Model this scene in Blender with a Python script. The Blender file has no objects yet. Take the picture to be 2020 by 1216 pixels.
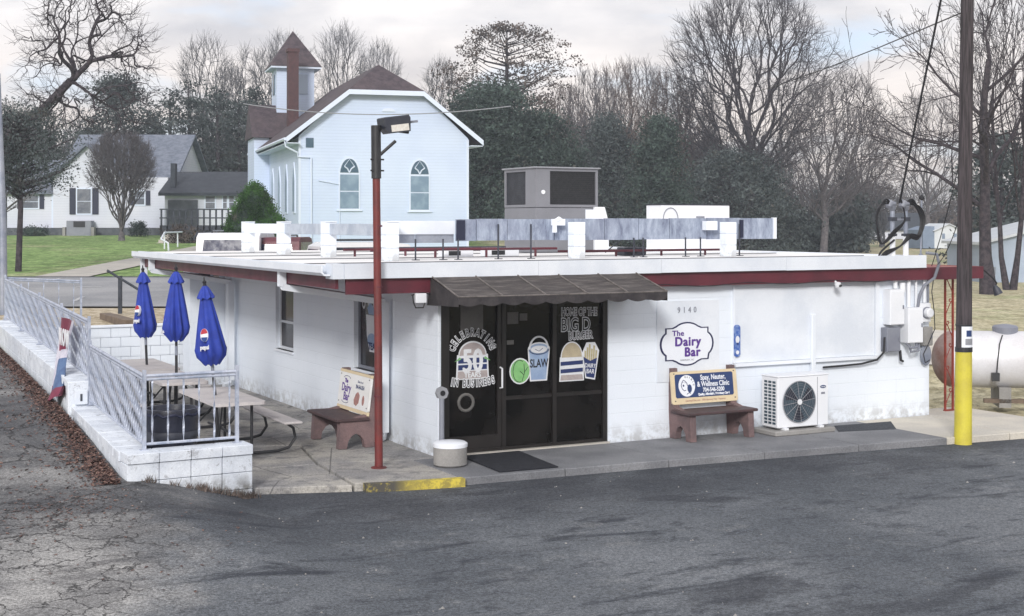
import bpy, math, random
import numpy as np
from mathutils import Vector, Matrix
R = math.radians
scene = bpy.context.scene
COL = scene.collection
rnd = random.Random(7)

# ------------------------------------------------------------------ camera
CAMH = 3.1
cd = bpy.data.cameras.new("camera")
cam = bpy.data.objects.new("camera", cd); COL.objects.link(cam)
cd.sensor_width = 36.0; cd.lens = 2750/2020*36.0
cd.shift_y = -168/2020
cd.clip_start = 0.1; cd.clip_end = 2500
cam.location = (0, 0, CAMH); cam.rotation_euler = (R(90), 0, 0)
scene.camera = cam

# ------------------------------------------------------------------ sky, sun, exposure
SUN_EL, SUN_AZ = 25.0, 190.0      # azimuth clockwise from +Y (the view direction)
world = bpy.data.worlds.new("World"); scene.world = world; world.use_nodes = True
wn, wl = world.node_tree.nodes, world.node_tree.links
wn.clear()
wo = wn.new('ShaderNodeOutputWorld'); bg = wn.new('ShaderNodeBackground')
sky = wn.new('ShaderNodeTexSky'); sky.sky_type = 'NISHITA'; sky.sun_disc = False
sky.sun_elevation = R(SUN_EL); sky.sun_rotation = R(SUN_AZ)
sky.air_density = 1.0; sky.dust_density = 1.5
tc = wn.new('ShaderNodeTexCoord')
sep = wn.new('ShaderNodeSeparateXYZ'); wl.new(tc.outputs['Generated'], sep.inputs[0])
def wmath(op, a, b=None, clamp=False):
    n = wn.new('ShaderNodeMath'); n.operation = op; n.use_clamp = clamp
    for i, s in enumerate((a, b)):
        if s is None: continue
        if isinstance(s, (int, float)): n.inputs[i].default_value = s
        else: wl.new(s, n.inputs[i])
    return n.outputs[0]
zc = wmath('MAXIMUM', sep.outputs['Z'], 0.0)
den = wmath('ADD', zc, 0.22)
cx = wmath('DIVIDE', sep.outputs['X'], den); cy = wmath('DIVIDE', sep.outputs['Y'], den)
cmb = wn.new('ShaderNodeCombineXYZ'); wl.new(cx, cmb.inputs[0]); wl.new(cy, cmb.inputs[1])
n1 = wn.new('ShaderNodeTexNoise'); n1.inputs['Scale'].default_value = 1.35; n1.inputs['Detail'].default_value = 7; n1.inputs['Roughness'].default_value = .52
n1.inputs['Distortion'].default_value = .35
wl.new(cmb.outputs[0], n1.inputs['Vector'])
cover = wn.new('ShaderNodeValToRGB'); cover.color_ramp.elements[0].position = .32; cover.color_ramp.elements[1].position = .46
wl.new(n1.outputs['Fac'], cover.inputs[0])
n2 = wn.new('ShaderNodeTexNoise'); n2.inputs['Scale'].default_value = 2.6; n2.inputs['Detail'].default_value = 6; n2.inputs['Roughness'].default_value = .55
wl.new(cmb.outputs[0], n2.inputs['Vector'])
ccol = wn.new('ShaderNodeValToRGB')
ccol.color_ramp.elements[0].position = .34; ccol.color_ramp.elements[0].color = (.53, .54, .585, 1)
ccol.color_ramp.elements[1].position = .62; ccol.color_ramp.elements[1].color = (.83, .81, .815, 1)
wl.new(n2.outputs['Fac'], ccol.inputs[0])
def wmix(fac, a, b, mode='MIX'):
    n = wn.new('ShaderNodeMix'); n.data_type = 'RGBA'; n.blend_type = mode; n.clamp_factor = True
    if isinstance(fac, (int, float)): n.inputs[0].default_value = fac
    else: wl.new(fac, n.inputs[0])
    for i, s in ((6, a), (7, b)):
        if isinstance(s, tuple): n.inputs[i].default_value = s
        else: wl.new(s, n.inputs[i])
    return n.outputs[2]
# warm pale glow low over the horizon
low = wmath('SUBTRACT', 1.0, wmath('MULTIPLY', zc, 7.0), clamp=True)
cloud = wmix(wmath('MULTIPLY', low, .75), ccol.outputs[0], (1.04, .86, .70, 1))
cl10 = wmix(1.0, cloud, (7.5, 7.4, 7.3, 1), 'MULTIPLY')
blue = wmix(.62, sky.outputs[0], (4.3, 5.2, 6.9, 1))
skyc = wmix(cover.outputs[0], blue, cl10)
wl.new(skyc, bg.inputs['Color']); bg.inputs['Strength'].default_value = 0.10
wl.new(bg.outputs[0], wo.inputs['Surface'])

sl = bpy.data.lights.new("sun", 'SUN'); sl.energy = 1.5; sl.angle = R(12); sl.color = (1.0, .97, .93)
so = bpy.data.objects.new("sun", sl); COL.objects.link(so)
sd = Vector((math.sin(R(SUN_AZ))*math.cos(R(SUN_EL)), math.cos(R(SUN_AZ))*math.cos(R(SUN_EL)), math.sin(R(SUN_EL))))
so.rotation_euler = sd.to_track_quat('Z', 'Y').to_euler()
so.location = sd*60

scene.view_settings.view_transform = 'Standard'; scene.view_settings.look = 'None'
scene.view_settings.gamma = 1.0; scene.view_settings.use_curve_mapping = False
scene.view_settings.exposure = 0.90
scene.cycles.max_bounces = 6; scene.cycles.volume_bounces = 0
scene.cycles.transparent_max_bounces = 8

# ------------------------------------------------------------------ building frame
A = R(28.0)
OX, OY = -0.94, 18.45
def B(u, v, z=0.0):
    return (OX + u*math.cos(A) - v*math.sin(A), OY + u*math.sin(A) + v*math.cos(A), z)
def uvof(x, y):
    dx, dy = x-OX, y-OY
    return dx*math.cos(A)+dy*math.sin(A), -dx*math.sin(A)+dy*math.cos(A)
def at(px, Y):                       # world x of a photo column at distance Y
    return (px-1010)*Y/2750.0
def hz(py, Y):                       # height seen at photo row py at distance Y
    return CAMH - (py-440)*Y/2750.0

# ------------------------------------------------------------------ materials
MATS = {}
class NT:
    def __init__(s, name):
        s.m = bpy.data.materials.new(name); s.m.use_nodes = True
        s.n, s.l = s.m.node_tree.nodes, s.m.node_tree.links
        s.b = s.n['Principled BSDF']
    def put(s, sock, v):
        if v is None: return
        if isinstance(v, (int, float)): sock.default_value = v
        elif isinstance(v, tuple): sock.default_value = v if len(v) != 3 or sock.type == 'VECTOR' else (*v, 1)
        else: s.l.new(v, sock)
    def tc(s, kind='Object'):
        if kind == 'World':
            g = s.n.new('ShaderNodeNewGeometry'); return g.outputs['Position']
        return s.n.new('ShaderNodeTexCoord').outputs[kind]
    def mapping(s, v, scale=(1, 1, 1), rot=(0, 0, 0), loc=(0, 0, 0)):
        m = s.n.new('ShaderNodeMapping'); s.l.new(v, m.inputs[0])
        m.inputs['Scale'].default_value = scale; m.inputs['Rotation'].default_value = rot; m.inputs['Location'].default_value = loc
        return m.outputs[0]
    def noise(s, v, scale, detail=4, rough=.55, dist=0, col=False):
        n = s.n.new('ShaderNodeTexNoise'); s.l.new(v, n.inputs['Vector'])
        n.inputs['Scale'].default_value = scale; n.inputs['Detail'].default_value = detail
        n.inputs['Roughness'].default_value = rough; n.inputs['Distortion'].default_value = dist
        return n.outputs['Color' if col else 'Fac']
    def vor(s, v, scale, feature='DISTANCE_TO_EDGE', rand=1.0):
        n = s.n.new('ShaderNodeTexVoronoi'); n.feature = feature; s.l.new(v, n.inputs['Vector'])
        n.inputs['Scale'].default_value = scale; n.inputs['Randomness'].default_value = rand
        return n.outputs['Distance']
    def ramp(s, f, *stops):
        r = s.n.new('ShaderNodeValToRGB'); s.l.new(f, r.inputs[0]); e = r.color_ramp.elements
        while len(e) < len(stops): e.new(.5)
        for el, (p, c) in zip(e, stops):
            el.position = p; el.color = (*c, 1) if isinstance(c, tuple) else (c, c, c, 1)
        return r.outputs[0]
    def mr(s, f, a, b, c=0., d=1., smooth=True):
        n = s.n.new('ShaderNodeMapRange'); s.l.new(f, n.inputs[0])
        if smooth: n.interpolation_type = 'SMOOTHSTEP'
        for i, x in zip((1, 2, 3, 4), (a, b, c, d)): n.inputs[i].default_value = x
        return n.outputs[0]
    def mix(s, f, a, b, mode='MIX'):
        n = s.n.new('ShaderNodeMix'); n.data_type = 'RGBA'; n.blend_type = mode
        s.put(n.inputs[0], f)
        for i, x in ((6, a), (7, b)): s.put(n.inputs[i], x)
        return n.outputs[2]
    def math(s, op, a, b=0.0, clamp=False):
        n = s.n.new('ShaderNodeMath'); n.operation = op; n.use_clamp = clamp
        s.put(n.inputs[0], a); s.put(n.inputs[1], b); return n.outputs[0]
    def bump(s, h, strength=.3, dist=.01):
        n = s.n.new('ShaderNodeBump'); s.l.new(h, n.inputs['Height'])
        n.inputs['Strength'].default_value = strength; n.inputs['Distance'].default_value = dist
        s.l.new(n.outputs[0], s.b.inputs['Normal'])
    def out(s, col=None, rough=.6, metal=0., spec=None):
        s.put(s.b.inputs['Base Color'], col); s.put(s.b.inputs['Roughness'], rough); s.put(s.b.inputs['Metallic'], metal)
        if spec is not None: s.b.inputs['Specular IOR Level'].default_value = spec
        MATS[s.m.name] = s.m
        return s.m
    def sep(s, v):
        n = s.n.new('ShaderNodeSeparateXYZ'); s.l.new(v, n.inputs[0]); return n.outputs

def pm(name, col, col2=None, rough=.6, scale=3., amount=.5, grain=.12, gscale=60., bump=.15, bdist=.004, metal=0., kind='Object', spec=None):
    """a painted or plain surface: two tones blended by soft noise, fine grain, fine relief"""
    t = NT(name); v = t.tc(kind)
    col2 = col2 or tuple(c*.82 for c in col)
    f = t.mr(t.noise(v, scale, 5, .6), .38, .66, 0, amount)
    c = t.mix(f, col, col2)
    g = t.noise(v, gscale, 3, .7)
    c = t.mix(1.0, c, t.ramp(g, (.3, 1-grain), (.7, 1+0*grain)), 'MULTIPLY')
    r = t.math('ADD', t.math('MULTIPLY', t.noise(v, scale*2.3, 3), .2), rough-.1)
    if bump: t.bump(g, bump, bdist)
    return t.out(c, r, metal, spec)

def M(n): return MATS[n]

# painted masonry
t = NT('white_block_paint'); v = t.tc('Object')
big = t.noise(v, .7, 5, .6); fine = t.noise(v, 55, 4, .75); spk = t.noise(v, 140, 2, .6)
c = t.mix(t.mr(big, .35, .7, 0, .55), (.80, .855, .93), (.74, .80, .89))
sp = t.sep(v)
# dirt splashed up at the foot of the wall, streaks
foot = t.math('MULTIPLY', t.mr(sp[2], .34, .0, 0, 1), t.mr(t.noise(v, 6, 5, .7), .38, .62, 0, 1))
c = t.mix(t.math('MULTIPLY', foot, .7), c, (.36, .36, .36))
st = t.noise(t.mapping(v, (9, 9, .6)), 1.4, 4, .6)
c = t.mix(t.mr(st, .58, .8, 0, .22), c, (.56, .60, .68))
# faint joints of the painted blocks
def saw(val, per, w):
    a = t.math('MODULO', t.math('ADD', val, 40.0), per)
    d = t.math('MINIMUM', a, t.math('SUBTRACT', per, a))
    return t.mr(d, 0, w, 1, 0, False)
jz = saw(sp[2], .2, .007)
hgt = t.math('SUBTRACT', t.math('ADD', t.math('MULTIPLY', fine, .8), t.math('MULTIPLY', spk, .3)), t.math('MULTIPLY', jz, .8))
off = t.math('MULTIPLY', t.math('FLOOR', t.math('DIVIDE', t.math('ADD', sp[2], 40.0), .2)), .2)
jx = saw(t.math('ADD', t.math('ADD', sp[0], sp[1]), off), .4, .006)
jn = t.math('MULTIPLY', t.math('MAXIMUM', jz, jx), t.mr(t.noise(v, 2.0, 3), .35, .6, .25, 1))
c = t.mix(t.math('MULTIPLY', jn, .20), c, (.38, .42, .50))
chip = t.mr(t.noise(v, 22, 4, .7), .66, .70, 0, .35)
c = t.mix(chip, c, (.42, .44, .48))
c = t.mix(1.0, c, t.ramp(spk, (.3, .86), (.6, 1.0)), 'MULTIPLY')
t.bump(hgt, .45, .006)
t.out(c, .65)

t = NT('old_block_paint'); v = t.tc('Object')
c = t.mix(t.mr(t.noise(v, 1.6, 6, .65), .36, .66), (.78, .825, .89), (.60, .645, .72))
c = t.mix(t.mr(t.noise(v, 5.5, 6, .75), .56, .66, 0, .65), c, (.30, .31, .34))
c = t.mix(t.mr(t.noise(v, 17, 5, .75), .62, .67, 0, .7), c, (.20, .20, .21))
c = t.mix(t.math('MULTIPLY', t.mr(t.sep(v)[2], .24, -.02, 0, 1), t.mr(t.noise(v, 7, 5, .7), .35, .6, .2, 1)), c, (.17, .17, .165))
c = t.mix(1., c, t.ramp(t.noise(v, 60, 3, .7), (.3, .84), (.6, 1.)), 'MULTIPLY')
t.bump(t.noise(v, 40, 4, .75), .6, .008); t.out(c, .75)
pm('white_paint', (.80, .84, .90), (.70, .75, .82), .5, 2.0, .6, .08, 80)
pm('church_white', (.66, .73, .86), (.60, .68, .82), .6, .5, .6, .04, 30, 0)
t = NT('church_siding'); v = t.tc('Object'); sp = t.sep(v)
c = t.mix(t.mr(t.noise(v, .35, 5), .35, .65, 0, .8), (.60, .69, .86), (.54, .63, .82))
a = t.math('FRACT', t.math('MULTIPLY', t.math('ADD', sp[2], 20.), 6.2))
c = t.mix(t.mr(a, .0, .2, .32, 0, False), c, (.32, .39, .49))
t.bump(a, .5, .02); t.out(c, .6)
pm('pale_metal', (.50, .55, .63), (.36, .41, .50), .6, 3.5, .9, .15, 40, .1, .003, .1)
pm('roof_membrane', (.90, .89, .88), (.78, .76, .75), .55, .8, .8, .06, 40)
pm('trim_white', (.76, .80, .86), (.62, .67, .75), .5, 1.2, .7, .08, 60)
pm('maroon_paint', (.125, .020, .034), (.080, .016, .027), .5, 3, .8, .15, 60)
pm('red_steel', (.185, .03, .028), (.11, .028, .028), .5, 4, .9, .25, 70)
pm('red_iron', (.34, .05, .03), (.2, .035, .025), .5, 8, .8, .2, 80)
pm('yellow_paint', (.66, .58, .06), (.52, .44, .06), .55, 3, .7, .12, 60)
t = NT('yellow_kerb_paint'); v = t.tc('Object'); sp = t.sep(v)
w = t.mr(t.noise(v, 9, 6, .75), .42, .56, 0, 1)
lft = t.math('MULTIPLY', t.mr(sp[0], -1.5, -.72, 1, 0), 1.25, True)
w = t.math('MAXIMUM', t.math('MULTIPLY', w, .55), t.math('MULTIPLY', lft, t.mr(t.noise(v, 11, 5, .7), .36, .50, .55, 1)))
c = t.mix(w, (.62, .50, .07), (.075, .07, .06)); t.bump(t.noise(v, 30, 4), .4, .01); t.out(c, .75)
pm('dark_wood_pole', (.045, .038, .036), (.09, .075, .068), .85, 3, .8, .5, 40, .6, .01)
t = NT('weathered_pole'); v = t.tc('Object')
s1 = t.noise(t.mapping(v, (22, 22, 1.1)), 1.6, 5, .7)
c = t.mix(t.mr(s1, .35, .65), (.022, .018, .02), (.075, .062, .068)); t.bump(s1, .6, .01); t.out(c, .85)
pm('concrete', (.34, .33, .32), (.25, .245, .24), .85, 1.6, .8, .2, 45, .35, .006)
pm('pale_concrete', (.52, .49, .44), (.42, .40, .37), .85, 1.6, .8, .18, 45, .3, .006)
pm('bench_concrete', (.22, .145, .145), (.125, .09, .095), .85, 5, .8, .3, 60, .5, .006)
pm('bench_seat', (.085, .048, .050), (.05, .036, .04), .6, 6, .7, .3, 60)
pm('black_steel', (.018, .019, .023), (.04, .04, .045), .45, 6, .6, .2, 60)
pm('black_plastic', (.012, .014, .028), (.03, .034, .055), .35, 5, .7, .2, 30, .3, .01)
pm('galvanized', (.36, .39, .46), (.22, .25, .33), .45, 1.7, 1.0, .15, 30, .1, .004, .35)
t = NT('old_sheet_metal'); v = t.tc('Object')
a = t.noise(t.mapping(v, (3.2, 1, 1.1)), 2.4, 8, .74, .3); b2 = t.noise(v, .9, 3)
c = t.ramp(a, (.32, (.11, .13, .20)), (.47, (.25, .29, .38)), (.58, (.34, .39, .49)), (.72, (.50, .55, .64)))
c = t.mix(t.mr(b2, .45, .65, 0, .4), c, (.20, .22, .30)); t.out(c, .55, .15)
pm('grey_metal', (.24, .255, .30), (.18, .19, .24), .5, 2, .7, .12, 60, .1, .003)
pm('hvac_grey', (.205, .21, .235), (.165, .17, .19), .6, 1.5, .6, .12, 60, .1, .003)
pm('louvre_dark', (.018, .02, .024), (.035, .037, .042), .6, 20, .7, .3, 90)
pm('dark_metal', (.03, .034, .05), (.06, .065, .085), .5, 5, .7, .2, 60)
pm('table_top', (.62, .585, .58), (.46, .44, .45), .6, 2.2, .8, .14, 50)
pm('umbrella_fabric', (.022, .055, .40), (.014, .035, .28), .75, 4, .8, .18, 120, .3, .003)
pm('logo_white', (.78, .80, .84), None, .7, 10, .3)
pm('logo_red', (.45, .03, .05), None, .7, 10, .3)
pm('logo_blue', (.015, .05, .22), None, .7, 10, .3)
t = NT('awning_fabric'); v = t.tc('Object')
a = t.noise(t.mapping(v, (1.2, 6, 6)), 2.0, 6, .7); b2 = t.noise(v, 35, 3, .7)
c = t.ramp(a, (.3, (.026, .021, .022)), (.5, (.062, .052, .050)), (.70, (.17, .15, .14)))
c = t.mix(1., c, t.ramp(b2, (.3, .75), (.7, 1.)), 'MULTIPLY'); t.bump(b2, .4, .006); t.out(c, .8)
pm('awning_edge', (.032, .028, .032), (.065, .058, .06), .8, 6, .8, .3, 60)
pm('awning_seam', (.20, .18, .17), (.09, .08, .075), .8, 9, .8, .3, 60)
pm('bronze_frame', (.011, .009, .0085), (.022, .018, .017), .4, 4, .6, .2, 60)
t = NT('dark_glass'); t.b.inputs['Coat Weight'].default_value = 0
v = t.tc('Object'); c = t.mix(t.mr(t.noise(v, 1.2, 4), .4, .65), (.004, .0035, .003), (.014, .012, .011)); t.out(c, .12, 0, .22)
t = NT('window_glass'); v = t.tc('Object'); c = t.mix(t.mr(t.noise(v, 2.2, 4), .4, .65), (.010, .010, .018), (.05, .038, .042)); t.out(c, .12, 0, .25)
t = NT('church_glass'); v = t.tc('Object'); c = t.mix(t.mr(t.noise(v, 2, 4), .4, .65), (.17, .25, .34), (.24, .33, .42)); t.out(c, .3, 0, .5)
pm('house_glass', (.10, .115, .15), (.22, .23, .26), .25, 1.5, .8, .1, 9, 0)
pm('gothic_glass', (.05, .10, .15), (.09, .15, .2), .3, 3, .6, .1, 9, 0)
pm('marker_white', (.72, .74, .78), None, .8, 8, .4, .1)
pm('marker_black', (.012, .012, .018), None, .8, 8, .4, .1)
pm('marker_bun', (.42, .37, .36), (.33, .29, .30), .8, 12, .7, .15)
pm('marker_bun_gold', (.50, .43, .30), (.4, .34, .25), .8, 12, .7, .15)
pm('marker_navy', (.02, .035, .13), None, .8, 8, .4, .1)
pm('marker_green', (.24, .52, .20), (.16, .42, .15), .8, 9, .8, .15)
pm('marker_pail', (.26, .36, .55), (.36, .46, .62), .8, 7, .8, .15)
pm('marker_yellow', (.50, .44, .27), (.38, .33, .2), .8, 14, .8, .15)
pm('paper_note', (.15, .145, .14), (.10, .098, .095), .8, 4, .7, .15)
pm('sign_white', (.80, .83, .89), (.74, .78, .85), .45, 1.5, .5, .04)
pm('sign_purple', (.10, .035, .26), None, .5, 8, .3, .05)
pm('sign_navy', (.012, .014, .07), None, .5, 8, .3, .05)
pm('ad_blue', (.022, .05, .16), (.016, .036, .11), .4, 5, .5, .1)
pm('ad_cream', (.72, .60, .40), (.62, .51, .35), .55, 5, .6, .1)
pm('ad_paper', (.80, .80, .80), (.72, .71, .68), .6, 5, .6, .1)
pm('ad_pink', (.45, .23, .2), (.3, .16, .15), .6, 30, .9, .2)
pm('rubber_mat', (.010, .012, .020), (.02, .022, .032), .9, 12, .7, .3, 90, .5, .006)
pm('ac_white', (.80, .82, .86), (.72, .75, .8), .4, 2, .5, .05)
pm('ac_dark', (.055, .09, .12), (.035, .055, .08), .5, 7, .7, .2)
pm('cable_black', (.012, .012, .016), None, .6, 8, .5, .2)
pm('wire_grey', (.30, .31, .34), None, .6, 8, .5, .2)
pm('tank_white', (.74, .75, .79), (.62, .61, .63), .4, .9, .8, .1, 30)
pm('tank_rust', (.30, .16, .13), (.45, .36, .34), .6, 2, .8, .2, 30)
pm('brick_red', (.105, .052, .055), (.07, .038, .042), .85, 6, .8, .3, 30, .4, .02)
t = NT('brown_shingle'); v = t.tc('Object'); a = t.noise(v, 3.0, 6, .75); b2 = t.noise(v, .4, 3)
c = t.mix(t.mr(a, .35, .65), (.036, .027, .036), (.085, .064, .074)); c = t.mix(t.mr(b2, .4, .6, 0, .3), c, (.11, .082, .085)); t.bump(a, .5, .03); t.out(c, .9)
t = NT('grey_shingle'); v = t.tc('Object'); a = t.noise(v, 2.5, 6, .75)
c = t.mix(t.mr(a, .35, .65), (.10, .12, .16), (.19, .21, .26)); t.bump(a, .5, .03); t.out(c, .9)
pm('dark_shingle', (.035, .042, .056), (.06, .068, .085), .9, 2, .8, .3, 20)
t = NT('house_siding'); v = t.tc('Object'); sp = t.sep(v)
c = t.mix(t.mr(t.noise(v, .4, 5), .35, .65, 0, .8), (.64, .66, .74), (.55, .58, .68))
a = t.math('FRACT', t.math('MULTIPLY', t.math('ADD', sp[2], 20.), 5.5))
c = t.mix(t.mr(a, .0, .2, .35, 0, False), c, (.35, .37, .44)); t.bump(a, .4, .02); t.out(c, .6)
pm('shutter_navy', (.012, .016, .045), None, .6, 5, .4, .2)
pm('foundation_block', (.09, .10, .12), (.15, .16, .18), .9, 2, .8, .3, 20)
pm('barn_metal', (.40, .47, .58), (.34, .41, .52), .5, 1, .7, .1, 20, 0)
pm('barn_roof', (.68, .72, .76), (.58, .62, .68), .45, 1, .7, .1, 20, 0)
pm('shed_blue', (.22, .28, .38), (.17, .22, .31), .6, 1, .7, .1, 20, 0)
pm('car_white', (.72, .73, .76), None, .25, 3, .3, .03, 60, 0)
pm('car_dark', (.02, .022, .03), None, .2, 3, .3, .03, 60, 0)
pm('car_glass', (.012, .016, .05), (.03, .04, .09), .1, 3, .5, .03, 60, 0)
pm('tyre', (.02, .02, .02), None, .8, 8)
pm('timber', (.20, .15, .11), (.12, .09, .07), .85, 5, .8, .3, 40, .5)
pm('deck_dark', (.03, .036, .05), (.06, .07, .09), .8, 4, .8, .3, 30)
pm('road_line', (.62, .62, .63), (.40, .41, .43), .8, 5, .8, .3, 60, .1)
pm('banner_white', (.62, .60, .68), (.48, .47, .58), .6, 8, .8, .15)
pm('banner_red', (.22, .03, .07), (.16, .03, .06), .6, 8, .8, .15)
pm('banner_blue', (.10, .17, .32), (.06, .10, .22), .6, 8, .8, .15)
pm('lamp_glass', (.72, .70, .66), (.6, .56, .5), .3, 20, .6, .1)
pm('thermo_blue', (.03, .10, .40), (.25, .35, .6), .4, 22, .9, .1)

# vegetation
def leafmat(name, a, b, c2):
    t = NT(name); v = t.tc('Object')
    c = t.mix(t.mr(t.noise(v, .55, 5, .7), .40, .60), tuple(q*.6 for q in a), tuple(q*1.25 for q in b))
    c = t.mix(t.mr(t.noise(v, .9, 4, .6), .56, .68, 0, .6), c, (.10, .085, .07))
    c = t.mix(t.mr(t.noise(v, 9, 2), .5, .75, 0, .6), c, c2)
    return t.out(c, .85, 0, .2)
leafmat('evergreen_leaf', (.030, .048, .042), (.055, .080, .068), (.085, .105, .095))
leafmat('pine_leaf', (.045, .060, .060), (.075, .092, .092), (.10, .115, .11))
leafmat('brown_leaf', (.075, .060, .055), (.12, .095, .085), (.05, .055, .045))
leafmat('bush_leaf', (.022, .065, .016), (.050, .125, .028), (.085, .165, .04))
def barkmat(name, a, b):
    t = NT(name); v = t.tc('Object'); n = t.noise(v, 6, 4, .7)
    c = t.mix(t.mr(n, .38, .62), a, b); t.bump(n, .5, .03); return t.out(c, .9, 0, .2)
barkmat('bark_dark', (.030, .026, .032), (.075, .062, .07))
barkmat('bark_grey', (.085, .08, .09), (.16, .145, .15))
barkmat('bark_brown', (.10, .072, .062), (.17, .13, .115))
barkmat('bark_wood', (.075, .078, .09), (.14, .135, .145))

# ------------------------------------------------------------------ ground materials (world coordinates)
t = NT('asphalt'); v = t.tc('World'); sp = t.sep(v)
rot = t.mapping(v, (1, 1, 1), (0, 0, -A))
n_big = t.noise(v, .22, 5, .6); n_mid = t.noise(rot, 1.1, 6, .62)
streak = t.noise(t.mapping(rot, (.45, 1.7, 1)), 1.3, 6, .66, .4)
grain = t.noise(v, 34, 4, .8); grain2 = t.noise(v, 90, 2, .7)
new = t.mix(t.mr(n_big, .38, .62), (.080, .089, .102), (.142, .152, .166))
new = t.mix(t.mr(streak, .53, .68, 0, .85), new, (.024, .028, .038))
blot = t.noise(t.mapping(rot, (.9, 1.5, 1)), 3.2, 5, .7)
new = t.mix(t.mr(blot, .56, .66, 0, .6), new, (.035, .039, .05))
new = t.mix(t.mr(t.noise(v, 1.9, 5, .7), .56, .68, 0, .35), new, (.21, .215, .22))
oil = t.noise(t.mapping(rot, (.55, 1.1, 1)), .75, 4, .5, .8)
new = t.mix(t.mr(oil, .57, .68, 0, .7), new, (.034, .037, .046))
new = t.mix(t.mr(n_mid, .56, .75, 0, .35), new, (.20, .205, .21))
old = t.mix(t.mr(n_mid, .38, .62), (.19, .188, .188), (.31, .305, .298))
old = t.mix(t.mr(streak, .5, .68, 0, .75), old, (.085, .083, .088))
# left part is the old cracked surface
edge = t.math('ADD', t.math('ADD', sp[0], t.math('MULTIPLY', sp[1], .19)), t.math('MULTIPLY', t.math('SUBTRACT', t.noise(v, .8, 4, .6), .5), 2.6))
oldm = t.mr(edge, -.2, -1.2, 0, 1)
col = t.mix(oldm, new, old)
# building's shade painted as a broken dark band along the kerb
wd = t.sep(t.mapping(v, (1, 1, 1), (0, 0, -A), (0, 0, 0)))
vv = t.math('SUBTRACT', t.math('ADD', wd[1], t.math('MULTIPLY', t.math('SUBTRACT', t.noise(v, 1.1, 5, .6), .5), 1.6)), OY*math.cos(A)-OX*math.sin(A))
kerb_shade = t.math('MULTIPLY', t.mr(vv, -4.2, -2.3, 0, 1), t.mr(t.noise(v, .6, 4, .6), .34, .56, .35, 1))
col = t.mix(t.math('MULTIPLY', kerb_shade, .72), col, (.034, .037, .046))
# cracks
wob = t.mix(.16, v, t.noise(v, 1.6, 4, .6, 0, True))
vadd = t.n.new('ShaderNodeVectorMath'); vadd.operation = 'ADD'; t.l.new(v, vadd.inputs[0])
sc = t.n.new('ShaderNodeVectorMath'); sc.operation = 'SCALE'; t.l.new(t.noise(v, 1.3, 5, .65, 0, True), sc.inputs[0]); sc.inputs['Scale'].default_value = .9
t.l.new(sc.outputs[0], vadd.inputs[1]); wv = vadd.outputs[0]
c1 = t.mr(t.vor(wv, .42), .002, .013, 1, 0); c2_ = t.mr(t.vor(wv, 2.9), .006, .038, 1, 0)
alli = t.math('MULTIPLY', t.math('MAXIMUM', t.mr(t.noise(v, .45, 3), .50, .58, 0, 1), t.math('MULTIPLY', t.mr(sp[1], 15.3, 14.6, 0, 1), t.mr(t.noise(v, .8, 3), .36, .46, 0, 1))), oldm)
cr = t.math('MAXIMUM', t.math('MULTIPLY', c1, oldm), t.math('MULTIPLY', c2_, alli))
c3 = t.math('MULTIPLY', t.mr(t.vor(wv, .2), 0, .004, 1, 0), .25)
cr = t.math('MAXIMUM', cr, c3)
col = t.mix(t.math('MULTIPLY', cr, .85), col, (.022, .021, .022))
gr = t.ramp(t.math('ADD', t.math('MULTIPLY', grain, .6), t.math('MULTIPLY', grain2, .4)), (.37, .35), (.49, .92), (.60, 1.75))
col = t.mix(1.0, col, gr, 'MULTIPLY')
t.bump(t.math('SUBTRACT', grain, cr), .6, .008)
t.out(col, .88, 0, .25)

t = NT('road_asphalt'); v = t.tc('World')
c = t.mix(t.mr(t.noise(v, .35, 5), .35, .65), (.25, .255, .27), (.33, .33, .34)); c = t.mix(1., c, t.ramp(t.noise(v, 12, 4, .7), (.35, .8), (.65, 1.1)), 'MULTIPLY')
t.out(c, .9)

t = NT('patio_concrete'); v = t.tc('World'); sp = t.sep(v)
a = t.noise(v, 1.0, 6, .65); g = t.noise(v, 40, 4, .75)
c = t.mix(t.mr(a, .35, .62), (.42, .40, .365), (.26, .255, .255))
c = t.mix(t.mr(t.noise(v, 3.1, 5, .7), .50, .66, 0, .7), c, (.13, .13, .14))
c1 = t.mr(t.vor(t.mapping(v, (1, 1, 1), (0, 0, .4)), .55), 0, .008, 1, 0)
c = t.mix(t.math('MULTIPLY', c1, .75), c, (.05, .05, .055))
c = t.mix(1., c, t.ramp(g, (.34, .6), (.52, 1.), (.7, 1.2)), 'MULTIPLY'); t.bump(g, .4, .006); t.out(c, .88)
t = NT('walk_concrete'); v = t.tc('World')
a = t.noise(v, .9, 6, .6); g = t.noise(v, 45, 4, .75)
c = t.mix(t.mr(a, .35, .65), (.235, .24, .255), (.155, .16, .175)); c = t.mix(1., c, t.ramp(g, (.34, .72), (.6, 1.1)), 'MULTIPLY'); t.bump(g, .3, .006); t.out(c, .88)
t = NT('sunlit_cream_concrete'); v = t.tc('World')  # sunlight painted into the walk's right slabs; plain cream on the gravel drive
a = t.noise(v, .9, 6, .6); g = t.noise(v, 45, 4, .75)
c = t.mix(t.mr(a, .35, .65), (.62, .58, .50), (.50, .475, .43)); c = t.mix(1., c, t.ramp(g, (.34, .8), (.6, 1.05)), 'MULTIPLY'); t.bump(g, .3, .006); t.out(c, .88)

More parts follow.
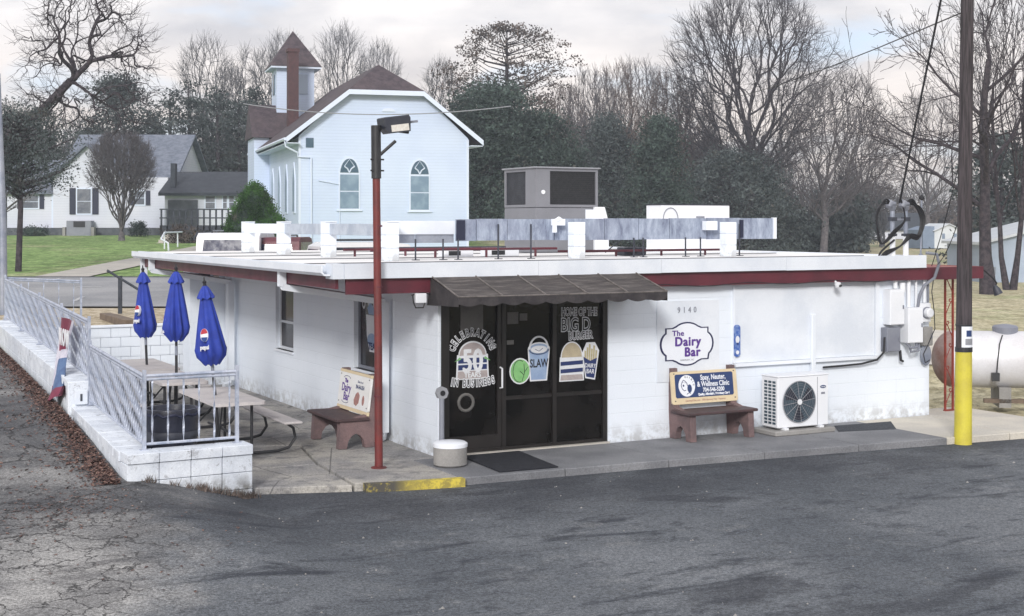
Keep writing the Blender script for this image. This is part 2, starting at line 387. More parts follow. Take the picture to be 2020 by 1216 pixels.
t = NT('ground_grass'); v = t.tc('World'); sp = t.sep(v)
a = t.noise(v, .09, 5, .6); b2 = t.noise(v, 1.4, 6, .75); g = t.noise(t.mapping(v, (1, .35, 1)), 7, 5, .8)
dry = t.mix(t.mr(b2, .38, .62), (.36, .32, .20), (.58, .53, .37))
grn = t.mix(t.mr(b2, .38, .62), (.12, .20, .06), (.30, .42, .16))
lawn = t.mr(t.math('ADD', sp[0], t.math('MULTIPLY', a, 6)), 0., 3.0, 1, 0)       # the mown lawn lies left
patch = t.mr(a, .50, .62, 0, .75)
fac = t.math('MULTIPLY', t.mr(sp[1], 47, 49, 0, 1, False), t.math('MAXIMUM', lawn, 0.))
c = t.mix(t.math('MAXIMUM', t.math('MULTIPLY', fac, t.mr(t.noise(v, .35, 4), .30, .5, .55, 1)), t.math('MULTIPLY', patch, .55)), dry, grn)
c = t.mix(1., c, t.ramp(g, (.33, .45), (.5, .95), (.68, 1.35)), 'MULTIPLY')
t.bump(g, .6, .05); t.out(c, .95, 0, .1)
t = NT('dry_verge'); v = t.tc('World')
g = t.noise(v, 5, 6, .8); c = t.ramp(g, (.36, (.16, .12, .07)), (.48, (.40, .33, .22)), (.62, (.60, .53, .42))); t.bump(g, .6, .04); t.out(c, .95)
t = NT('leaf_litter'); v = t.tc('Object'); c = t.ramp(t.noise(v, 22, 3, .8), (.34, (.022, .014, .014)), (.48, (.085, .042, .036)), (.58, (.20, .11, .085)), (.70, (.42, .33, .27))); t.out(c, .9)

# ------------------------------------------------------------------ mesh helpers
class MB:
    """collects shapes, then links them as ONE mesh object"""
    def __init__(s): s.v, s.f, s.mi, s.cur = [], [], [], 0
    def m(s, i): s.cur = i; return s
    def add(s, vs, fs, mat=None):
        o = len(s.v)
        for p in vs:
            p = Vector(p)
            if mat is not None: p = mat @ p
            s.v.append(tuple(p))
        for f in fs: s.f.append(tuple(i+o for i in f)); s.mi.append(s.cur)
        return s
    def box(s, x0, x1, y0, y1, z0, z1, mat=None, bev=0.0):
        if bev > 0:
            b = bev
            vs = []; 
            for z, i in ((z0, b), (z0+b, 0), (z1-b, 0), (z1, b)):
                for (x, y, sx, sy) in ((x0, y0, 1, 1), (x1, y0, -1, 1), (x1, y1, -1, -1), (x0, y1, 1, -1)):
                    vs += [(x+sx*(i+b), y+sy*i, z), (x+sx*i, y+sy*(i+b), z)] if (sx*sy > 0) else [(x+sx*i, y+sy*(i+b), z), (x+sx*(i+b), y+sy*i, z)]
            # order each ring counter-clockwise
            rings = []
            for k in range(4):
                ring = list(range(k*8, k*8+8))
                cxx, cyy = (x0+x1)/2, (y0+y1)/2
                ring.sort(key=lambda q: math.atan2(vs[q][1]-cyy, vs[q][0]-cxx))
                rings.append(ring)
            fs = [tuple(reversed(rings[0])), tuple(rings[3])]
            for k in range(3):
                for j in range(8):
                    fs.append((rings[k][j], rings[k][(j+1) % 8], rings[k+1][(j+1) % 8], rings[k+1][j]))
            return s.add(vs, fs, mat)
        vs = [(x, y, z) for z in (z0, z1) for x, y in ((x0, y0), (x1, y0), (x1, y1), (x0, y1))]
        return s.add(vs, [(3, 2, 1, 0), (4, 5, 6, 7), (0, 1, 5, 4), (1, 2, 6, 5), (2, 3, 7, 6), (3, 0, 4, 7)], mat)
    def prism(s, poly, z0, z1, mat=None):
        """poly: list of (x, y), extruded z0..z1 (counter-clockwise)"""
        n = len(poly)
        vs = [(x, y, z0) for x, y in poly] + [(x, y, z1) for x, y in poly]
        fs = [tuple(range(n-1, -1, -1)), tuple(range(n, 2*n))] + [(i, (i+1) % n, n+(i+1) % n, n+i) for i in range(n)]
        return s.add(vs, fs, mat)
    def prism_xz(s, poly, y0, y1, mat=None):
        """outline in x,z seen from -y; extruded along y"""
        n = len(poly)
        vs = [(x, y0, z) for x, z in poly] + [(x, y1, z) for x, z in poly]
        fs = [tuple(range(n)), tuple(range(2*n-1, n-1, -1))] + [((i+1) % n, i, n+i, n+(i+1) % n) for i in range(n)]
        return s.add(vs, fs, mat)
    def prism_yz(s, poly, x0, x1, mat=None):
        n = len(poly)
        vs = [(x0, y, z) for y, z in poly] + [(x1, y, z) for y, z in poly]
        fs = [tuple(range(n-1, -1, -1)), tuple(range(n, 2*n))] + [(i, (i+1) % n, n+(i+1) % n, n+i) for i in range(n)]
        return s.add(vs, fs, mat)
    def tube(s, pts, r, n=8, cap=True, closed=False, mat=None):
        pts = [Vector(p) for p in pts]; k = len(pts)
        rs = r if isinstance(r, (list, tuple)) else [r]*k
        vs, fs = [], []; up = None
        for i, p in enumerate(pts):
            if closed: d = pts[(i+1) % k]-pts[i-1]
            else: d = pts[min(i+1, k-1)]-pts[max(i-1, 0)]
            if d.length < 1e-9: d = Vector((0, 0, 1))
            d.normalize()
            if up is None: up = Vector((0, 0, 1)) if abs(d.z) < .9 else Vector((1, 0, 0))
            a = d.cross(up)
            if a.length < 1e-6: a = d.cross(Vector((1, .3, 0)))
            a.normalize(); b = a.cross(d).normalized(); up = b
            for j in range(n):
                t_ = 2*math.pi*j/n
                vs.append(tuple(p + (a*math.cos(t_)+b*math.sin(t_))*rs[i]))
        for i in range(k-1+(1 if closed else 0)):
            i2 = (i+1) % k
            for j in range(n): fs.append((i*n+j, i*n+(j+1) % n, i2*n+(j+1) % n, i2*n+j))
        if cap and not closed: fs += [tuple(range(n-1, -1, -1)), tuple(range((k-1)*n, k*n))]
        return s.add(vs, fs, mat)
    def lathe(s, prof, n=24, c=(0, 0, 0), mat=None):
        """prof: list of (r, z) bottom to top"""
        vs, fs = [], []; k = len(prof)
        for r, z in prof:
            for j in range(n):
                t_ = 2*math.pi*j/n; vs.append((c[0]+r*math.cos(t_), c[1]+r*math.sin(t_), c[2]+z))
        for i in range(k-1):
            for j in range(n): fs.append((i*n+j, i*n+(j+1) % n, (i+1)*n+(j+1) % n, (i+1)*n+j))
        fs += [tuple(range(n-1, -1, -1)), tuple(range((k-1)*n, k*n))]
        return s.add(vs, fs, mat)
    def build(s, name, mat, parent=None, smooth=False, loc=(0, 0, 0), rot=(0, 0, 0)):
        me = bpy.data.meshes.new(name); me.from_pydata(s.v, [], s.f)
        for mm in (mat if isinstance(mat, (list, tuple)) else [mat]): me.materials.append(MATS[mm])
        if any(s.mi): me.polygons.foreach_set('material_index', s.mi)
        if smooth:
            me.polygons.foreach_set('use_smooth', [True]*len(me.polygons))
            try: me.set_sharp_from_angle(angle=R(38))
            except Exception: pass
        me.update()
        return link(name, me, parent, loc, rot)

def link(name, me, parent=None, loc=(0, 0, 0), rot=(0, 0, 0)):
    o = bpy.data.objects.new(name, me); COL.objects.link(o); o.parent = parent
    o.location = loc; o.rotation_euler = rot
    return o
def tag(o, label, cat, group=None, kind=None):
    if label: o['label'] = label
    if cat: o['category'] = cat
    if group: o['group'] = group
    if kind: o['kind'] = kind
    return o
def thing(name, label, cat, loc=(0, 0, 0), rz=0., group=None, rot=None):
    o = bpy.data.objects.new(name, None); COL.objects.link(o); o.empty_display_size = .2
    o.location = loc; o.rotation_euler = rot or (0, 0, rz)
    return tag(o, label, cat, group)
def near(name, label, cat, u=0, v=0, z=0, rz=0., group=None):
    return thing(name, label, cat, B(u, v, z), A+rz, group)
def kids(o): return [c for c in bpy.data.objects if c.parent == o]
def copy_tree(o, parent=None, top=True):
    c = o.copy(); COL.objects.link(c)
    if parent is not None: c.parent = parent
    for ch in kids(o): copy_tree(ch, c, False)
    return c
def structure(o): o['kind'] = 'structure'; return o
def stuff(o): o['kind'] = 'stuff'; return o

def text_mesh(body, size, extrude=.001, offset=0.0, align='CENTER', shear=0.0, space=1.0):
    cu = bpy.data.curves.new('t', 'FONT'); cu.body = body; cu.size = size; cu.extrude = extrude
    cu.offset = offset; cu.align_x = align; cu.align_y = 'CENTER'; cu.resolution_u = 3; cu.shear = shear; cu.space_character = space
    ob = bpy.data.objects.new('t', cu); COL.objects.link(ob)
    dg = bpy.context.evaluated_depsgraph_get(); dg.update()
    me = bpy.data.meshes.new_from_object(ob.evaluated_get(dg))
    bpy.data.objects.remove(ob); bpy.data.curves.remove(cu)
    vs = [tuple(q.co) for q in me.vertices]; fs = [tuple(p.vertices) for p in me.polygons]
    bpy.data.meshes.remove(me)
    return vs, fs
RX90 = Matrix.Rotation(R(90), 4, 'X')          # lays text drawn in xy up on a wall that faces -y
def put_text(mb, body, x, y, z, size, offset=0., extrude=.001, rot=0., sx=1., base=RX90, **k):
    vs, fs = text_mesh(body, size, extrude, offset, **k)
    m = Matrix.Translation((x, y, z)) @ base @ Matrix.Rotation(rot, 4, 'Z') @ Matrix.Diagonal((sx, 1, 1, 1))
    mb.add(vs, fs, m); return mb
def disc_pts(cx_, cz_, rx, rz_, n=24, a0=0, a1=360):
    return [(cx_+rx*math.cos(R(a0+(a1-a0)*i/(n if a1-a0 == 360 else n-1))), cz_+rz_*math.sin(R(a0+(a1-a0)*i/(n if a1-a0 == 360 else n-1)))) for i in range(n)]

def put_bold(mb, body, x, y, z, size, w, sx=1., space=1.05):
    """text thickened by shifted copies of itself, each a hair in front of the other"""
    for k, (dx, dz) in enumerate(((0, 0), (w, 0), (-w, 0), (w*.5, w*.6), (-w*.5, -w*.6), (w*.5, -w*.6), (-w*.5, w*.6))):
        put_text(mb, body, x+dx, y-.0002*k, z+dz, size, 0., .0008, 0., sx, space=space)
# ------------------------------------------------------------------ terrain
def sm(a, b, x):
    if a == b: return 0.
    t_ = min(1, max(0, (x-a)/(b-a))); return t_*t_*(3-2*t_)
def lerp(pts, x):
    if x <= pts[0][0]: return pts[0][1]
    for (a, p), (b, q) in zip(pts, pts[1:]):
        if x <= b: return p+(q-p)*(x-a)/(b-a)
    return pts[-1][1]
FARL = [(24, .55), (28, .65), (38, .78), (52, 1.1), (98, 2.3), (150, 2.7), (1500, 2.7)]
FARR = [(24, -.05), (60, -.02), (77, .0), (137, .75), (200, .95), (1500, 1.2)]
def H(x, y):
    """height of the ground (asphalt surface)"""
    u, v = uvof(x, y)
    a = sm(-2.7, -4.4, u)
    b = .31*sm(-7.5, -.8, v) + .045*max(0, v+1)
    nearz = -.10 + a*min(b, .95)
    if v > 9.5: nearz += (1-a)*sm(11.5, 16, v)*.6*sm(6, -2, u)
    far = lerp(FARL, y)*(1-sm(-2, 16, x)) + lerp(FARR, y)*sm(-2, 16, x)
    t_ = sm(24, 34, y)
    # the building plot stays level
    if -3 < u < 9.9 and v < 11.5: return -.10
    if u >= -3 and v < 11.5 and y < 30: t_ = sm(28, 36, y)
    return nearz*(1-t_) + far*t_

def grid_sheet(name, xs, ys, mat, off=0., clip=None, frame='world', zf=None):
    vs, fs = [], []
    for y in ys:
        for x in xs:
            X, Y = (x, y) if frame == 'world' else B(x, y)[:2]
            vs.append((X, Y, (zf(X, Y) if zf else H(X, Y))+off))
    nx = len(xs)
    for j in range(len(ys)-1):
        for i in range(nx-1):
            if clip and not clip((xs[i]+xs[i+1])/2, (ys[j]+ys[j+1])/2): continue
            a = j*nx+i; fs.append((a, a+1, a+nx+1, a+nx))
    me = bpy.data.meshes.new(name); me.from_pydata(vs, [], fs); me.materials.append(MATS[mat])
    me.polygons.foreach_set('use_smooth', [True]*len(fs)); me.update()
    return structure(link(name, me))
def spaced(*seg):
    out = []
    for a, b, st in seg:
        n = max(1, round((b-a)/st)); out += [a+(b-a)*i/n for i in range(n)]
    return out+[seg[-1][1]]
grid_sheet('ground', spaced((-900, -120, 60), (-120, -30, 6), (-30, 30, 1.2), (30, 120, 6), (120, 900, 60)),
           spaced((-40, 0, 5), (0, 60, 1.2), (60, 160, 4), (160, 1400, 60)), 'ground_grass', -.06,
           zf=lambda X, Y: H(X, Y)-.35*sm(31, 28, Y)*sm(9, 6.5, X))
# parking lot: everything in front of the patio kerb and the walk
def lot_clip(u, v):
    if v > 11.8: return False
    if u < -4.15: return True
    lim = -.45
    return v < lim
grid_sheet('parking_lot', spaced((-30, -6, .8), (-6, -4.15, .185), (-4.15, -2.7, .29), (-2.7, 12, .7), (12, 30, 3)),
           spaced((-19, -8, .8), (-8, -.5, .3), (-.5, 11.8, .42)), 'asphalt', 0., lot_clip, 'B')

# road beyond
road_z = lambda X, Y: H(X, Y)
grid_sheet('road', spaced((-60, 6, 3)), spaced((38.5, 51.5, 1.0)), 'road_asphalt', .0)
mb = MB()
for px, y in ((110, 552), (155, 600), (60, 585)):
    pass
def road_mark(pts):
    vs = [(x, y, H(x, y)+.012) for x, y in pts]; mb.add(vs, [tuple(range(len(vs)))])
road_mark([(at(100, 49.5), 49.5), (at(106, 49.5), 49.5), (at(124, 50.9), 50.9), (at(117, 50.9), 50.9)])
road_mark([(at(143, 40.3), 40.3), (at(151, 40.3), 40.3), (at(168, 42), 42), (at(160, 42), 42)])
road_mark([(at(150, 46.2), 46.2), (at(200, 46.2), 46.2), (at(200, 46.4), 46.4), (at(150, 46.4), 46.4)])
structure(mb.build('road_marking', 'road_line'))
# dry verge between patio and road, with gravel path towards the steps
grid_sheet('dry_verge', spaced((-16, 2, 1.0)), spaced((30.5, 38.3, .6)), 'dry_verge', -.03)
grid_sheet('gravel_path', spaced((at(305, 70), at(385, 70), .6)), spaced((52, 96, 2.)), 'pale_concrete', -.02)
# dark kerb along the lawn edge
mb = MB()
for i in range(24):
    x0 = -26+i*1.05; 
    mb.box(x0, x0+1.03, 51.6, 51.8, H(x0, 51.7)-.15, H(x0, 51.7)+.02)
structure(mb.build('road_kerb', 'dark_metal'))

# gravel drive on the right behind the building and field
grid_sheet('gravel_drive', spaced((7.6, 40, 1.2)), spaced((30, 40, 1.0)), 'sunlit_cream_concrete', -.04)

# ---- patio slab (pieces with open joints) 
def slab(poly, z0, z1, mat, parent, name='slab', kerb=0.0):
    cxm = sum(p[0] for p in poly)/len(poly); cym = sum(p[1] for p in poly)/len(poly)
    q = []
    for x, y in poly:
        dx, dy = cxm-x, cym-y; d = math.hypot(dx, dy); q.append((x+dx/d*.010, y+dy/d*.010))
    m_ = MB(); n = len(q); b = .012
    top = []
    for x, y in q:
        dx, dy = cxm-x, cym-y; d = math.hypot(dx, dy); top.append((x+dx/d*b, y+dy/d*b, z1))
    vs = [(x, y, z0) for x, y in q]+[(x, y, z1-b) for x, y in q]+top
    fs = [tuple(range(2*n, 3*n))]
    for k in (0, n):
        fs += [(k+i, k+(i+1) % n, k+n+(i+1) % n, k+n+i) for i in range(n)]
    m_.add(vs, fs)
    return m_.build(name, mat, parent)
patio = near('patio', None, None); structure(patio)
PF = lambda u: -.80-.0 if u <= -2.85 else lerp([(-2.85, -.80), (-1.7, -1.2), (-.42, -1.46)], u)
us = [-4.1, -2.85, -1.75, -.42]
slab([(-4.1, -.6), (-2.86, -.6), (-2.8, 1.6), (-4.0, 1.6)], -.14, -.02, 'patio_concrete', patio)
slab([(-2.84, -.82), (-1.72, -1.2), (-1.6, .35), (-2.84, .4)], -.14, -.02, 'patio_concrete', patio)
slab([(-1.7, -1.2), (-1.15, -1.33), (-.42, -1.43), (-.42, -.0), (-1.58, .35)], -.14, .0, 'patio_concrete', patio)
slab([(-2.84, .42), (-1.6, .37), (-1.3, 1.9), (-2.84, 2.4)], -.14, -.015, 'patio_concrete', patio)
slab([(-1.58, .37), (-.42, .02), (-.0, .02), (-.0, 1.6), (-1.28, 1.9)], -.14, -.005, 'patio_concrete', patio)
slab([(-4.0, 1.62), (-2.86, 1.62), (-2.86, 4.6), (-4.0, 4.6)], -.14, -.01, 'patio_concrete', patio)
slab([(-2.84, 2.42), (-1.28, 1.92), (0, 1.62), (0, 4.6), (-2.84, 4.6)], -.14, -.01, 'patio_concrete', patio)
slab([(-4.0, 4.62), (-2.0, 4.62), (-2.0, 8.0), (-4.0, 8.0)], -.14, -.01, 'patio_concrete', patio)
slab([(-1.98, 4.62), (0, 4.62), (0, 8.0), (-1.98, 8.0)], -.14, -.01, 'patio_concrete', patio)
slab([(-4.0, 8.02), (-1.8, 8.02), (-1.8, 12.0), (-4.0, 12.0)], -.14, -.01, 'patio_concrete', patio)
slab([(-1.78, 8.02), (0, 8.02), (0, 12.0), (-1.78, 12.0)], -.14, -.01, 'patio_concrete', patio)
# yellow kerb: one painted edge beam at the patio front
kb = near('kerb', None, None); structure(kb)
mb = MB(); 
mb.prism([(-1.60, -1.33), (-1.15, -1.43), (-.40, -1.55), (-.40, -1.435), (-1.15, -1.335), (-1.60, -1.235)], -.16, .004)
mb.build('painted_kerb', 'yellow_kerb_paint', kb)
# the walk in front of the facade
walk = near('sidewalk', None, None); structure(walk)
xs_ = [-.41, 1.02, 2.55, 4.05, 5.6, 7.15]
for a, b in zip(xs_, xs_[1:]):
    ya, yb = lerp([(-.4, -1.46), (3.3, -1.62), (8.3, -2.02)], a), lerp([(-.4, -1.46), (3.3, -1.62), (8.3, -2.02)], b)
    slab([(a, ya), (b, yb), (b, -.0), (a, -.0)], -.16, -.003+.002*math.sin(a*7), 'walk_concrete', walk)
slab([(7.15, -1.93), (8.3, -2.03), (8.62, -.0), (7.15, 0)], -.16, -.002, 'sunlit_cream_concrete', walk)  # from here right, lighter slabs paint the sun past the building's shadow
slab([(8.3, -2.03), (9.9, -2.15), (9.9, -1.25), (8.63, -.0)], -.16, .0, 'sunlit_cream_concrete', walk)
slab([(8.63, 0.02), (9.9, -1.23), (9.9, .55), (8.63, .55)], -.16, -.002, 'sunlit_cream_concrete', walk)
slab([(9.9, -2.15), (13.5, -2.4), (13.5, -1.4), (9.9, -1.25)], -.16, -.002, 'sunlit_cream_concrete', walk)
# dark shallow mat of bitumen patch beside the wall far right
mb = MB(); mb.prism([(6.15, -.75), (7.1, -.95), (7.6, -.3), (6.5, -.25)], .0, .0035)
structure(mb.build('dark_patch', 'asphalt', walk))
# ------------------------------------------------------------------ the diner building (local: u along front, v back, z up)
bld = near('diner_building', 'low white painted block diner with flat roof, maroon trim and black glass doors', 'building')
L, D, WT = 8.70, 10.1, 2.2
def wall_part(fn, name='wall', mat='white_block_paint'):
    m_ = MB(); fn(m_); return m_.build(name, mat, bld)
# front wall (door opening u .03-2.59, z 0-2.1)
wall_part(lambda m_: (m_.box(2.60, L, 0, .2, -.12, WT+.18), m_.box(0.0, 2.6, .003, .2, 2.12, WT+.18)))
# left wall with two window openings
def lw(m_):
    zs0, zs1 = .90, 2.06
    segs = [(0.2, 2.12), (3.12, 5.9), (6.84, 9.6)]
    for a, b in segs: m_.box(0, .2, a, b, -.12, WT+.15)
    for a, b in ((2.12, 3.12), (5.9, 6.84)):
        m_.box(0, .2, a, b, -.12, zs0); m_.box(0, .2, a, b, zs1, WT+.15)
    m_.box(-.04, -.0, .0, .2, -.12, WT+.15)
wall_part(lw)
wall_part(lambda m_: m_.box(-.045, -.002, .0, 1.52, -.12, WT+.10), 'pilaster')
wall_part(lambda m_: m_.box(-.78, .2, 9.6, D, -.12, WT+.2))
wall_part(lambda m_: m_.box(L-.2, L, .2, D, -.12, WT+.15))
wall_part(lambda m_: m_.box(.2, L-.2, D-.2, D, -.12, WT+.15))
# boarded panels on the facade, trim strips
m_ = MB()
m_.box(3.42, 4.52, -.012, -.001, .80, 1.97); m_.build('wall_panel', 'trim_white', bld)
m_ = MB()
m_.box(4.80, 7.52, -.022, -.001, 1.02, 2.12); m_.build('wall_panel', 'trim_white', bld)
m_ = MB(); m_.box(4.78, 7.60, -.065, -.0, .965, 1.015); m_.build('ledge', 'white_paint', bld)
m_ = MB(); m_.box(7.53, 7.60, -.05, -.0, 1.017, 2.16); m_.box(4.765, 4.795, -.035, -.0, 1.017, 2.16); m_.build('trim_strip', 'white_paint', bld)
m_ = MB(); m_.box(6.22, 6.30, -.075, -.024, .80, 1.70, bev=.008); m_.build('line_cover', 'white_paint', bld)
m_ = MB(); m_.box(5.62, 6.45, -.03, -.0, -.0, .32); m_.build('wall_patch', 'trim_white', bld)

# windows of the left wall
def side_window(v0, v1, lettered):
    w = MB(); z0, z1 = .90, 2.06
    for a, b, c, d in ((v0, v0+.05, z0, z1), (v1-.05, v1, z0, z1), (v0+.05, v1-.05, z0, z0+.05), (v0+.05, v1-.05, z1-.05, z1)):
        w.box(.07, .13, a, b, c, d)
    if not lettered: w.box(.08, .12, v0+.05, v1-.05, 1.36, 1.40)
    fr = w.build('window_frame', 'white_paint' if not lettered else 'grey_metal', bld)
    g = MB(); g.box(.095, .105, v0+.05, v1-.05, z0+.05, z1-.05); g.build('pane', 'window_glass', fr)
    s_ = MB(); s_.box(-.03, .07, v0-.02, v1+.02, z0-.035, z0); s_.build('sill', 'white_paint', fr)
    return fr
f1 = side_window(5.9, 6.84, False)
m_ = MB(); m_.box(.106, .112, 6.0, 6.35, 1.45, 1.68); m_.build('note', 'ad_cream', f1)
f2 = side_window(2.12, 3.12, True)
# painted cone on the glass of the near window; wall faces -u
RL = Matrix.Rotation(R(-90), 4, 'Z')      # turns a drawing that faces -y to face -x
def on_left(y_, z_): return Matrix.Translation((.093, y_, z_)) @ RL
m_ = MB()
m_.prism_xz([(-.23, .50), (.23, .50), (.20, .18), (.10, -.05), (-.10, -.05), (-.20, .18)], -.003, 0, on_left(2.62, 1.22)); m_.build('drawn_cup', 'marker_white', f2)
m_ = MB(); m_.prism_xz(disc_pts(0, .30, .17, .1), -.006, -.0035, on_left(2.62, 1.05)); m_.prism_xz([(-.17, .62), (-.05, .72), (.06, .64), (.16, .60), (.1, .53), (-.12, .53)], -.006, -.0035, on_left(2.62, 1.20)); m_.build('drawn_filling', 'marker_pail', f2)
m_ = MB()
for i, ch in enumerate("OVER"): put_text(m_, ch, 0, 0, 0, .24, .006, .002, base=on_left(2.95-.2*i, 1.88) @ RX90, sx=.7)
m_.build('drawn_letters', 'marker_white', f2)
m_ = MB(); put_text(m_, "TEA", 0, 0, 0, .15, .004, .001, base=on_left(2.62, 1.25) @ Matrix.Translation((0, -.01, 0)) @ RX90); m_.build('drawn_letters', 'marker_navy', f2)

# roof: deck, fascia boards, maroon frieze
U0, U1, V0, V1 = -1.60, 8.42, -.20, 10.25
m_ = MB(); m_.box(U0+.02, U1-.01, V0+.02, V1, 2.43, 2.545); m_.build('roof', 'roof_membrane', bld)
m_ = MB()
for k in range(4):                                                      # lapped roofing seams
    m_.box(U0+.1, U1-.1, 1.1+k*2.3, 1.14+k*2.3, 2.546, 2.556)
for (a, b) in (((-1.2, .8), (3.0, .55)), ((-.6, 2.0), (2.2, 2.9))):
    pass
m_.build('roof_seam', 'dark_metal', bld)
fx = [-1.45, 1.35, 3.35, 5.6, U1]
for a, b in zip(fx, fx[1:]):
    m_ = MB(); m_.box(a+.002, b-.002, V0-.03, V0+.018, 2.39-.004*(fx.index(a) % 2), 2.585); m_.build('fascia_board', 'trim_white', bld)
m_ = MB(); m_.box(U1-.03, U1, V0+.02, V1, 2.39, 2.58); m_.build('fascia_board', 'trim_white', bld)
m_ = MB(); m_.box(U0-.01, U0+.02, V0+.25, V1, 2.44, 2.56); m_.box(U0, V0 and -1.452, V0-.02, V0+.24, 2.39, 2.585); m_.build('fascia_board', 'trim_white', bld)
m_ = MB()
prof = [(-.13, 2.56), (-.13, 2.47), (-.09, 2.43), (-.01, 2.43), (-.01, 2.45), (-.08, 2.45), (-.11, 2.48), (-.11, 2.56)]
m_.prism_xz([(U0+x, z) for x, z in prof], V0+.05, V1+.02); m_.build('gutter', 'white_paint', bld)
m_ = MB(); m_.box(-1.40, 9.74, -.165, -.125, 2.19, 2.386); m_.build('frieze_board', 'maroon_paint', bld)
m_ = MB(); m_.box(-1.52, -1.48, -.10, V1-.05, 2.26, 2.43); m_.build('frieze_board', 'maroon_paint', bld)
m_ = MB(); m_.box(-1.478, U1-.05, -.122, V1-.05, 2.395, 2.425)
m_.box(0, U1-.05, -.122, -.004, 2.20, 2.25); m_.build('soffit', 'maroon_paint', bld)
m_ = MB(); m_.box(-1.36, -.05, -.12, -.08, 2.20, 2.39); m_.build('frieze_board', 'maroon_paint', bld)
# canopy frame continuing right, beyond the wall
m_ = MB(); m_.box(9.70, 9.74, -.124, 3.2, 2.19, 2.386); m_.box(8.72, 9.698, -.12, 3.0, 2.33, 2.38)
m_.build('side_canopy', 'red_iron', bld)

# downspouts
def downspout(v, ue):
    m_ = MB(); w = .05
    m_.box(ue-w, ue+w, v-w, v+w, 2.22, 2.44)
    p0, p1 = Vector((ue, v, 2.22)), Vector((-.13, v-.18, 1.98))
    m_.tube([p0+Vector((0, 0, .03)), p0, p1, p1-Vector((0, 0, .05))], .062, 4)
    m_.box(-.19, -.075, v-.24, v-.12, .12, 1.97)
    m_.tube([(-.13, v-.18, .14), (-.14, v-.18, .06), (-.28, v-.22, .03)], .06, 4)
    m_.build('downspout', 'white_paint', bld)
downspout(1.82, -1.58); downspout(9.30, -1.58)
m_ = MB(); m_.box(-1.58, -1.47, V1-.16, V1-.05, .3, 2.44); m_.build('roof_post', 'white_paint', bld)
m_ = MB(); m_.box(-.10, -.0, 9.46, 9.58, 0, WT); m_.build('corner_board', 'white_paint', bld)
# small light under the soffit at the rear left
m_ = MB(); m_.box(-.62, -.42, 9.48, 9.58, 2.02, 2.16); m_.build('wall_light', 'dark_metal', bld)
m_ = MB(); m_.lathe([(.0, 0), (.05, .01), (.06, .06), (.03, .1)], 12, (-.30, 9.5, 2.03)); m_.build('wall_light', 'lamp_glass', bld)

# ---- doors and glazing
g = MB()
def fr(m_, x0, x1, z0, z1, y0=.03, y1=.10, mat=None): m_.box(x0, x1, y0, y1, z0, z1)
m_ = MB()
for a, b in ((.0, .075), (.925, .985), (1.715, 1.775), (2.53, 2.60)): fr(m_, a, b, .02, 2.11, .02, .12)
for a, b in ((.075, .925), (.985, 1.715), (1.775, 2.53)): fr(m_, a, b, 2.05, 2.11, .02, .12); fr(m_, a, b, .0, .06, .022, .12)
door = m_.build('storefront_frame', 'bronze_frame', bld)
for k, (a, b) in enumerate(((.075, .925), (.985, 1.715), (1.775, 2.53))):
    m_ = MB(); m_.box(a, b, .075, .085, .06, 2.05); m_.build('pane', 'dark_glass', door)
m_ = MB(); m_.box(.075, .925, .035, .07, .06, .24); m_.box(.075, .14, .035, .07, .24, 2.05); m_.box(.86, .925, .035, .07, .24, 2.05)
m_.box(.985, 1.715, .045, .072, .69, .74); m_.box(1.775, 2.53, .045, .072, .69, .74); m_.build('door_rail', 'bronze_frame', door)
m_ = MB(); m_.tube([(.90, .03, .86), (.90, -.03, .87), (.90, -.03, 1.13), (.90, .03, 1.14)], .013, 8); m_.build('door_handle', 'logo_white', door)
m_ = MB(); m_.box(-.0, 2.6, -.05, .02, -.003, .018); m_.build('threshold', 'pale_concrete', door)

# hand-painted lettering on the glass; y just in front of the panes
YG = .069
def draw(name, mat, fn, y=YG):
    m2 = MB(); fn(m2, y); return m2.build(name, mat, door)
def poly(m2, pts, y, th=.0015): m2.prism_xz(pts, y-th, y)
def arc_text(m2, s, cx_, cz_, rr, a0, a1, size, off, y, flip=False):
    n = len(s)
    for i, ch in enumerate(s):
        if ch == ' ': continue
        a = a0+(a1-a0)*i/(n-1)
        x = cx_+rr*math.cos(R(a)); z = cz_+rr*math.sin(R(a))
        rot = R(a-90) if not flip else R(a+90)
        put_text(m2, ch, x, y, z, size, off, .0008, rot, .62)
# left pane: burger with 50, arched words
bx, bz = .50, 1.30
draw('drawn_words', 'marker_white', lambda m2, y: arc_text(m2, "CELEBRATING", bx, bz+.0, .325, 158, 22, .145, .013, y))
draw('drawn_words', 'marker_black', lambda m2, y: arc_text(m2, "CELEBRATING", bx, bz+.0, .325, 158, 22, .145, .000, y-.002))
def burger(m2, y, grow): 
    poly(m2, disc_pts(bx, bz+.02, .20+grow, .18+grow, 16, 0, 180), y)
    poly(m2, [(bx-.235-grow, bz-.29-grow), (bx+.235+grow, bz-.29-grow), (bx+.22+grow, bz+.03), (bx-.22-grow, bz+.03)], y)
draw('drawn_burger', 'marker_white', lambda m2, y: burger(m2, y, .012))
draw('drawn_bun', 'marker_bun', lambda m2, y: (poly(m2, disc_pts(bx, bz+.02, .195, .17, 16, 0, 180), y-.0025)))
draw('drawn_bun', 'marker_bun', lambda m2, y: (poly(m2, [(bx-.225, bz-.29), (bx+.225, bz-.29), (bx+.22, bz-.19), (bx-.22, bz-.19)], y-.0025)))
draw('drawn_patty', 'marker_navy', lambda m2, y: [poly(m2, [(bx-.215, z0), (bx+.215, z0), (bx+.215, z0+.07), (bx-.215, z0+.07)], y-.0025) for z0 in (bz-.175, bz-.085)])
draw('drawn_lettuce', 'marker_green', lambda m2, y: [poly(m2, [(bx+s*.17, bz-.03), (bx+s*.27, bz-.06), (bx+s*.19, bz+.0)][::s], y-.0028) for s in (1, -1)])
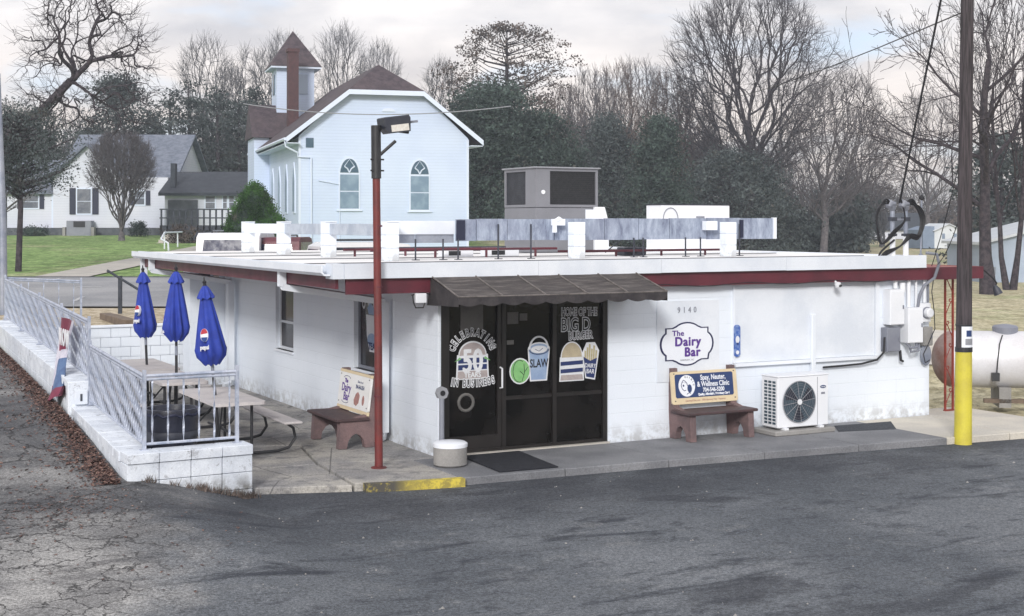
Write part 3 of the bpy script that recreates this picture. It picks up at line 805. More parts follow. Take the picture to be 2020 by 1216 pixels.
draw('drawn_number', 'marker_white', lambda m2, y: [put_bold(m2, "50", bx, y-.005, bz-.07, .44, .012, .68)])
draw('drawn_words', 'marker_white', lambda m2, y: put_bold(m2, "YEARS", bx, y-.005, bz-.245, .10, .003, .85))
draw('drawn_words', 'marker_white', lambda m2, y: (arc_text(m2, "IN BUSINESS", bx, bz+1.18, 1.54, 258.5, 281.5, .145, .013, y-.004, True)))
draw('drawn_words', 'marker_black', lambda m2, y: (arc_text(m2, "IN BUSINESS", bx, bz+1.18, 1.54, 258.5, 281.5, .145, .0, y-.006, True)))
draw('wreath', 'paper_note', lambda m2, y: m2.tube([(.40+.11*math.cos(i*.4189), y-.001, .69+.11*math.sin(i*.4189)) for i in range(15)], .022, 6, closed=True))
draw('note', 'paper_note', lambda m2, y: poly(m2, [(.32, 1.66), (.66, 1.66), (.66, 2.02), (.32, 2.02)], y+.002))
for q_ in ([(1.03, 1.72), (1.2, 1.72), (1.2, 1.88), (1.03, 1.88)], [(1.22, 1.76), (1.34, 1.76), (1.34, 1.86), (1.22, 1.86)], [(1.02, 1.44), (1.13, 1.44), (1.13, 1.50), (1.02, 1.50)]):
    draw('note', 'paper_note', lambda m2, y: poly(m2, q_, y+.002))
# middle pane: lettuce head and pail
lx, lz = 1.225, 1.07
pxx, pz = 1.52, 1.19
def pail(m2, y, g_): poly(m2, [(pxx-.12-g_, pz-.25-g_), (pxx+.11+g_, pz-.25-g_), (pxx+.155+g_, pz+.17), (pxx-.155-g_, pz+.17)], y); poly(m2, disc_pts(pxx, pz+.17, .155+g_, .075+g_, 20), y)
draw('drawn_lettuce', 'marker_white', lambda m2, y: (poly(m2, disc_pts(lx, lz, .165, .18, 20), y), m2.tube([(pxx+.145*math.cos(R(a)), y, pz+.17+.17*math.sin(R(a))) for a in range(0, 181, 12)], .014, 5)))
draw('drawn_lettuce', 'marker_green', lambda m2, y: poly(m2, disc_pts(lx, lz, .147, .162, 20), y-.0025))
draw('drawn_veins', 'marker_black', lambda m2, y: (m2.tube([(lx+.10*math.cos(R(a))-.01, y-.004, lz+.15*math.sin(R(a))) for a in range(60, 300, 15)], .0045, 4), m2.tube([(lx+.03, y-.004, lz-.14), (lx+.07, y-.004, lz-.02), (lx+.06, y-.004, lz+.1)], .0045, 4),
     m2.tube([(lx+.065, y-.004, lz-.02), (lx+.12, y-.004, lz+.05)], .004, 4), m2.tube([(lx+.055, y-.004, lz-.05), (lx+.0, y-.004, lz+.0)], .004, 4)))
draw('drawn_pail', 'marker_white', lambda m2, y: pail(m2, y, .02))
draw('drawn_pail', 'marker_pail', lambda m2, y: pail(m2, y-.0025, 0))
draw('drawn_slaw', 'marker_white', lambda m2, y: poly(m2, disc_pts(pxx, pz+.165, .13, .052, 20), y-.0045))
draw('drawn_lines', 'marker_navy', lambda m2, y: (m2.tube([(pxx+.152*math.cos(R(a)), y-.005, pz+.165+.07*math.sin(R(a))) for a in range(180, 361, 15)], .004, 4), m2.tube([(pxx-.06, y-.006, pz+.17), (pxx, y-.006, pz+.14), (pxx+.06, y-.006, pz+.18)], .004, 4)))
draw('drawn_words', 'marker_black', lambda m2, y: put_text(m2, "SLAW", pxx, y-.006, pz-.03, .16, .003, .0008, 0, .68))
# right pane
draw('drawn_words', 'marker_white', lambda m2, y: (put_text(m2, "HOME OF THE", 2.17, y, 1.85, .155, .011, .0008, R(-1), .58), put_text(m2, "BIG D", 2.11, y, 1.67, .26, .013, .0008, 0, .72), put_text(m2, "BURGER", 2.19, y, 1.52, .155, .011, .0008, R(2), .68)))
draw('drawn_words', 'marker_black', lambda m2, y: (put_text(m2, "HOME OF THE", 2.17, y-.002, 1.85, .155, -.001, .0008, R(-1), .58), put_text(m2, "BIG D", 2.11, y-.002, 1.67, .26, -.001, .0008, 0, .72), put_text(m2, "BURGER", 2.19, y-.002, 1.52, .155, -.001, .0008, R(2), .68)))
qx, qz = 2.045, 1.14
draw('drawn_burger', 'marker_white', lambda m2, y: (poly(m2, disc_pts(qx, qz+.08, .178, .225, 16, 0, 180), y), poly(m2, [(qx-.20, qz-.25), (qx+.2, qz-.25), (qx+.19, qz+.09), (qx-.19, qz+.09)], y), poly(m2, [(qx+.22, qz-.22), (qx+.38, qz-.25), (qx+.45, qz+.16), (qx+.38, qz+.28), (qx+.24, qz+.28), (qx+.17, qz+.14)], y)))
draw('drawn_bun', 'marker_bun_gold', lambda m2, y: poly(m2, disc_pts(qx, qz+.085, .163, .20, 16, 0, 180), y-.0025))
draw('drawn_bun', 'marker_bun', lambda m2, y: poly(m2, [(qx-.185, qz-.235), (qx+.185, qz-.235), (qx+.17, qz-.16), (qx-.17, qz-.16)], y-.0025))
draw('drawn_patty', 'marker_navy', lambda m2, y: [poly(m2, [(qx-.18, z0), (qx+.18, z0+.01), (qx+.18, z0+.065), (qx-.18, z0+.055)], y-.0025) for z0 in (qz-.135, qz-.03)])
draw('drawn_fries', 'marker_yellow', lambda m2, y: [poly(m2, [(qx+.205+i*.034, qz+.02), (qx+.232+i*.034, qz+.02), (qx+.236+i*.036, qz+.16+.09*((i*37 % 5)/4)), (qx+.208+i*.036, qz+.17+.09*((i*37 % 5)/4))], y-.0025-.0004*(i % 3)) for i in range(6)])
draw('drawn_box', 'marker_navy', lambda m2, y: poly(m2, [(qx+.235, qz-.2), (qx+.365, qz-.225), (qx+.41, qz+.06), (qx+.30, qz+.02), (qx+.19, qz+.08)], y-.004))
draw('drawn_words', 'marker_white', lambda m2, y: (put_text(m2, "DAIRY", qx+.30, y-.006, qz-.05, .085, .001, .0008, R(-6), .75), put_text(m2, "BAR", qx+.30, y-.006, qz-.13, .09, .001, .0008, R(-6), .8)))

# ---- awning
aw = MB()
TZ, FZ, DD = 2.405, 2.165, 1.0
A0, A1 = -.23, 2.92
m_ = MB(); m_.tube([(A0+.02, -DD+.02, FZ-.02), (A1-.02, -DD+.02, FZ-.02)], .014, 6); awning = m_.build('awning', 'dark_metal', bld)
for u in (A0, A1):                                                    # end cheeks
    m_ = MB()
    m_.add([(u, -.17, TZ-.02), (u, -DD, FZ-.003), (u, -DD, FZ-.12), (u, -.06, 2.02)] + [(u+.006, -.17, TZ-.02), (u+.006, -DD, FZ-.003), (u+.006, -DD, FZ-.12), (u+.006, -.06, 2.02)],
           [(0, 1, 2, 3), (7, 6, 5, 4), (0, 4, 5, 1), (1, 5, 6, 2), (2, 6, 7, 3), (3, 7, 4, 0)])
    m_.build('awning_side', 'awning_edge', awning)
n = 5
for k in range(n):
    a = A0+(A1-A0)*k/n; b = A0+(A1-A0)*(k+1)/n
    m_ = MB(); vs, fs = [], []; N, Mm = 5, 6
    for j in range(Mm+1):
        for i in range(N+1):
            f, h_ = i/N, j/Mm
            sag = -.012*math.sin(math.pi*f)*math.sin(math.pi*h_)
            vs.append((a+(b-a)*f, -.17-(DD-.17)*h_, TZ+(FZ-TZ)*h_+sag+.002))
    for j in range(Mm):
        for i in range(N): q = j*(N+1)+i; fs.append((q, q+N+1, q+N+2, q+1))
    m_.add(vs, fs); m_.build('awning_panel', 'awning_fabric', awning, True)
    # scalloped valance
    top = [(a, FZ), (b, FZ)]; sc_ = []
    for i in range(2):
        for q in range(7):
            x = b-(b-a)*(i+q/6)/2; sc_.append((x, FZ-.085-.035*math.sin(math.pi*q/6)))
    m_ = MB(); pts = [(a, FZ)]+list(reversed(sc_))+[(b, FZ)]
    m_.prism_xz(pts, -DD-.006, -DD-.001); m_.build('valance', 'awning_edge', awning)
m_ = MB()
for k in range(n+1):
    a = A0+(A1-A0)*k/n
    m_.tube([(a, -.17, TZ+.008), (a, -DD-.003, FZ+.008)], .010, 6)
m_.tube([(A0, -DD-.003, FZ+.004), (A1, -DD-.003, FZ+.004)], .010, 6)
m_.build('awning_seam', 'awning_seam', awning)
# cables looped under the frieze
m_ = MB()
m_.tube([(2.95+.28*i, -.17, 2.20+.02*math.sin(i*1.1)) for i in range(18)], .006, 5)
m_.tube([(.05, -.17, 2.17), (-.1, -.17, 2.15), (-.35, -.17, 2.19), (-.5, -.17, 2.16)], .008, 5)
m_.build('cable', 'cable_black', bld)

# ------------------------------------------------------------------ things on the facade
t_ = near('name_sign', 'white sign with purple lettering reading The Dairy Bar in a navy scalloped outline', 'sign', 3.94, -.014, 1.34)
def sign_outline(s):
    pts = []
    w, h = .36*s, .265*s
    # plaque: bulging top, bottom and sides with square steps at the corners
    def arcp(cx_, cz_, rx, rz_, a0, a1, n=9): return [(cx_+rx*math.cos(R(a0+(a1-a0)*i/(n-1))), cz_+rz_*math.sin(R(a0+(a1-a0)*i/(n-1)))) for i in range(n)]
    pts += [(w*.90, -h*.70)]
    pts += arcp(w*.78, 0, w*.34, h*.56, -62, 62)
    pts += [(w*.90, h*.52), (w*.90, h*.76), (w*.62, h*.76)]
    pts += arcp(0, h*.56, w*.58, h*.46, 38, 142)
    pts += [(-w*.62, h*.76), (-w*.90, h*.76), (-w*.90, h*.52)]
    pts += arcp(-w*.78, 0, w*.34, h*.56, 118, 242)
    pts += [(-w*.90, -h*.52), (-w*.90, -h*.76), (-w*.62, -h*.76)]
    pts += arcp(0, -h*.56, w*.58, h*.46, 218, 322)
    pts += [(w*.62, -h*.76), (w*.90, -h*.76)]
    return pts[1:]
m_ = MB(); m_.prism_xz(sign_outline(1.18), -.004, 0); m_.build('outline', 'sign_navy', t_)
m_ = MB(); m_.prism_xz(sign_outline(1.10), -.007, -.0045); m_.build('face', 'sign_white', t_)
m_ = MB(); put_bold(m_, "The", -.16, -.009, .155, .11, .004, 1.15)
put_bold(m_, "Dairy", .01, -.009, .03, .185, .009, 1.0, 1.12); put_bold(m_, "Bar", .09, -.009, -.125, .185, .009, 1.0, 1.12); m_.build('lettering', 'sign_purple', t_)
m_ = MB(); put_text(m_, "HARMONY, NC", 0, -.009, -.235, .035, .0, .001); m_.build('lettering', 'wire_grey', t_)
t_ = near('house_number', 'dark metal street number 9140 on the facade above the name sign', 'number', 3.94, -.014, 1.83)
for i, ch in enumerate("9140"):
    m_ = MB(); put_text(m_, ch, -.142+i*.095, -.003, 0, .12, .0, .003, sx=.85); m_.build('digit', 'grey_metal', t_)

t_ = near('thermometer', 'tall narrow blue and white advertising thermometer on the facade', 'thermometer', 4.82, -.03, 1.35)
m_ = MB(); pts = disc_pts(0, .19, .055, .05, 10, 0, 180)+disc_pts(0, -.19, .055, .05, 10, 180, 360); m_.prism_xz(pts, -.025, -.006); m_.build('board', 'thermo_blue', t_)
m_ = MB(); m_.prism_xz(disc_pts(0, -.17, .03, .03, 12), -.03, -.026); m_.prism_xz(disc_pts(0, .02, .035, .055, 12), -.03, -.026); m_.build('dial', 'logo_white', t_)
m_ = MB(); m_.prism_xz(disc_pts(0, -.04, .014, .016, 10), -.033, -.0305); m_.build('mark', 'marker_navy', t_)

t_ = near('security_camera', 'small white dome security camera under the maroon frieze', 'security camera', 6.60, -.19, 2.15)
m_ = MB(); m_.tube([(0, .03, .05), (0, 0, .03), (0, -.02, 0)], .018, 8); m_.lathe([(.0, -.05), (.035, -.04), (.05, 0), (.05, .03), (.02, .045)], 14, (0, -.03, 0)); m_.build('housing', 'logo_white', t_, True)
m_ = MB(); m_.lathe([(.0, -.02), (.022, -.01), (.022, .02)], 12, (.01, -.075, -.015)); m_.build('lens', 'cable_black', t_)
t_ = near('corner_junction_box', 'small white junction box with looped black cable under the front left eave', 'junction box', -.38, -.20, 2.13)
m_ = MB(); m_.box(-.08, .07, -.03, .03, -.07, .055, bev=.006); m_.build('cover', 'ac_white', t_)
m_ = MB(); m_.tube([(.05, -.01, -.07), (.03, -.01, -.13), (-.08, -.01, -.13), (-.11, -.01, -.06), (-.12, 0, .04)], .009, 6); m_.build('cable', 'cable_black', t_)

# electrical cluster at the right end
def ebox(name, label, u, z, w, h, d, mat, cat, extra=None):
    t2 = near(name, label, cat, u, -d/2-.003, z)
    m2 = MB(); m2.box(-w/2, w/2, -d/2, d/2, -h/2, h/2, bev=.008); m2.build('cabinet', mat, t2)
    m2 = MB(); m2.box(-w/2+.012, w/2-.012, -d/2-.008, -d/2-.001, -h/2+.012, h/2-.03, bev=.003); cv = m2.build('cover', mat, t2)
    m2 = MB(); m2.box(w/2-.05, w/2-.03, -d/2-.02, -d/2-.009, -.03, .03); m2.build('latch', 'grey_metal', cv)
    return t2
ebox('breaker_box', 'tall white breaker cabinet under the left service pipe at the right end of the facade', 7.86, 1.77, .30, .56, .17, 'ac_white', 'electrical box')
ebox('disconnect_box', 'grey disconnect box directly below the left white breaker cabinet', 7.80, 1.26, .27, .38, .16, 'grey_metal', 'electrical box')
ebox('service_cabinet', 'large white service cabinet in the middle of the meter cluster', 8.20, 1.475, .31, .56, .22, 'ac_white', 'electrical box')
ebox('small_grey_box', 'small grey box with a pale lid below the round meter', 8.56, 1.28, .19, .30, .13, 'concrete', 'electrical box')
t_ = near('electric_meter', 'white meter socket with a round glass meter near the wall corner', 'meter', 8.52, -.07, 1.66)
m_ = MB(); m_.box(-.16, .10, -.055, .055, -.15, .15, bev=.008); m_.build('socket', 'ac_white', t_)
m_ = MB(); m_.tube([(-.0, -.055, 0), (-.0, -.075, 0)], .095, 20); m_.build('ring', 'grey_metal', t_)
m_ = MB(); m_.tube([(-.0, -.076, 0), (-.0, -.14, 0), (-.0, -.155, 0)], [.078, .078, .06], 20); m_.build('glass', 'logo_white', t_, True)
t_ = near('satellite_disc', 'oval grey metal plate hanging low beside the wall corner', 'plate', 8.56, -.06, .98)
m_ = MB(); m_.tube([(0, .03, 0), (0, -.01, 0), (0, -.03, 0)], [.10, .13, .12], 20, mat=Matrix.Diagonal((.85, 1, 1.35, 1))); m_.build('plate', 'galvanized', t_, True)
t_ = near('conduit_run', 'bundle of white and grey conduit pipes between the meter boxes and the eave', 'conduit')
for (u, z0, z1, r_, mt) in ((7.90, 2.06, 2.42, .035, 'ac_white'), (8.18, 1.76, 2.42, .035, 'ac_white'), (8.34, 1.76, 2.2, .02, 'ac_white'), (8.52, 1.82, 2.3, .028, 'ac_white'), (8.60, 1.82, 2.2, .018, 'grey_metal'), (8.05, 2.0, 2.15, .05, 'ac_white')):
    m_ = MB(); m_.tube([(u, -.08, z0), (u, -.08, z1)], r_, 10); m_.build('pipe', mt, t_, True)
m_ = MB(); m_.tube([(8.34, -.12, 1.76), (8.36, -.14, 1.95), (8.46, -.14, 2.1), (8.62, -.2, 2.22), (8.66, -.26, 2.45), (8.62, -.25, 2.6), (8.48, -.15, 2.62)], .025, 8); m_.build('flexible_pipe', 'grey_metal', t_, True)
m_ = MB(); m_.tube([(8.05, -.16, 1.2), (8.1, -.2, 1.12), (8.22, -.22, 1.13), (8.26, -.16, 1.2)], .02, 7); m_.tube([(8.1, -.16, 1.2), (8.14, -.18, 1.05), (8.3, -.18, 1.07), (8.34, -.14, 1.2)], .02, 7); m_.build('flexible_pipe', 'grey_metal', t_, True)
m_ = MB(); m_.tube([(8.66, -.14, 2.2), (8.60, -.16, 2.0), (8.65, -.16, 1.7), (8.67, -.16, 1.4), (8.52, -.14, 1.12), (8.46, -.12, 1.0), (8.5, -.12, .86), (8.6, -.12, .9)], .008, 5)
m_.tube([(7.66, -.10, 1.3), (7.64, -.10, 1.06), (7.5, -.10, .95), (7.2, -.08, .90), (6.8, -.06, .885), (6.45, -.06, .88)], .016, 6)
m_.tube([(7.98, -.1, 1.08), (8.0, -.1, .92), (8.06, -.08, .90)], .022, 6); m_.build('cable', 'cable_black', t_, True)

# service masts on the roof with weatherheads and looped cables
t_ = near('service_mast', 'two roof masts with grey weatherheads tangled in black service cable loops', 'electric mast', 7.98, -.02, 2.55)
for du in (-.08, .20):
    m_ = MB(); m_.tube([(du, 0, -.3), (du, 0, .33)], .045, 10); m_.build('pipe', 'ac_white', t_, True)
    m_ = MB(); m_.tube([(du, 0, .33), (du, 0, .78)], .036, 10); m_.build('pipe', 'galvanized', t_, True)
    m_ = MB(); m_.tube([(du, 0, .76), (du-.03, -.02, .84), (du-.09, -.03, .86), (du-.13, -.04, .80)], [.05, .075, .07, .045], 10); m_.build('weatherhead', 'grey_metal', t_, True)
    m_ = MB(); m_.box(du-.05, du+.05, -.05, .05, .58, .64); m_.box(du-.05, du+.05, -.05, .05, .34, .38); m_.build('clamp', 'dark_metal', t_)
m_ = MB(); m_.tube([(-.08, 0, .6), (.20, 0, .6)], .02, 6); m_.build('clamp', 'grey_metal', t_)
def loop(pts, r_=.012):
    # smooth closed-ish curve through points
    out = []
    P = [Vector(p) for p in pts]; P = [P[0]]+P+[P[-1]]
    for i in range(1, len(P)-2):
        for k in range(6):
            f = k/6; p0, p1, p2, p3 = P[i-1:i+3]
            out.append(.5*((2*p1)+(-p0+p2)*f+(2*p0-5*p1+4*p2-p3)*f*f+(-p0+3*p1-3*p2+p3)*f**3))
    out.append(P[-2]); return out
m_ = MB()
for k in range(3):
    d = .03*k
    m_.tube(loop([(-.12, -.05, .80), (-.28, -.06, .86+d), (-.46, -.06, .72-d), (-.45, -.07, .35+d), (-.36, -.07, .22), (-.12, -.06, .42-d), (.12, -.06, .60), (.05, -.05, .92)]), .014, 5)
    m_.tube(loop([(.10, -.05, .82), (.30, -.05, .86+d), (.46, -.06, .62), (.40+d, -.06, .36), (.22, -.06, .30+d), (.02, -.06, .18), (-.28, -.06, .04+d), (-.42, -.06, -.02), (-.38, -.07, .10), (-.1, -.06, .28)]), .016, 5)
    m_.tube(loop([(.22, -.05, .86), (.40+d, -.05, .80), (.50+d, -.05, .58), (.42, -.05, .36-d), (.24, -.06, .32)]), .015, 5)
m_.build('cable_loop', 'cable_black', t_, True)
t_ = near('thin_mast', 'slim galvanized roof pipe with a dark round cap beside the cable masts', 'mast', 8.52, -.0, 2.3)
m_ = MB(); m_.tube([(0, 0, 0), (.0, 0, .3)], .034, 8); m_.tube([(0, 0, .3), (.02, 0, 1.18)], .014, 8); m_.build('pipe', 'galvanized', t_, True)
m_ = MB(); m_.lathe([(.01, 0), (.045, .02), (.045, .06), (.01, .09)], 10, (.02, 0, 1.16)); m_.build('cap', 'cable_black', t_, True)

# scroll-work iron column of the side canopy
t_ = near('iron_column', 'red ornamental iron column with scrolls holding the side canopy corner', 'column', 9.34, .20, 0)
for s in (-.085, .085):
    m_ = MB(); m_.box(s-.014, s+.014, -.014, .014, 0, 2.33); m_.build('upright', 'red_iron', t_)
for k in range(6):
    z0 = .12+k*.37; s = 1 if k % 2 else -1; m_ = MB()
    pts = [(s*.068, 0, z0), (s*-.02, 0, z0+.16)]+[(s*(-.03+.045*(1-a/420)*math.cos(R(a+180))), 0, z0+.23+.045*(1-a/420)*math.sin(R(a+180))) for a in range(0, 400, 40)]
    m_.tube(pts, .008, 5); m_.build('scroll', 'red_iron', t_, True)
m_ = MB(); m_.box(-.10, .10, -.03, .03, 0, .02); m_.box(-.10, .10, -.03, .03, 2.30, 2.33); m_.build('base_plate', 'red_iron', t_)
t_ = near('flood_lamp', 'dark spotlight on a bent arm at the end of the red canopy beam', 'lamp', 9.76, -.14, 2.33)
m_ = MB(); m_.tube([(0, 0, 0), (.14, -.08, -.14), (.20, -.1, -.22), (.16, -.1, -.28)], .014, 6); m_.build('arm', 'cable_black', t_, True)
m_ = MB(); m_.tube([(.15, -.1, -.26), (.17, -.12, -.32), (.20, -.14, -.40)], [.03, .06, .075], 12); m_.build('shade', 'dark_metal', t_, True)

# ------------------------------------------------------------------ on the roof
pier_bm = None
def pier(u, v, label):
    t2 = near('roof_pier', label, 'pier', u, v, 2.546, group='white block piers on the flat roof')
    for k in range(3):
        m2 = MB(); h = .186; m2.box(-.10, .10, -.10, .10, k*(h+.004), k*(h+.004)+h, bev=.006)
        m2.build('block', 'white_block_paint', t2)
    return t2
U_ = .1
side_v = [8.77, 6.7, 4.48, 1.95]
for v, lb in zip(side_v, ('rearmost white roof pier at the left end of the pale side beam', 'white roof pier second from the left end of the side beam', 'white roof pier third from the left, just left of the red lamp pole', 'white roof pier at the corner, just right of the red lamp pole')): pier(U_, v, lb)
pier(3.24, 1.95, 'white roof pier in front of the grey sheet metal panels below the rooftop air handler')
pier(6.15, 1.95, 'rightmost white roof pier in front of the grey sheet metal panels')
t_ = near('side_beam', 'pale painted beam of blocks across the left row of roof piers', 'beam')
for a, b in ((8.67, 6.8), (6.6, 4.58), (4.38, 2.05)):
    n = 3
    for k in range(n):
        y1, y0 = a-(a-b)*k/n, a-(a-b)*(k+1)/n
        m_ = MB(); m_.box(U_-.02, U_+.08, y0+.003, y1-.003, 2.91, 3.085, bev=.005); m_.build('block', 'white_block_paint' if a > 8 else 'pale_metal', t_)
for v in side_v:
    m_ = MB(); m_.box(U_-.10, U_+.10, v-.12, v+.10, 3.108, 3.125); m_.build('cap', 'trim_white', t_)
t_ = near('panel_screen', 'long screen of stained grey sheet metal panels standing along the roof front', 'screen')
pu = [1.28, 1.62, 2.15, 2.98, 3.9, 4.55, 5.15, 5.9, 6.6, 7.28]
for k, (a, b) in enumerate(zip(pu, pu[1:])):
    m_ = MB(); zt = 3.155+.004*math.sin(k*2.1)+.0035*k; zb = 2.83-.004*math.cos(k*1.7)
    m_.box(a+.004, b-.004, 2.20-.004*(k % 2), 2.23, zb, zt); 
    m_.box(a+.006, a+.03, 2.188, 2.195, zb+.01, zt-.01)
    m_.build('panel', 'old_sheet_metal', t_)
m_ = MB(); m_.box(.22, 1.26, 2.20, 2.23, 2.93, 3.13); m_.build('panel', 'trim_white', t_)
m_ = MB(); m_.box(.22, .62, 2.24, 2.27, 2.80, 2.93); m_.box(.64, 1.26, 2.24, 2.27, 2.80, 2.93); m_.build('panel', 'galvanized', t_)
for u in (.6, 1.05, 1.30, 1.98, 2.55, 3.42, 4.44, 4.62, 5.45, 5.75, 6.55):
    m_ = MB(); m_.box(u-.009, u+.009, 2.16, 2.18, 2.555, 2.86+.22*((u*7) % 1 > .5)); m_.box(u-.05, u+.05, 2.12, 2.2, 2.546, 2.556); m_.build('strut', 'dark_metal', t_)
m_ = MB(); m_.box(6.56, 6.62, 2.15, 2.185, 2.85, 3.15); m_.box(1.28, 1.42, 2.17, 2.185, 2.84, 3.14); m_.build('strut', 'shutter_navy', t_)
m_ = MB(); m_.box(7.28, 7.33, 2.16, 2.24, 2.83, 3.19); m_.build('end_trim', 'white_paint', t_)
m_ = MB(); m_.tube([(3.05, 2.12, 3.14), (3.0, 2.08, 3.16), (2.92, 2.08, 3.12), (2.92, 2.08, 2.95)], .04, 8); m_.box(2.90, 3.1, 2.06, 2.16, 3.06, 3.16); m_.build('bracket', 'white_paint', t_)
m_ = MB(); m_.box(5.78, 6.0, 2.04, 2.16, 2.98, 3.13); m_.build('bracket', 'trim_white', t_)
t_ = near('gas_line', 'maroon and white gas pipes on short stands crossing the roof', 'pipe')
m_ = MB()
for v, z, a, b in ((3.2, 2.68, .3, 3.6), (4.6, 2.66, .4, 3.2), (2.8, 2.64, 3.4, 6.9)):
    m_.tube([(a, v, z), (b, v, z)], .022, 6)
    k = a+.2
    while k < b: m_.tube([(k, v, 2.55), (k, v, z)], .02, 6); k += .9
m_.build('pipe', 'maroon_paint', t_, True)
m_ = MB(); m_.tube([(.3, 5.4, 2.66), (3.8, 5.4, 2.66)], .028, 6); m_.tube([(4.6, 3.3, 2.6), (4.9, 3.2, 2.85), (5.3, 3.2, 2.62)], .01, 5); m_.build('pipe', 'dark_metal', t_, True)
for (u, v, w, lb) in ((2.75, 3.6, .3, 'small white roof vent left of the middle white pier'), (5.0, 3.1, .22, 'small dark roof box behind the struts near the right pier'), (1.9, 3.5, .26, 'white boxy roof fitting with dark slots behind the left end of the panels')):
    t_ = near('roof_vent', lb, 'vent', u, v, 2.55, group='small fittings on the flat roof')
    m_ = MB(); m_.box(-w, w, -.12, .12, .0, .14, bev=.01); m_.build('housing', 'ac_white' if u < 4 else 'dark_metal', t_)
    m_ = MB(); m_.box(-w*.7, w*.1, -.13, -.121, .03, .10); m_.build('slot', 'louvre_dark', t_)

# big rooftop package unit
t_ = near('rooftop_unit', 'large grey rooftop air handler with black coil openings above the diner', 'air conditioner', 4.62, 5.75, 2.55)
W2, D2 = 1.34, 1.25
m_ = MB(); m_.box(0, W2, 0, D2, .0, .83, bev=.01); m_.build('plenum', 'hvac_grey', t_)
m_ = MB(); z0, z1 = .84, 1.56
for (x, y) in ((0, 0), (W2-.05, 0), (0, D2-.05), (W2-.05, D2-.05)): m_.box(x, x+.05, y, y+.05, z0, z1)
m_.box(.05, W2-.05, .0, .05, z0, z0+.05); m_.box(.05, W2-.05, 0, .05, z1-.05, z1); m_.box(0, .05, .05, D2-.05, z0, z0+.05); m_.box(0, .05, .05, D2-.05, z1-.05, z1)
m_.box(.05, .30, .0, .05, z0+.05, z1-.05); m_.box(0.0, .05, .05, .40, z0+.05, z1-.05); m_.box(.05, W2-.05, D2-.05, D2, z0, z1); m_.box(W2-.05, W2, .05, D2-.05, z0, z1)
m_.build('cabinet', 'hvac_grey', t_)
m_ = MB(); m_.box(-.04, W2+.04, -.04, D2+.04, z1+.002, z1+.03, bev=.006); m_.build('lid', 'wire_grey', t_)
m_ = MB(); m_.box(.30, W2-.05, .03, .045, z0+.05, z1-.05); m_.build('coil', 'louvre_dark', t_)
m_ = MB(); m_.box(.03, .045, .40, D2-.05, z0+.05, z1-.05); m_.build('coil', 'dark_metal', t_)
m_ = MB()
for k in range(16): z = z0+.07+k*.038; m_.box(.31, W2-.06, .018, .028, z, z+.006); m_.box(.018, .028, .41, D2-.06, z, z+.006)
m_.build('guard_wires', 'black_steel', t_)
m_ = MB(); m_.tube([(.15, 0, 1.12), (.15, -.02, 1.12)], .04, 12); m_.build('badge', 'logo_white', t_)
m_ = MB(); m_.box(1.06, 1.3, -.02, -.002, .55, .80); m_.build('access_panel', 'trim_white', t_)
t_ = near('vent_hood', 'white sheet metal hood with sloped side right of the rooftop air handler', 'vent hood', 6.0, 5.9, 2.55)
m_ = MB(); m_.prism_xz([(-.14, 0), (.17, 0), (.17, .55), (.08, .85), (-.14, .85)], -.2, .3); m_.build('hood', 'ac_white', t_)
t_ = near('cooler_box', 'long white insulated box on the roof behind the metal panels', 'cooler unit', 6.22, 4.0, 2.55)
m_ = MB(); m_.box(0, 1.50, 0, .5, 0, .87, bev=.01); m_.build('housing', 'ac_white', t_)
m_ = MB(); m_.box(-.01, 1.51, -.01, .51, .872, .89); m_.build('lid', 'dark_metal', t_)
m_ = MB(); m_.tube([(.02+.16+.16*math.cos(R(a)), -.02, .62+.2*math.sin(R(a))) for a in range(0, 181, 18)], .008, 5); m_.box(.75, .9, -.05, -.002, .62, .67); m_.build('hose', 'grey_metal', t_)

# ------------------------------------------------------------------ lamp pole
t_ = near('lamp_pole', 'rusty red steel lamp pole in front of the eave with a floodlight on top', 'lamp pole', -1.04, -.37, 0)
m_ = MB(); m_.tube([(0, 0, -.1), (-.008, 0, 1.5), (-.035, 0, 3.72)], [.052, .05, .048], 16); m_.build('pole', 'red_steel', t_, True)
m_ = MB(); m_.tube([(-.034, 0, 3.66), (-.04, 0, 4.33)], .062, 16); m_.build('collar', 'black_steel', t_, True)
for z in (3.76, 3.90):
    m_ = MB(); m_.tube([(-.12, -.02, z), (.06, -.02, z)], .012, 6); m_.build('bolt', 'black_steel', t_)
m_ = MB(); m_.tube([(-.02, 0, 3.93), (.22, -.02, 4.14)], .022, 6); m_.tube([(-.04, 0, 4.30), (.40, -.02, 4.26)], .025, 8); m_.build('arm', 'black_steel', t_)
mm = Matrix.Translation((.19, -.03, 4.36)) @ Matrix.Rotation(R(-8), 4, 'Y')
m_ = MB(); m_.box(-.17, .17, -.12, .14, -.05, .09, mm, bev=.012)
m_.prism_xz([(-.17, -.05), (-.12, -.12), (.17, -.12), (.19, .05), (.17, .09)], -.119, .10, mm); hd = m_.build('lamp_head', 'dark_metal', t_)
m_ = MB(); m_.box(-.09, .15, -.128, -.1195, -.105, -.02, mm); m_.build('lens', 'lamp_glass', hd)
m_ = MB(); m_.box(.19, .33, -.02, .02, -.02, .01, mm); m_.build('photocell', 'grey_metal', hd)
for z in (2.28, 3.05, .9):
    m_ = MB(); m_.tube([(-.01, 0, z), (-.01, 0, z+.02)], .055, 12); m_.build('band', 'maroon_paint', t_)
m_ = MB(); m_.lathe([(.10, 0), (.10, .012), (.06, .02)], 14); m_.build('base_plate', 'red_steel', t_)
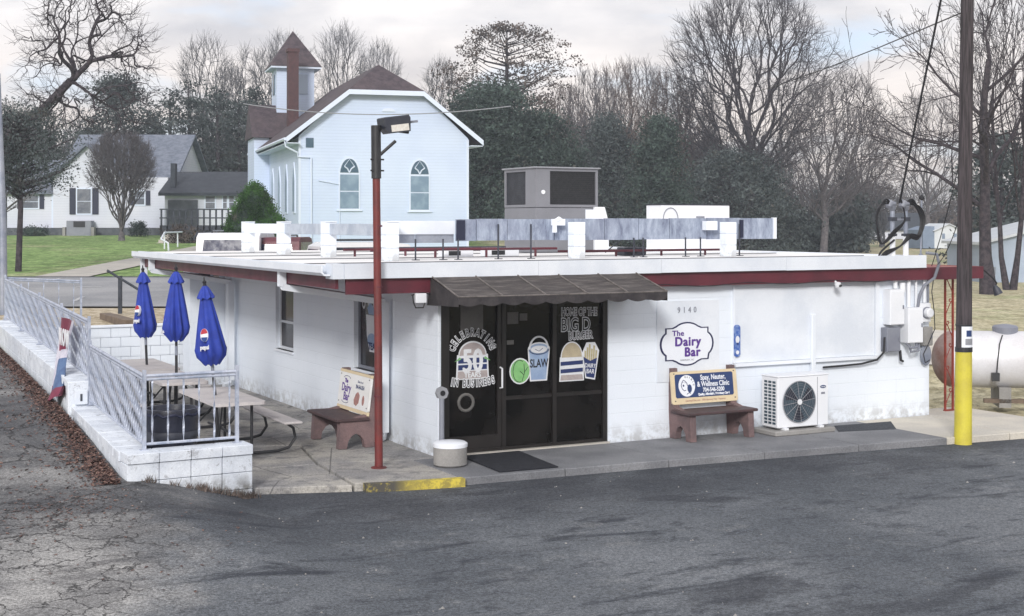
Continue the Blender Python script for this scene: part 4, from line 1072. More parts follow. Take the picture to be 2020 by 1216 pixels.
# ------------------------------------------------------------------ utility pole at the kerb
up = near('utility_pole', 'tall dark wooden utility pole with a yellow painted sleeve at its foot', 'utility pole', 7.42, -1.98, 0)
m_ = MB(); m_.tube([(0, 0, 1.25), (.05, .02, 4.0), (.17, .05, 9.0)], [.115, .10, .085], 20); m_.build('pole', 'weathered_pole', up, True)
m_ = MB(); m_.tube([(-.02, 0, -.14), (-.015, 0, 0), (0, 0, 1.24)], [.128, .126, .118], 20); m_.build('sleeve', 'yellow_paint', up, True)
m_ = MB(); m_.tube([(0, 0, 1.235), (0, 0, 1.30)], .124, 20); m_.tube([(0, 0, 1.61), (0, 0, 1.635)], .119, 20); m_.build('band', 'black_steel', up)
m_ = MB()
vs = []; N = 9
for z in (1.305, 1.605):
    for i in range(N): a = R(-150+i*120/(N-1)); vs.append((.121*math.cos(a)+.0, .121*math.sin(a), z))
m_.add(vs, [(i, i+1, N+i+1, N+i) for i in range(N-1)]); nt = m_.build('notice', 'sign_white', up, True)
m_ = MB(); vs = []
for z in (1.46, 1.55):
    for i in range(5): a = R(-118+i*45/4); vs.append((.1225*math.cos(a), .1225*math.sin(a), z))
m_.add(vs, [(i, i+1, 5+i+1, 5+i) for i in range(4)]); m_.build('printed_square', 'ad_blue', nt)
m_ = MB(); vs = []
for z in (1.34, 1.43):
    for i in range(5): a = R(-125+i*62/4); vs.append((.1225*math.cos(a), .1225*math.sin(a), z))
m_.add(vs, [(i, i+1, 5+i+1, 5+i) for i in range(4)]); m_.build('printed_text', 'wire_grey', nt)

def wire(name, pts, r_, label, mat='cable_black', sag=0.):
    p0, p1 = Vector(pts[0]), Vector(pts[-1])
    if len(pts) == 2: pts = [p0.lerp(p1, i/16)-Vector((0, 0, sag*4*(i/16)*(1-i/16))) for i in range(17)]
    m2 = MB(); m2.tube(pts, r_, 5); o = m2.build(name, mat, None, True); return tag(o, label, 'cable')
mast_top = Vector(B(8.0, -.07, 3.42))
wire('service_drop', [mast_top, Vector((at(1876, 20.5), 20.5, 7.1))], .018, 'thick black service cable rising from the roof masts past the top of the photo', sag=-.0)
pt = lambda px, py, Y: Vector((at(px, Y), Y, hz(py, Y)))
wire('power_line', [pt(1905, 22, 20.5), pt(1290, 178, 120)], .011, 'thin wire slanting down leftwards from the utility pole across the sky', sag=1.2)
wire('phone_wire', [pt(1905, 265, 20.4), pt(1838, 525, 21.9)], .007, 'slack thin wire from the utility pole to the canopy beam, left one', sag=.10)
wire('phone_wire', [pt(1908, 375, 20.4), pt(1850, 522, 21.9)], .007, 'slack thin wire from the utility pole to the canopy beam, right one', sag=.16)
wire('power_line', [pt(480, 205, 62), pt(1008, 210, 55)], .022, 'pale wire crossing in front of the church gable', 'wire_grey', .4)

# ------------------------------------------------------------------ benches
def bench(u, v, rz, label, ad):
    t2 = near('bench', label, 'bench', u, v, 0, rz)
    Lb = 1.12
    for k, x in enumerate((0, Lb-.10)):
        out = [(-.52, 0), (-.40, 0), (-.38, .10), (-.33, .17), (-.27, .20), (-.20, .17), (-.15, .10), (-.13, 0), (0, 0), (.03, .38), (.06, 1.0), (-.04, 1.0), (-.10, .45), (-.50, .37)]
        m2 = MB(); m2.prism_yz([(y, z) for y, z in out], x, x+.10); m2.build('support', 'bench_concrete', t2)
    m2 = MB(); m2.box(-.05, Lb+.04, -.56, -.08, .375, .415, bev=.008); m2.build('seat', 'bench_seat', t2)
    m2 = MB(); mt = Matrix.Translation((0, -.085, .50)) @ Matrix.Rotation(R(-7), 4, 'X')
    pts = [(-.02, .0), (.0, -.02), (Lb, -.02), (Lb+.02, 0), (Lb+.02, .43), (Lb, .45), (.0, .45), (-.02, .43)]
    m2.prism_xz(pts, -.02, .012, mt); bk = m2.build('backrest', 'ad_cream' if ad == 'vet' else 'ad_paper', t2)
    if ad == 'vet':
        m2 = MB(); m2.prism_xz([(.04, .09), (.06, .07), (Lb-.07, .07), (Lb-.05, .09), (Lb-.05, .39), (Lb-.07, .41), (.06, .41), (.04, .39)], -.024, -.021, mt); m2.build('poster', 'ad_blue', bk)
        m2 = MB(); m2.prism_xz(disc_pts(.24, .24, .145, .155, 28), -.027, -.0245, mt); m2.build('emblem', 'sign_white', bk)
        m2 = MB()
        for i, ch in enumerate("Gateway"):
            a = 130-i*18; put_text(m2, ch, .24+.115*math.cos(R(a)), -.028, .24+.122*math.sin(R(a)), .04, 0, .0005, R(a-90), base=mt @ RX90 if False else RX90) if False else None
        # dog face and cat drawn as simple strokes
        def L_(pts, r_=.005): m2.tube([mt @ Vector((x, -.028, z)) for x, z in pts], r_, 5)
        L_([(.16, .30), (.14, .25), (.155, .20), (.19, .17), (.22, .18)]); L_([(.21, .31), (.24, .28), (.25, .24)]); L_([(.16, .30), (.185, .325), (.21, .31)])
        m2.prism_xz(disc_pts(.18, .245, .014, .016, 10), -.0285, -.0275, mt); m2.prism_xz(disc_pts(.175, .29, .006, .006, 8), -.0285, -.0275, mt); m2.prism_xz(disc_pts(.21, .285, .006, .006, 8), -.0285, -.0275, mt)
        L_([(.23, .12), (.27, .14), (.30, .13)]); m2.build('drawing', 'marker_navy', bk)
        m2 = MB(); m2.prism_xz(disc_pts(.285, .20, .04, .06, 14), -.0285, -.0275, mt); m2.build('drawing', 'ad_blue', bk)
        m2 = MB()
        for i, ch in enumerate("CLINIC"):
            a = 100-i*19
            put_text(m2, ch, 0, 0, 0, .035, .001, .0005, base=mt @ Matrix.Translation((.24+.118*math.cos(R(a)), -.028, .24+.128*math.sin(R(a)))) @ RX90 @ Matrix.Rotation(R(a-90), 4, 'Z'))
        m2.build('lettering', 'marker_black', bk)
        m2 = MB()
        for s_, x, z, sz, sx_ in (("Spay, Neuter,", .71, .345, .105, .78), ("& Wellness Clinic", .71, .25, .105, .76), ("704-546-5200", .71, .165, .085, .80), ("Quality, Affordable, Veterinary Care!", .71, .105, .048, .78)):
            put_text(m2, s_, 0, 0, 0, sz, .0025, .0008, base=mt @ Matrix.Translation((x, -.0265, z)) @ RX90 @ Matrix.Diagonal((sx_, 1, 1, 1)))
        m2.build('lettering', 'sign_white', bk)
        m2 = MB(); put_text(m2, "GatewayClinic.com - 1004 Harmony Hwy - Harmony", 0, 0, 0, .042, .0, .0008, base=mt @ Matrix.Translation((Lb/2, -.022, .025)) @ RX90 @ Matrix.Diagonal((.78, 1, 1, 1))); m2.build('lettering', 'ad_pink', bk)
    else:
        m2 = MB()
        for s_, x, z, sz in (("The", .25, .335, .08), ("Dairy", .27, .235, .16), ("Bar", .30, .11, .16)):
            put_text(m2, s_, 0, 0, 0, sz, .004, .0008, base=mt @ Matrix.Translation((x, -.0215, z)) @ RX90)
        m2.build('lettering', 'sign_purple', bk)
        m2 = MB()
        for z in (.375, .05): m2.tube([mt @ Vector((.27+.12*math.cos(R(a)), -.022, z+(.03 if z > .2 else -.03)*math.sin(R(a)))) for a in range(0, 181, 20)], .004, 4)
        put_text(m2, "Dine in or", 0, 0, 0, .05, .0, .0008, base=mt @ Matrix.Translation((.78, -.0215, .36)) @ RX90)
        put_text(m2, "704-546-2554", 0, 0, 0, .075, .002, .0008, base=mt @ Matrix.Translation((.78, -.0215, .285)) @ RX90 @ Matrix.Diagonal((.75, 1, 1, 1))); m2.build('lettering', 'marker_navy', bk)
        m2 = MB(); m2.prism_xz([(.60, .10), (.66, .19), (.73, .22), (.80, .18), (.78, .07), (.70, .02), (.62, .04)], -.024, -.0205, mt); m2.prism_xz(disc_pts(.94, .12, .04, .07, 12), -.024, -.0205, mt); m2.build('drawing', 'ad_pink', bk)
        m2 = MB(); m2.prism_xz([(-.02, -.07), (Lb+.02, -.07), (Lb+.02, -.022), (-.02, -.022)], -.021, .012, mt); m2.prism_xz([(-.02, .452), (Lb+.02, .452), (Lb+.02, .49), (-.02, .49)], -.024, .014, mt); m2.build('edge_board', 'ad_cream', bk)
    for x in (.03, Lb-.03):
        m2 = MB()
        for z in (.03, .42): m2.prism_xz(disc_pts(x, z, .009, .009, 8), -.026, -.02, mt)
        m2.build('screw', 'dark_metal', bk)
    return t2
bench(3.63, -.03, 0, 'concrete bench with a blue spay and neuter clinic advertisement, right of the name sign', 'vet')
b2 = bench(-.46, 2.32, R(-90), 'concrete bench with a white Dairy Bar poster on its back, beside the red lamp pole', 'dairy')

# ------------------------------------------------------------------ outdoor AC unit
ac = near('heat_pump', 'white outdoor heat pump with a round black fan grille on a concrete pad', 'air conditioner', 5.12, -.62, .07)
W3, D3, H3 = .95, .38, .77
m_ = MB(); m_.box(0, W3, 0, D3, .03, H3, bev=.012); m_.build('cabinet', 'ac_white', ac)
m_ = MB(); m_.box(-.008, W3+.008, -.008, D3+.008, H3+.001, H3+.02, bev=.005); m_.build('lid', 'ac_white', ac)
fx_, fz_ = .39, .40
m_ = MB(); m_.tube([(fx_, -.004, fz_), (fx_, -.0015, fz_)], .30, 40); m_.build('fan_opening', 'ac_dark', ac)
m_ = MB()
m_.tube([(fx_+.303*math.cos(R(a)), -.012, fz_+.303*math.sin(R(a))) for a in range(0, 360, 9)], .008, 5, closed=True)
for k in range(12): a = R(k*30+7); m_.tube([(fx_+.04*math.cos(a), -.02, fz_+.04*math.sin(a)), (fx_+.30*math.cos(a), -.014, fz_+.30*math.sin(a))], .0045, 4)
for rr in (.08, .12, .16, .20, .24, .27): m_.tube([(fx_+rr*math.cos(R(a)), -.017, fz_+rr*math.sin(R(a))) for a in range(0, 360, 12)], .0016, 3, closed=True)
gr = m_.build('fan_grille', 'wire_grey', ac, True)
m_ = MB(); m_.tube([(fx_, -.016, fz_), (fx_, -.028, fz_)], .042, 16); m_.build('hub', 'logo_white', gr)
m_ = MB()
for k in range(3):
    a0 = R(k*120)
    pts = [(fx_+rr*math.cos(a0+da), fz_+rr*math.sin(a0+da)) for rr, da in ((.05, 0), (.26, .1), (.28, .5), (.26, .9), (.15, .8), (.05, .6))]
    m_.prism_xz(pts, -.008, -.0055)
m_.build('fan_blade', 'black_plastic', ac)
m_ = MB(); m_.box(.735, .742, -.004, -.001, .04, H3-.02); m_.build('panel_seam', 'wire_grey', ac)
m_ = MB(); m_.prism_xz(disc_pts(.845, .60, .055, .023, 20), -.006, -.001); m_.build('badge', 'ad_blue', ac)
m_ = MB(); put_text(m_, "Carrier", .845, -.008, .60, .028, .0005, .0008); m_.build('badge_lettering', 'logo_white', ac)
m_ = MB(); m_.box(.81, .88, -.004, -.001, .49, .52); m_.build('label_plate', 'grey_metal', ac)
m_ = MB()
for k in range(13):
    for j in range(3): m_.box(-.004, -.001, .05+j*.095, .05+j*.095+.07, .08+k*.05, .08+k*.05+.033)
m_.build('coil_slots', 'ac_dark', ac)
for x in (.10, .76):
    m_ = MB(); m_.box(x, x+.08, -.03, D3+.02, 0, .03); m_.build('foot', 'ac_white', ac)
m_ = MB(); m_.tube([(W3, .15, .25), (W3+.05, .1, .24), (W3+.07, .2, .45), (W3+.04, .3, .5)], .02, 7); m_.build('hose', 'cable_black', ac, True)
t_ = near('equipment_pad', 'low grey concrete pad under the white heat pump', 'pad', 5.02, -.70, 0)
m_ = MB(); m_.box(0, 1.12, 0, .57, -.003, .068, bev=.012); m_.build('pad', 'concrete', t_)

# ------------------------------------------------------------------ urn, ash post, mat
t_ = near('concrete_ash_urn', 'squat round concrete urn with a white band at the kerb end beside the doors', 'urn', -.16, -.62, 0)
m_ = MB(); m_.lathe([(.19, 0), (.215, .02), (.215, .24)], 28); m_.build('urn', 'concrete', t_, True)
m_ = MB(); m_.lathe([(.222, .241), (.222, .285), (.19, .305), (.03, .32)], 28); m_.build('rim', 'sign_white', t_, True)
t_ = near('ash_post', 'grey smokers post with a ring-shaped head standing behind the concrete urn', 'smokers post', -.12, -.28, 0)
m_ = MB(); m_.lathe([(.10, 0), (.10, .03), (.035, .06), (.033, .82)], 16); m_.build('post', 'grey_metal', t_, True)
m_ = MB(); m_.tube([(0, .03, .885), (0, -.03, .885)], [.085, .085], 8); m_.build('head', 'wire_grey', t_)
m_ = MB(); m_.tube([(0, -.031, .885), (0, -.036, .885)], .036, 14); m_.build('opening', 'cable_black', t_)
t_ = near('door_mat', 'black rubber door mat lying on the walk in front of the doors', 'mat')
m_ = MB(); m_.prism([(.16, -1.38), (.98, -1.41), (1.12, -.10), (.24, -.10)], .002, .014); m_.build('mat', 'rubber_mat', t_)

# ------------------------------------------------------------------ picnic tables and umbrellas
TBL = near('picnic_table', None, None, -2.41, 1.93, 0, R(90))
hw, hl = .35, .93
m_ = MB(); pts = []
for (sx, sy) in ((1, 1), (-1, 1), (-1, -1), (1, -1)):
    a0 = {(1, 1): 0, (-1, 1): 90, (-1, -1): 180, (1, -1): 270}[(sx, sy)]
    for k in range(4): a = R(a0+k*30); pts.append((sx*(hl-.07)+.07*math.cos(a), sy*(hw-.07)+.07*math.sin(a)))
m_.prism(pts, .71, .75); m_.build('tabletop', 'table_top', TBL)
for s in (-1, 1):
    m_ = MB(); m_.box(-hl, hl, s*.72-.125, s*.72+.125, .42, .45, bev=.008); m_.build('seat', 'table_top', TBL)
for x in (-.62, .62):
    m_ = MB()
    for s in (-1, 1):
        m_.tube([(x, s*.24, .70), (x, s*.24, .03)], .021, 8)
        m_.tube([(x+.06, s*.72, .41), (x+.06, s*.84, .32), (x+.06, s*.87, .18), (x+.06, s*.78, .06), (x+.06, s*.62, .022), (x+.03, 0, .022)], .021, 8)
    m_.tube([(x, -.30, .69), (x, .30, .69)], .018, 8)
    m_.build('leg_frame', 'black_steel', TBL, True)
m_ = MB(); m_.tube([(-.6, 0, .30), (.6, 0, .30)], .018, 8); m_.tube([(-.6, .2, .25), (-.1, 0, .68)], .012, 6); m_.tube([(.6, .2, .25), (.1, 0, .68)], .012, 6); m_.build('brace', 'black_steel', TBL, True)
gT = 'picnic tables on the patio'
tag(TBL, 'pale topped picnic table nearest the camera, with its bench seat toward the lamp pole', 'picnic table', gT)
T2 = copy_tree(TBL); T2.location = B(-2.43, 4.58, 0); tag(T2, 'middle picnic table on the patio, under the second blue umbrella', 'picnic table', gT)
T3 = copy_tree(TBL); T3.location = B(-2.32, 6.62, 0); tag(T3, 'rear picnic table on the patio, nearest the low block wall', 'picnic table', gT)

def umbrella(u, v, zt, zb, rw, lean, label, seed, logo):
    t2 = near('patio_umbrella', label, 'umbrella', u, v, 0, group='closed blue umbrellas over the picnic tables')
    t2.rotation_euler = (0, R(lean), A)
    r_ = random.Random(seed)
    m2 = MB(); m2.tube([(0, 0, .05), (0, 0, 1.08)], .021, 10); m2.build('pole', 'black_steel', t2, True)
    m2 = MB(); m2.tube([(0, 0, 1.08), (0, 0, 1.22)], .022, 10); m2.build('pole_joint', 'galvanized', t2, True)
    m2 = MB(); m2.tube([(0, 0, 1.22), (0, 0, zt-.08)], .02, 10); m2.build('pole', 'black_steel', t2, True)
    m2 = MB(); m2.lathe([(.03, zt-.10), (.022, zt-.06), (.03, zt-.03), (.012, zt-.01), (.008, zt+.03)], 10); m2.build('finial', 'cable_black', t2, True)
    # folded canopy: eight deep pleats, widening downwards, scalloped hem that gathers below
    m2 = MB(); N = 64; rows = 16; vs, fs = [], []
    zc0 = zt-.09
    ph = r_.uniform(0, 6)
    for j in range(rows+1):
        f = j/rows
        for i in range(N):
            a = 2*math.pi*i/N
            if f < .84:
                g_ = f/.84; base = .035+(rw-.035)*(g_**.85); depth = .10+.36*g_
                z = zc0-(zc0-zb)*g_
            else:
                g_ = (f-.84)/.16; base = rw*(1-.52*g_); depth = .46-.2*g_
                z = zb-.13*g_-.02*abs(math.sin(4*a+ph))*(1 if g_ < .9 else 1.6)
            pl = 1-depth*(.5+.5*math.cos(8*a+ph+.9*math.sin(2*a+ph)))*(.7+.3*math.sin(3*a+ph*2))
            x = base*pl*math.cos(a+.25*f); y = base*pl*math.sin(a+.25*f)
            if .76 < f <= .86: z += -.025*math.cos(8*a+ph)
            vs.append((x, y, z))
    for j in range(rows):
        for i in range(N): fs.append((j*N+i, j*N+(i+1) % N, (j+1)*N+(i+1) % N, (j+1)*N+i))
    vs = vs; m2.add(vs, [tuple(reversed(f_)) for f_ in fs]); cn = m2.build('canopy', 'umbrella_fabric', t2)
    for p in cn.data.polygons: p.use_smooth = True
    m2 = MB(); vs, fs = [], []                       # vent cap
    for j in range(6):
        f = j/5
        for i in range(N):
            a = 2*math.pi*i/N; base = .03+(.098)*f**.8
            pl = 1-(.05+.16*f)*(.5+.5*math.cos(8*a+ph)); vs.append((base*pl*math.cos(a), base*pl*math.sin(a), zt-.085-.17*f-.015*math.cos(8*a+ph)*f))
    for j in range(5):
        for i in range(N): fs.append((j*N+(i+1) % N, j*N+i, (j+1)*N+i, (j+1)*N+(i+1) % N))
    m2.add(vs, fs); vc = m2.build('vent_cap', 'umbrella_fabric', t2)
    for p in vc.data.polygons: p.use_smooth = True
    # printed globe and word on one fold: a thin patch following the front of the canopy
    la, lz_ = logo
    def patch(mat, name, fn, dz=0.0):
        m3 = MB(); fn(m3); return m3.build(name, mat, cn)
    ring = Matrix.Rotation(R(la), 4, 'Z') @ Matrix.Translation((0, -rw*.74, lz_)) @ Matrix.Rotation(R(-9), 4, 'X') @ Matrix.Diagonal((.72, 1, 1, 1))
    RG = .078
    patch('logo_white', 'globe_mark', lambda m3: m3.prism_xz(disc_pts(0, 0, RG, RG*1.15, 24), -.010, .03, ring))
    patch('logo_red', 'globe_mark', lambda m3: m3.prism_xz(disc_pts(0, .01, RG*.88, RG*1.0, 14, 12, 178), -.012, -.0105, ring))
    patch('logo_blue', 'globe_mark', lambda m3: m3.prism_xz(disc_pts(0, -.02, RG*.82, RG*.88, 14, 186, 354), -.012, -.0105, ring))
    def word(m3): put_text(m3, "pepsi", 0, 0, 0, .085, .002, .012, base=ring @ Matrix.Translation((0, -.004, -.165)) @ RX90)
    patch('logo_white', 'lettering', word)
    return t2
umbrella(-2.41, 1.95, 2.34, 1.33, .225, -5.5, 'blue umbrella nearest the camera, leaning left over the front picnic table', 3, (-38, 1.60))
umbrella(-2.36, 4.47, 2.44, 1.45, .235, -.2, 'upright blue umbrella in the middle of the three', 5, (-88, 1.62))
umbrella(-2.30, 6.5, 2.37, 1.36, .20, -2.4, 'leftmost blue umbrella, nearest the low block wall', 8, (-62, 1.66))

# trash barrel
t_ = near('trash_barrel', 'black plastic trash barrel behind the front railing', 'barrel', -3.62, -.17, 0)
m_ = MB(); m_.lathe([(.24, 0), (.27, .05), (.30, .45), (.315, .78), (.325, .86), (.315, .90), (.29, .90), (.27, .84)], 30); m_.build('barrel', 'black_plastic', t_, True)
m_ = MB(); m_.lathe([(.318, .56), (.328, .60), (.320, .64)], 30); m_.lathe([(.30, .22), (.306, .25), (.30, .28)], 30); m_.build('hoop', 'dark_metal', t_, True)
m_ = MB(); m_.tube([(.33*math.cos(R(a)), .33*math.sin(R(a)), .84+.02*math.sin(a*.2)) for a in range(0, 360, 12)], .018, 6, closed=True); m_.build('bag_rim', 'shutter_navy', t_, True)

# ------------------------------------------------------------------ retaining wall with blocks and caps
rw = near('retaining_wall', 'stepped white block retaining wall around the patio, carrying the railing', 'wall')
def wall_line(p0, p1, ztop0, ztop1, base0, base1, th=.30, blk=.40):
    d = Vector((p1[0]-p0[0], p1[1]-p0[1])); n = max(1, round(d.length/blk)); ang = math.atan2(d.y, d.x)
    for k in range(n):
        f0, f1 = k/n, (k+1)/n; l = d.length/n
        x, y = p0[0]+d.x*f0, p0[1]+d.y*f0
        zt = ztop0+(ztop1-ztop0)*(f0+f1)/2; zb = base0+(base1-base0)*f0
        M_ = Matrix.Translation((x, y, 0)) @ Matrix.Rotation(ang, 4, 'Z')
        j = rnd.uniform(-.004, .004)
        m2 = MB(); m2.box(.003, l-.003, -.02+j, th+.02, zt-.115, zt+rnd.uniform(-.003, .003), M_, bev=.006); m2.build('cap_block', 'old_block_paint', rw)
        z = zt-.121; row = 0
        while z > zb and row < 3:
            h = .194; off = .5*l if row % 2 == 0 else 0
            m2 = MB(); m2.box(.004, l-.004, 0+rnd.uniform(-.003, .003), th, z-h, z, M_, bev=.005)
            m2.build('block', 'old_block_paint', rw); z -= h+.006; row += 1
wall_line((-4.32, -.96), (-2.85, -.90), .51, .51, -.05, -.15, .30)
wall_line((-4.08, 3.55), (-4.33, -.66), .52, .50, .15, .12, .30)
wall_line((-3.70, 14.2), (-4.08, 3.60), 1.06, .85, .5, .3, .30)
m_ = MB(); m_.box(-4.14, -3.66, 3.50, 3.62, -.1, .86, bev=.008); m_.build('step_block', 'old_block_paint', rw)
# low rear wall
lwll = near('low_block_wall', 'low white block wall closing the rear of the patio', 'wall')
for k in range(9):
    a = -3.35+k*.40
    for r_ in range(5):
        off = .2 if r_ % 2 else 0
        m_ = MB(); m_.box(a+off+.004, a+off+.396, 12.0, 12.2, r_*.2-.02, r_*.2+.174, bev=.005); m_.build('block', 'white_block_paint', lwll)
    m_ = MB(); m_.box(a+.002, a+.41, 11.97, 12.23, .978, 1.02, bev=.005); m_.build('cap_block', 'white_paint', lwll)

# railings
def twisted(h, turns, w=.024, th=.006, seg=20):
    m2 = MB(); vs, fs = [], []
    for k in range(seg+1):
        z = h*k/seg; a = 2*math.pi*turns*k/seg
        for sx, sy in ((1, 1), (-1, 1), (-1, -1), (1, -1)):
            x, y = sx*w/2, sy*th/2; vs.append((x*math.cos(a)-y*math.sin(a), x*math.sin(a)+y*math.cos(a), z))
    for k in range(seg):
        for j in range(4): fs.append((k*4+j, k*4+(j+1) % 4, (k+1)*4+(j+1) % 4, (k+1)*4+j))
    me = bpy.data.meshes.new('baluster'); me.from_pydata(vs, [], fs); me.materials.append(MATS['galvanized'] if False else MATS['wire_rail']); me.update(); return me
pm('wire_rail', (.52, .56, .66), (.30, .35, .46), .45, 9, .9, .15, 60, .1, .003, .2)
BAL = twisted(.72, 1.5)
def railing(p0, p1, z0, z1, label, n, posts=(0, 1), hgt=.86):
    t2 = near('railing', label, 'railing')
    P0, P1 = Vector((*p0, z0)), Vector((*p1, z1)); d = P1-P0
    for k in range(n):
        q = P0+d*((k+.5)/n)
        o = link('baluster', BAL, t2, (q.x, q.y, q.z+.075), (0, 0, math.atan2(d.y, d.x)+k*.42))
    for hz_ in (.065, hgt-.06):
        m2 = MB(); m2.tube([P0+Vector((0, 0, hz_)), P1+Vector((0, 0, hz_))], .017, 6); m2.build('rail', 'wire_rail', t2)
    m2 = MB(); m2.tube([P0+Vector((0, 0, hgt-.02)), P1+Vector((0, 0, hgt-.02))], .022, 6); m2.build('rail', 'wire_rail', t2)
    for f in posts:
        q = P0+d*f; m2 = MB(); m2.box(q.x-.02, q.x+.02, q.y-.02, q.y+.02, q.z-.005, q.z+hgt+.05); m2.box(q.x-.05, q.x+.05, q.y-.04, q.y+.04, q.z-.006, q.z+.006); m2.build('post', 'wire_rail', t2)
    return t2
railing((-4.07, -.72), (-2.98, -.70), .51, .51, 'short front railing with six twisted balusters before the black barrel', 6)
railing((-3.85, 3.45), (-4.07, -.70), .53, .51, 'silver railing of dense twisted bars along the near left edge of the patio', 34, (0,))
railing((-3.48, 14.1), (-3.83, 3.62), 1.07, .86, 'long far silver railing of dense twisted bars along the driveway', 80, (0, .25, .5, .75, 1))
railing((-3.48, 14.15), (-1.9, 14.3), 1.1, 1.0, 'thin low rail returning at the far end of the driveway railing', 5)

# fabric banner hanging from the far railing
t_ = near('vinyl_banner', 'weathered red and white vinyl banner hanging twisted from the far railing', 'banner')
vs, fs, mi = [], [], []; NX, NZ = 10, 26
for j in range(NZ+1):
    f = j/NZ
    for i in range(NX+1):
        g_ = i/NX
        wdt = (1.0-.62*math.sin(math.pi*min(1, f/.95))**1.2)*1.05
        vv_ = 4.95 - (g_-.15)*wdt - .10*f
        z = 1.68-1.16*f*(1+.03*math.sin(g_*5)) + (.07*g_*f if g_ > .5 else 0)
        uu = -3.95-.05*math.sin(g_*9+f*4)*(.4+f)-.22*f*f
        vs.append((uu, vv_, z))
for j in range(NZ):
    for i in range(NX):
        q = j*(NX+1)+i; fs.append((q, q+NX+1, q+NX+2, q+1)); f = j/NZ; g_ = i/NX
        mi.append(1 if (f < .42 and 1 <= i < 9) or f > .86 else (2 if f > .5 and g_ > .38+.1*(f-.5) else 0))
me = bpy.data.meshes.new('sheet'); me.from_pydata(vs, [], fs)
for n_ in ('banner_white', 'banner_red', 'banner_blue'): me.materials.append(MATS[n_])
me.polygons.foreach_set('material_index', mi); me.polygons.foreach_set('use_smooth', [True]*len(fs)); me.update()
link('sheet', me, t_)
m_ = MB()
base = Matrix.Translation((-4.03, 4.72, 1.40)) @ RL
for ch, yy in (("N", 0.0), ("O", .28), ("W", .58)):
    put_text(m_, ch, 0, 0, 0, .34, .012, .004, base=base @ Matrix.Translation((yy*.95-.02, 0, 0)) @ RX90 @ Matrix.Diagonal((.8, 1, 1, 1)))
m_.build('lettering', 'logo_white', t_)
t_ = near('outlet_box', 'small white outlet box on the step of the retaining wall', 'outlet', -3.97, 3.48, .64)
m_ = MB(); m_.box(-.09, .09, -.03, .0, -.1, .1, bev=.006); m_.build('cover', 'trim_white', t_)
m_ = MB(); m_.box(-.015, .015, -.035, -.031, -.05, .05); m_.build('slot', 'dark_metal', t_)

# fallen leaves along the wall
lv, lf = [], []
r_ = random.Random(11)
for k in range(11000):
    f = r_.random()**.9
    v = 14*(f**1.25)-1.1
    wl_ = lerp([(-1.2, -4.40), (3.5, -4.15), (14, -3.75)], v)
    u = wl_-abs(r_.gauss(0, .13+.16*r_.random()*(.6+.4*math.sin(v*2.3))))-.02
    if r_.random() < .07: u -= r_.uniform(0, 1.4)
    X, Y, _ = B(u, v); z = H(X, Y)+.005+.05*r_.random()*max(0, 1-(wl_-u)/.35)
    s = r_.uniform(.011, .032); a = r_.uniform(0, 6.28); tx, ty = r_.uniform(-.5, .5), r_.uniform(-.5, .5)
    o_ = len(lv)
    for (p, q) in ((1, 0), (0, .6), (-1, 0), (0, -.6)):
        dx, dy = s*(p*math.cos(a)-q*math.sin(a)), s*(p*math.sin(a)+q*math.cos(a)); lv.append((X+dx, Y+dy, z+tx*dx+ty*dy+.006))
    lf.append((o_, o_+1, o_+2, o_+3))
for k in range(500):                                   # scattered on the lot's left
    X, Y = r_.uniform(-5.5, -2.5), r_.uniform(11.5, 15.2)
    if r_.random() < .7: X = -4.6+r_.gauss(0, .4); Y = 14.2+r_.gauss(0, .5)
    s = r_.uniform(.01, .028); a = r_.uniform(0, 6.28); z = H(X, Y)+.008; o_ = len(lv)
    for (p, q) in ((1, 0), (0, .6), (-1, 0), (0, -.6)): lv.append((X+s*(p*math.cos(a)-q*math.sin(a)), Y+s*(p*math.sin(a)+q*math.cos(a)), z+.004*p))
    lf.append((o_, o_+1, o_+2, o_+3))
me = bpy.data.meshes.new('fallen_leaves'); me.from_pydata(lv, [], lf); me.materials.append(MATS['leaf_litter']); me.update()
tag(stuff(link('fallen_leaves', me)), 'brown fallen leaves drifted along the foot of the retaining wall', 'leaves')
# pebbles and debris scattered on the lot
lv, lf = [], []
for k in range(420):
    X, Y = r_.uniform(-7, 9), r_.uniform(8.5, 19)
    u, v = uvof(X, Y)
    if not lot_clip(u, v): continue
    s = r_.uniform(.004, .012)*(2.0 if r_.random() < .04 else 1); z = H(X, Y); o_ = len(lv)
    lv += [(X+s, Y, z), (X, Y+s, z), (X-s, Y, z), (X, Y-s*.8, z), (X, Y, z+s)]
    lf += [(o_, o_+1, o_+4), (o_+1, o_+2, o_+4), (o_+2, o_+3, o_+4), (o_+3, o_, o_+4)]
me = bpy.data.meshes.new('gravel'); me.from_pydata(lv, [], lf); me.materials.append(MATS['concrete']); me.update()
tag(stuff(link('gravel', me)), 'loose pale grit scattered on the asphalt lot', 'gravel')
# grass tufts at the foot of the front wall and weeds by the facade
def tufts(name, label, spots, hgt, n, mat, cat='weeds'):
    lv, lf = [], []
    for (X, Y, z) in spots:
        for k in range(n):
            a = r_.uniform(0, 6.28); l = hgt*r_.uniform(.4, 1.1); w = .006; bx_, by_ = X+r_.gauss(0, .03), Y+r_.gauss(0, .02)
            tx, ty = math.cos(a)*l*.5, math.sin(a)*l*.5; o_ = len(lv)
            lv += [(bx_-w, by_, z), (bx_+w, by_, z), (bx_+tx, by_+ty, z+l)]; lf.append((o_, o_+1, o_+2))
    me = bpy.data.meshes.new(name); me.from_pydata(lv, [], lf); me.materials.append(MATS[mat]); me.update()
    tag(stuff(link(name, me)), label, cat)
sp_ = [B(-4.3+1.5*r_.random()**.5, -.98-.02*r_.random(), 0) for _ in range(26)]
tufts('wall_weeds', 'dark weeds growing at the foot of the front retaining wall', [(p[0], p[1], H(p[0], p[1])) for p in sp_], .10, 12, 'brown_leaf')

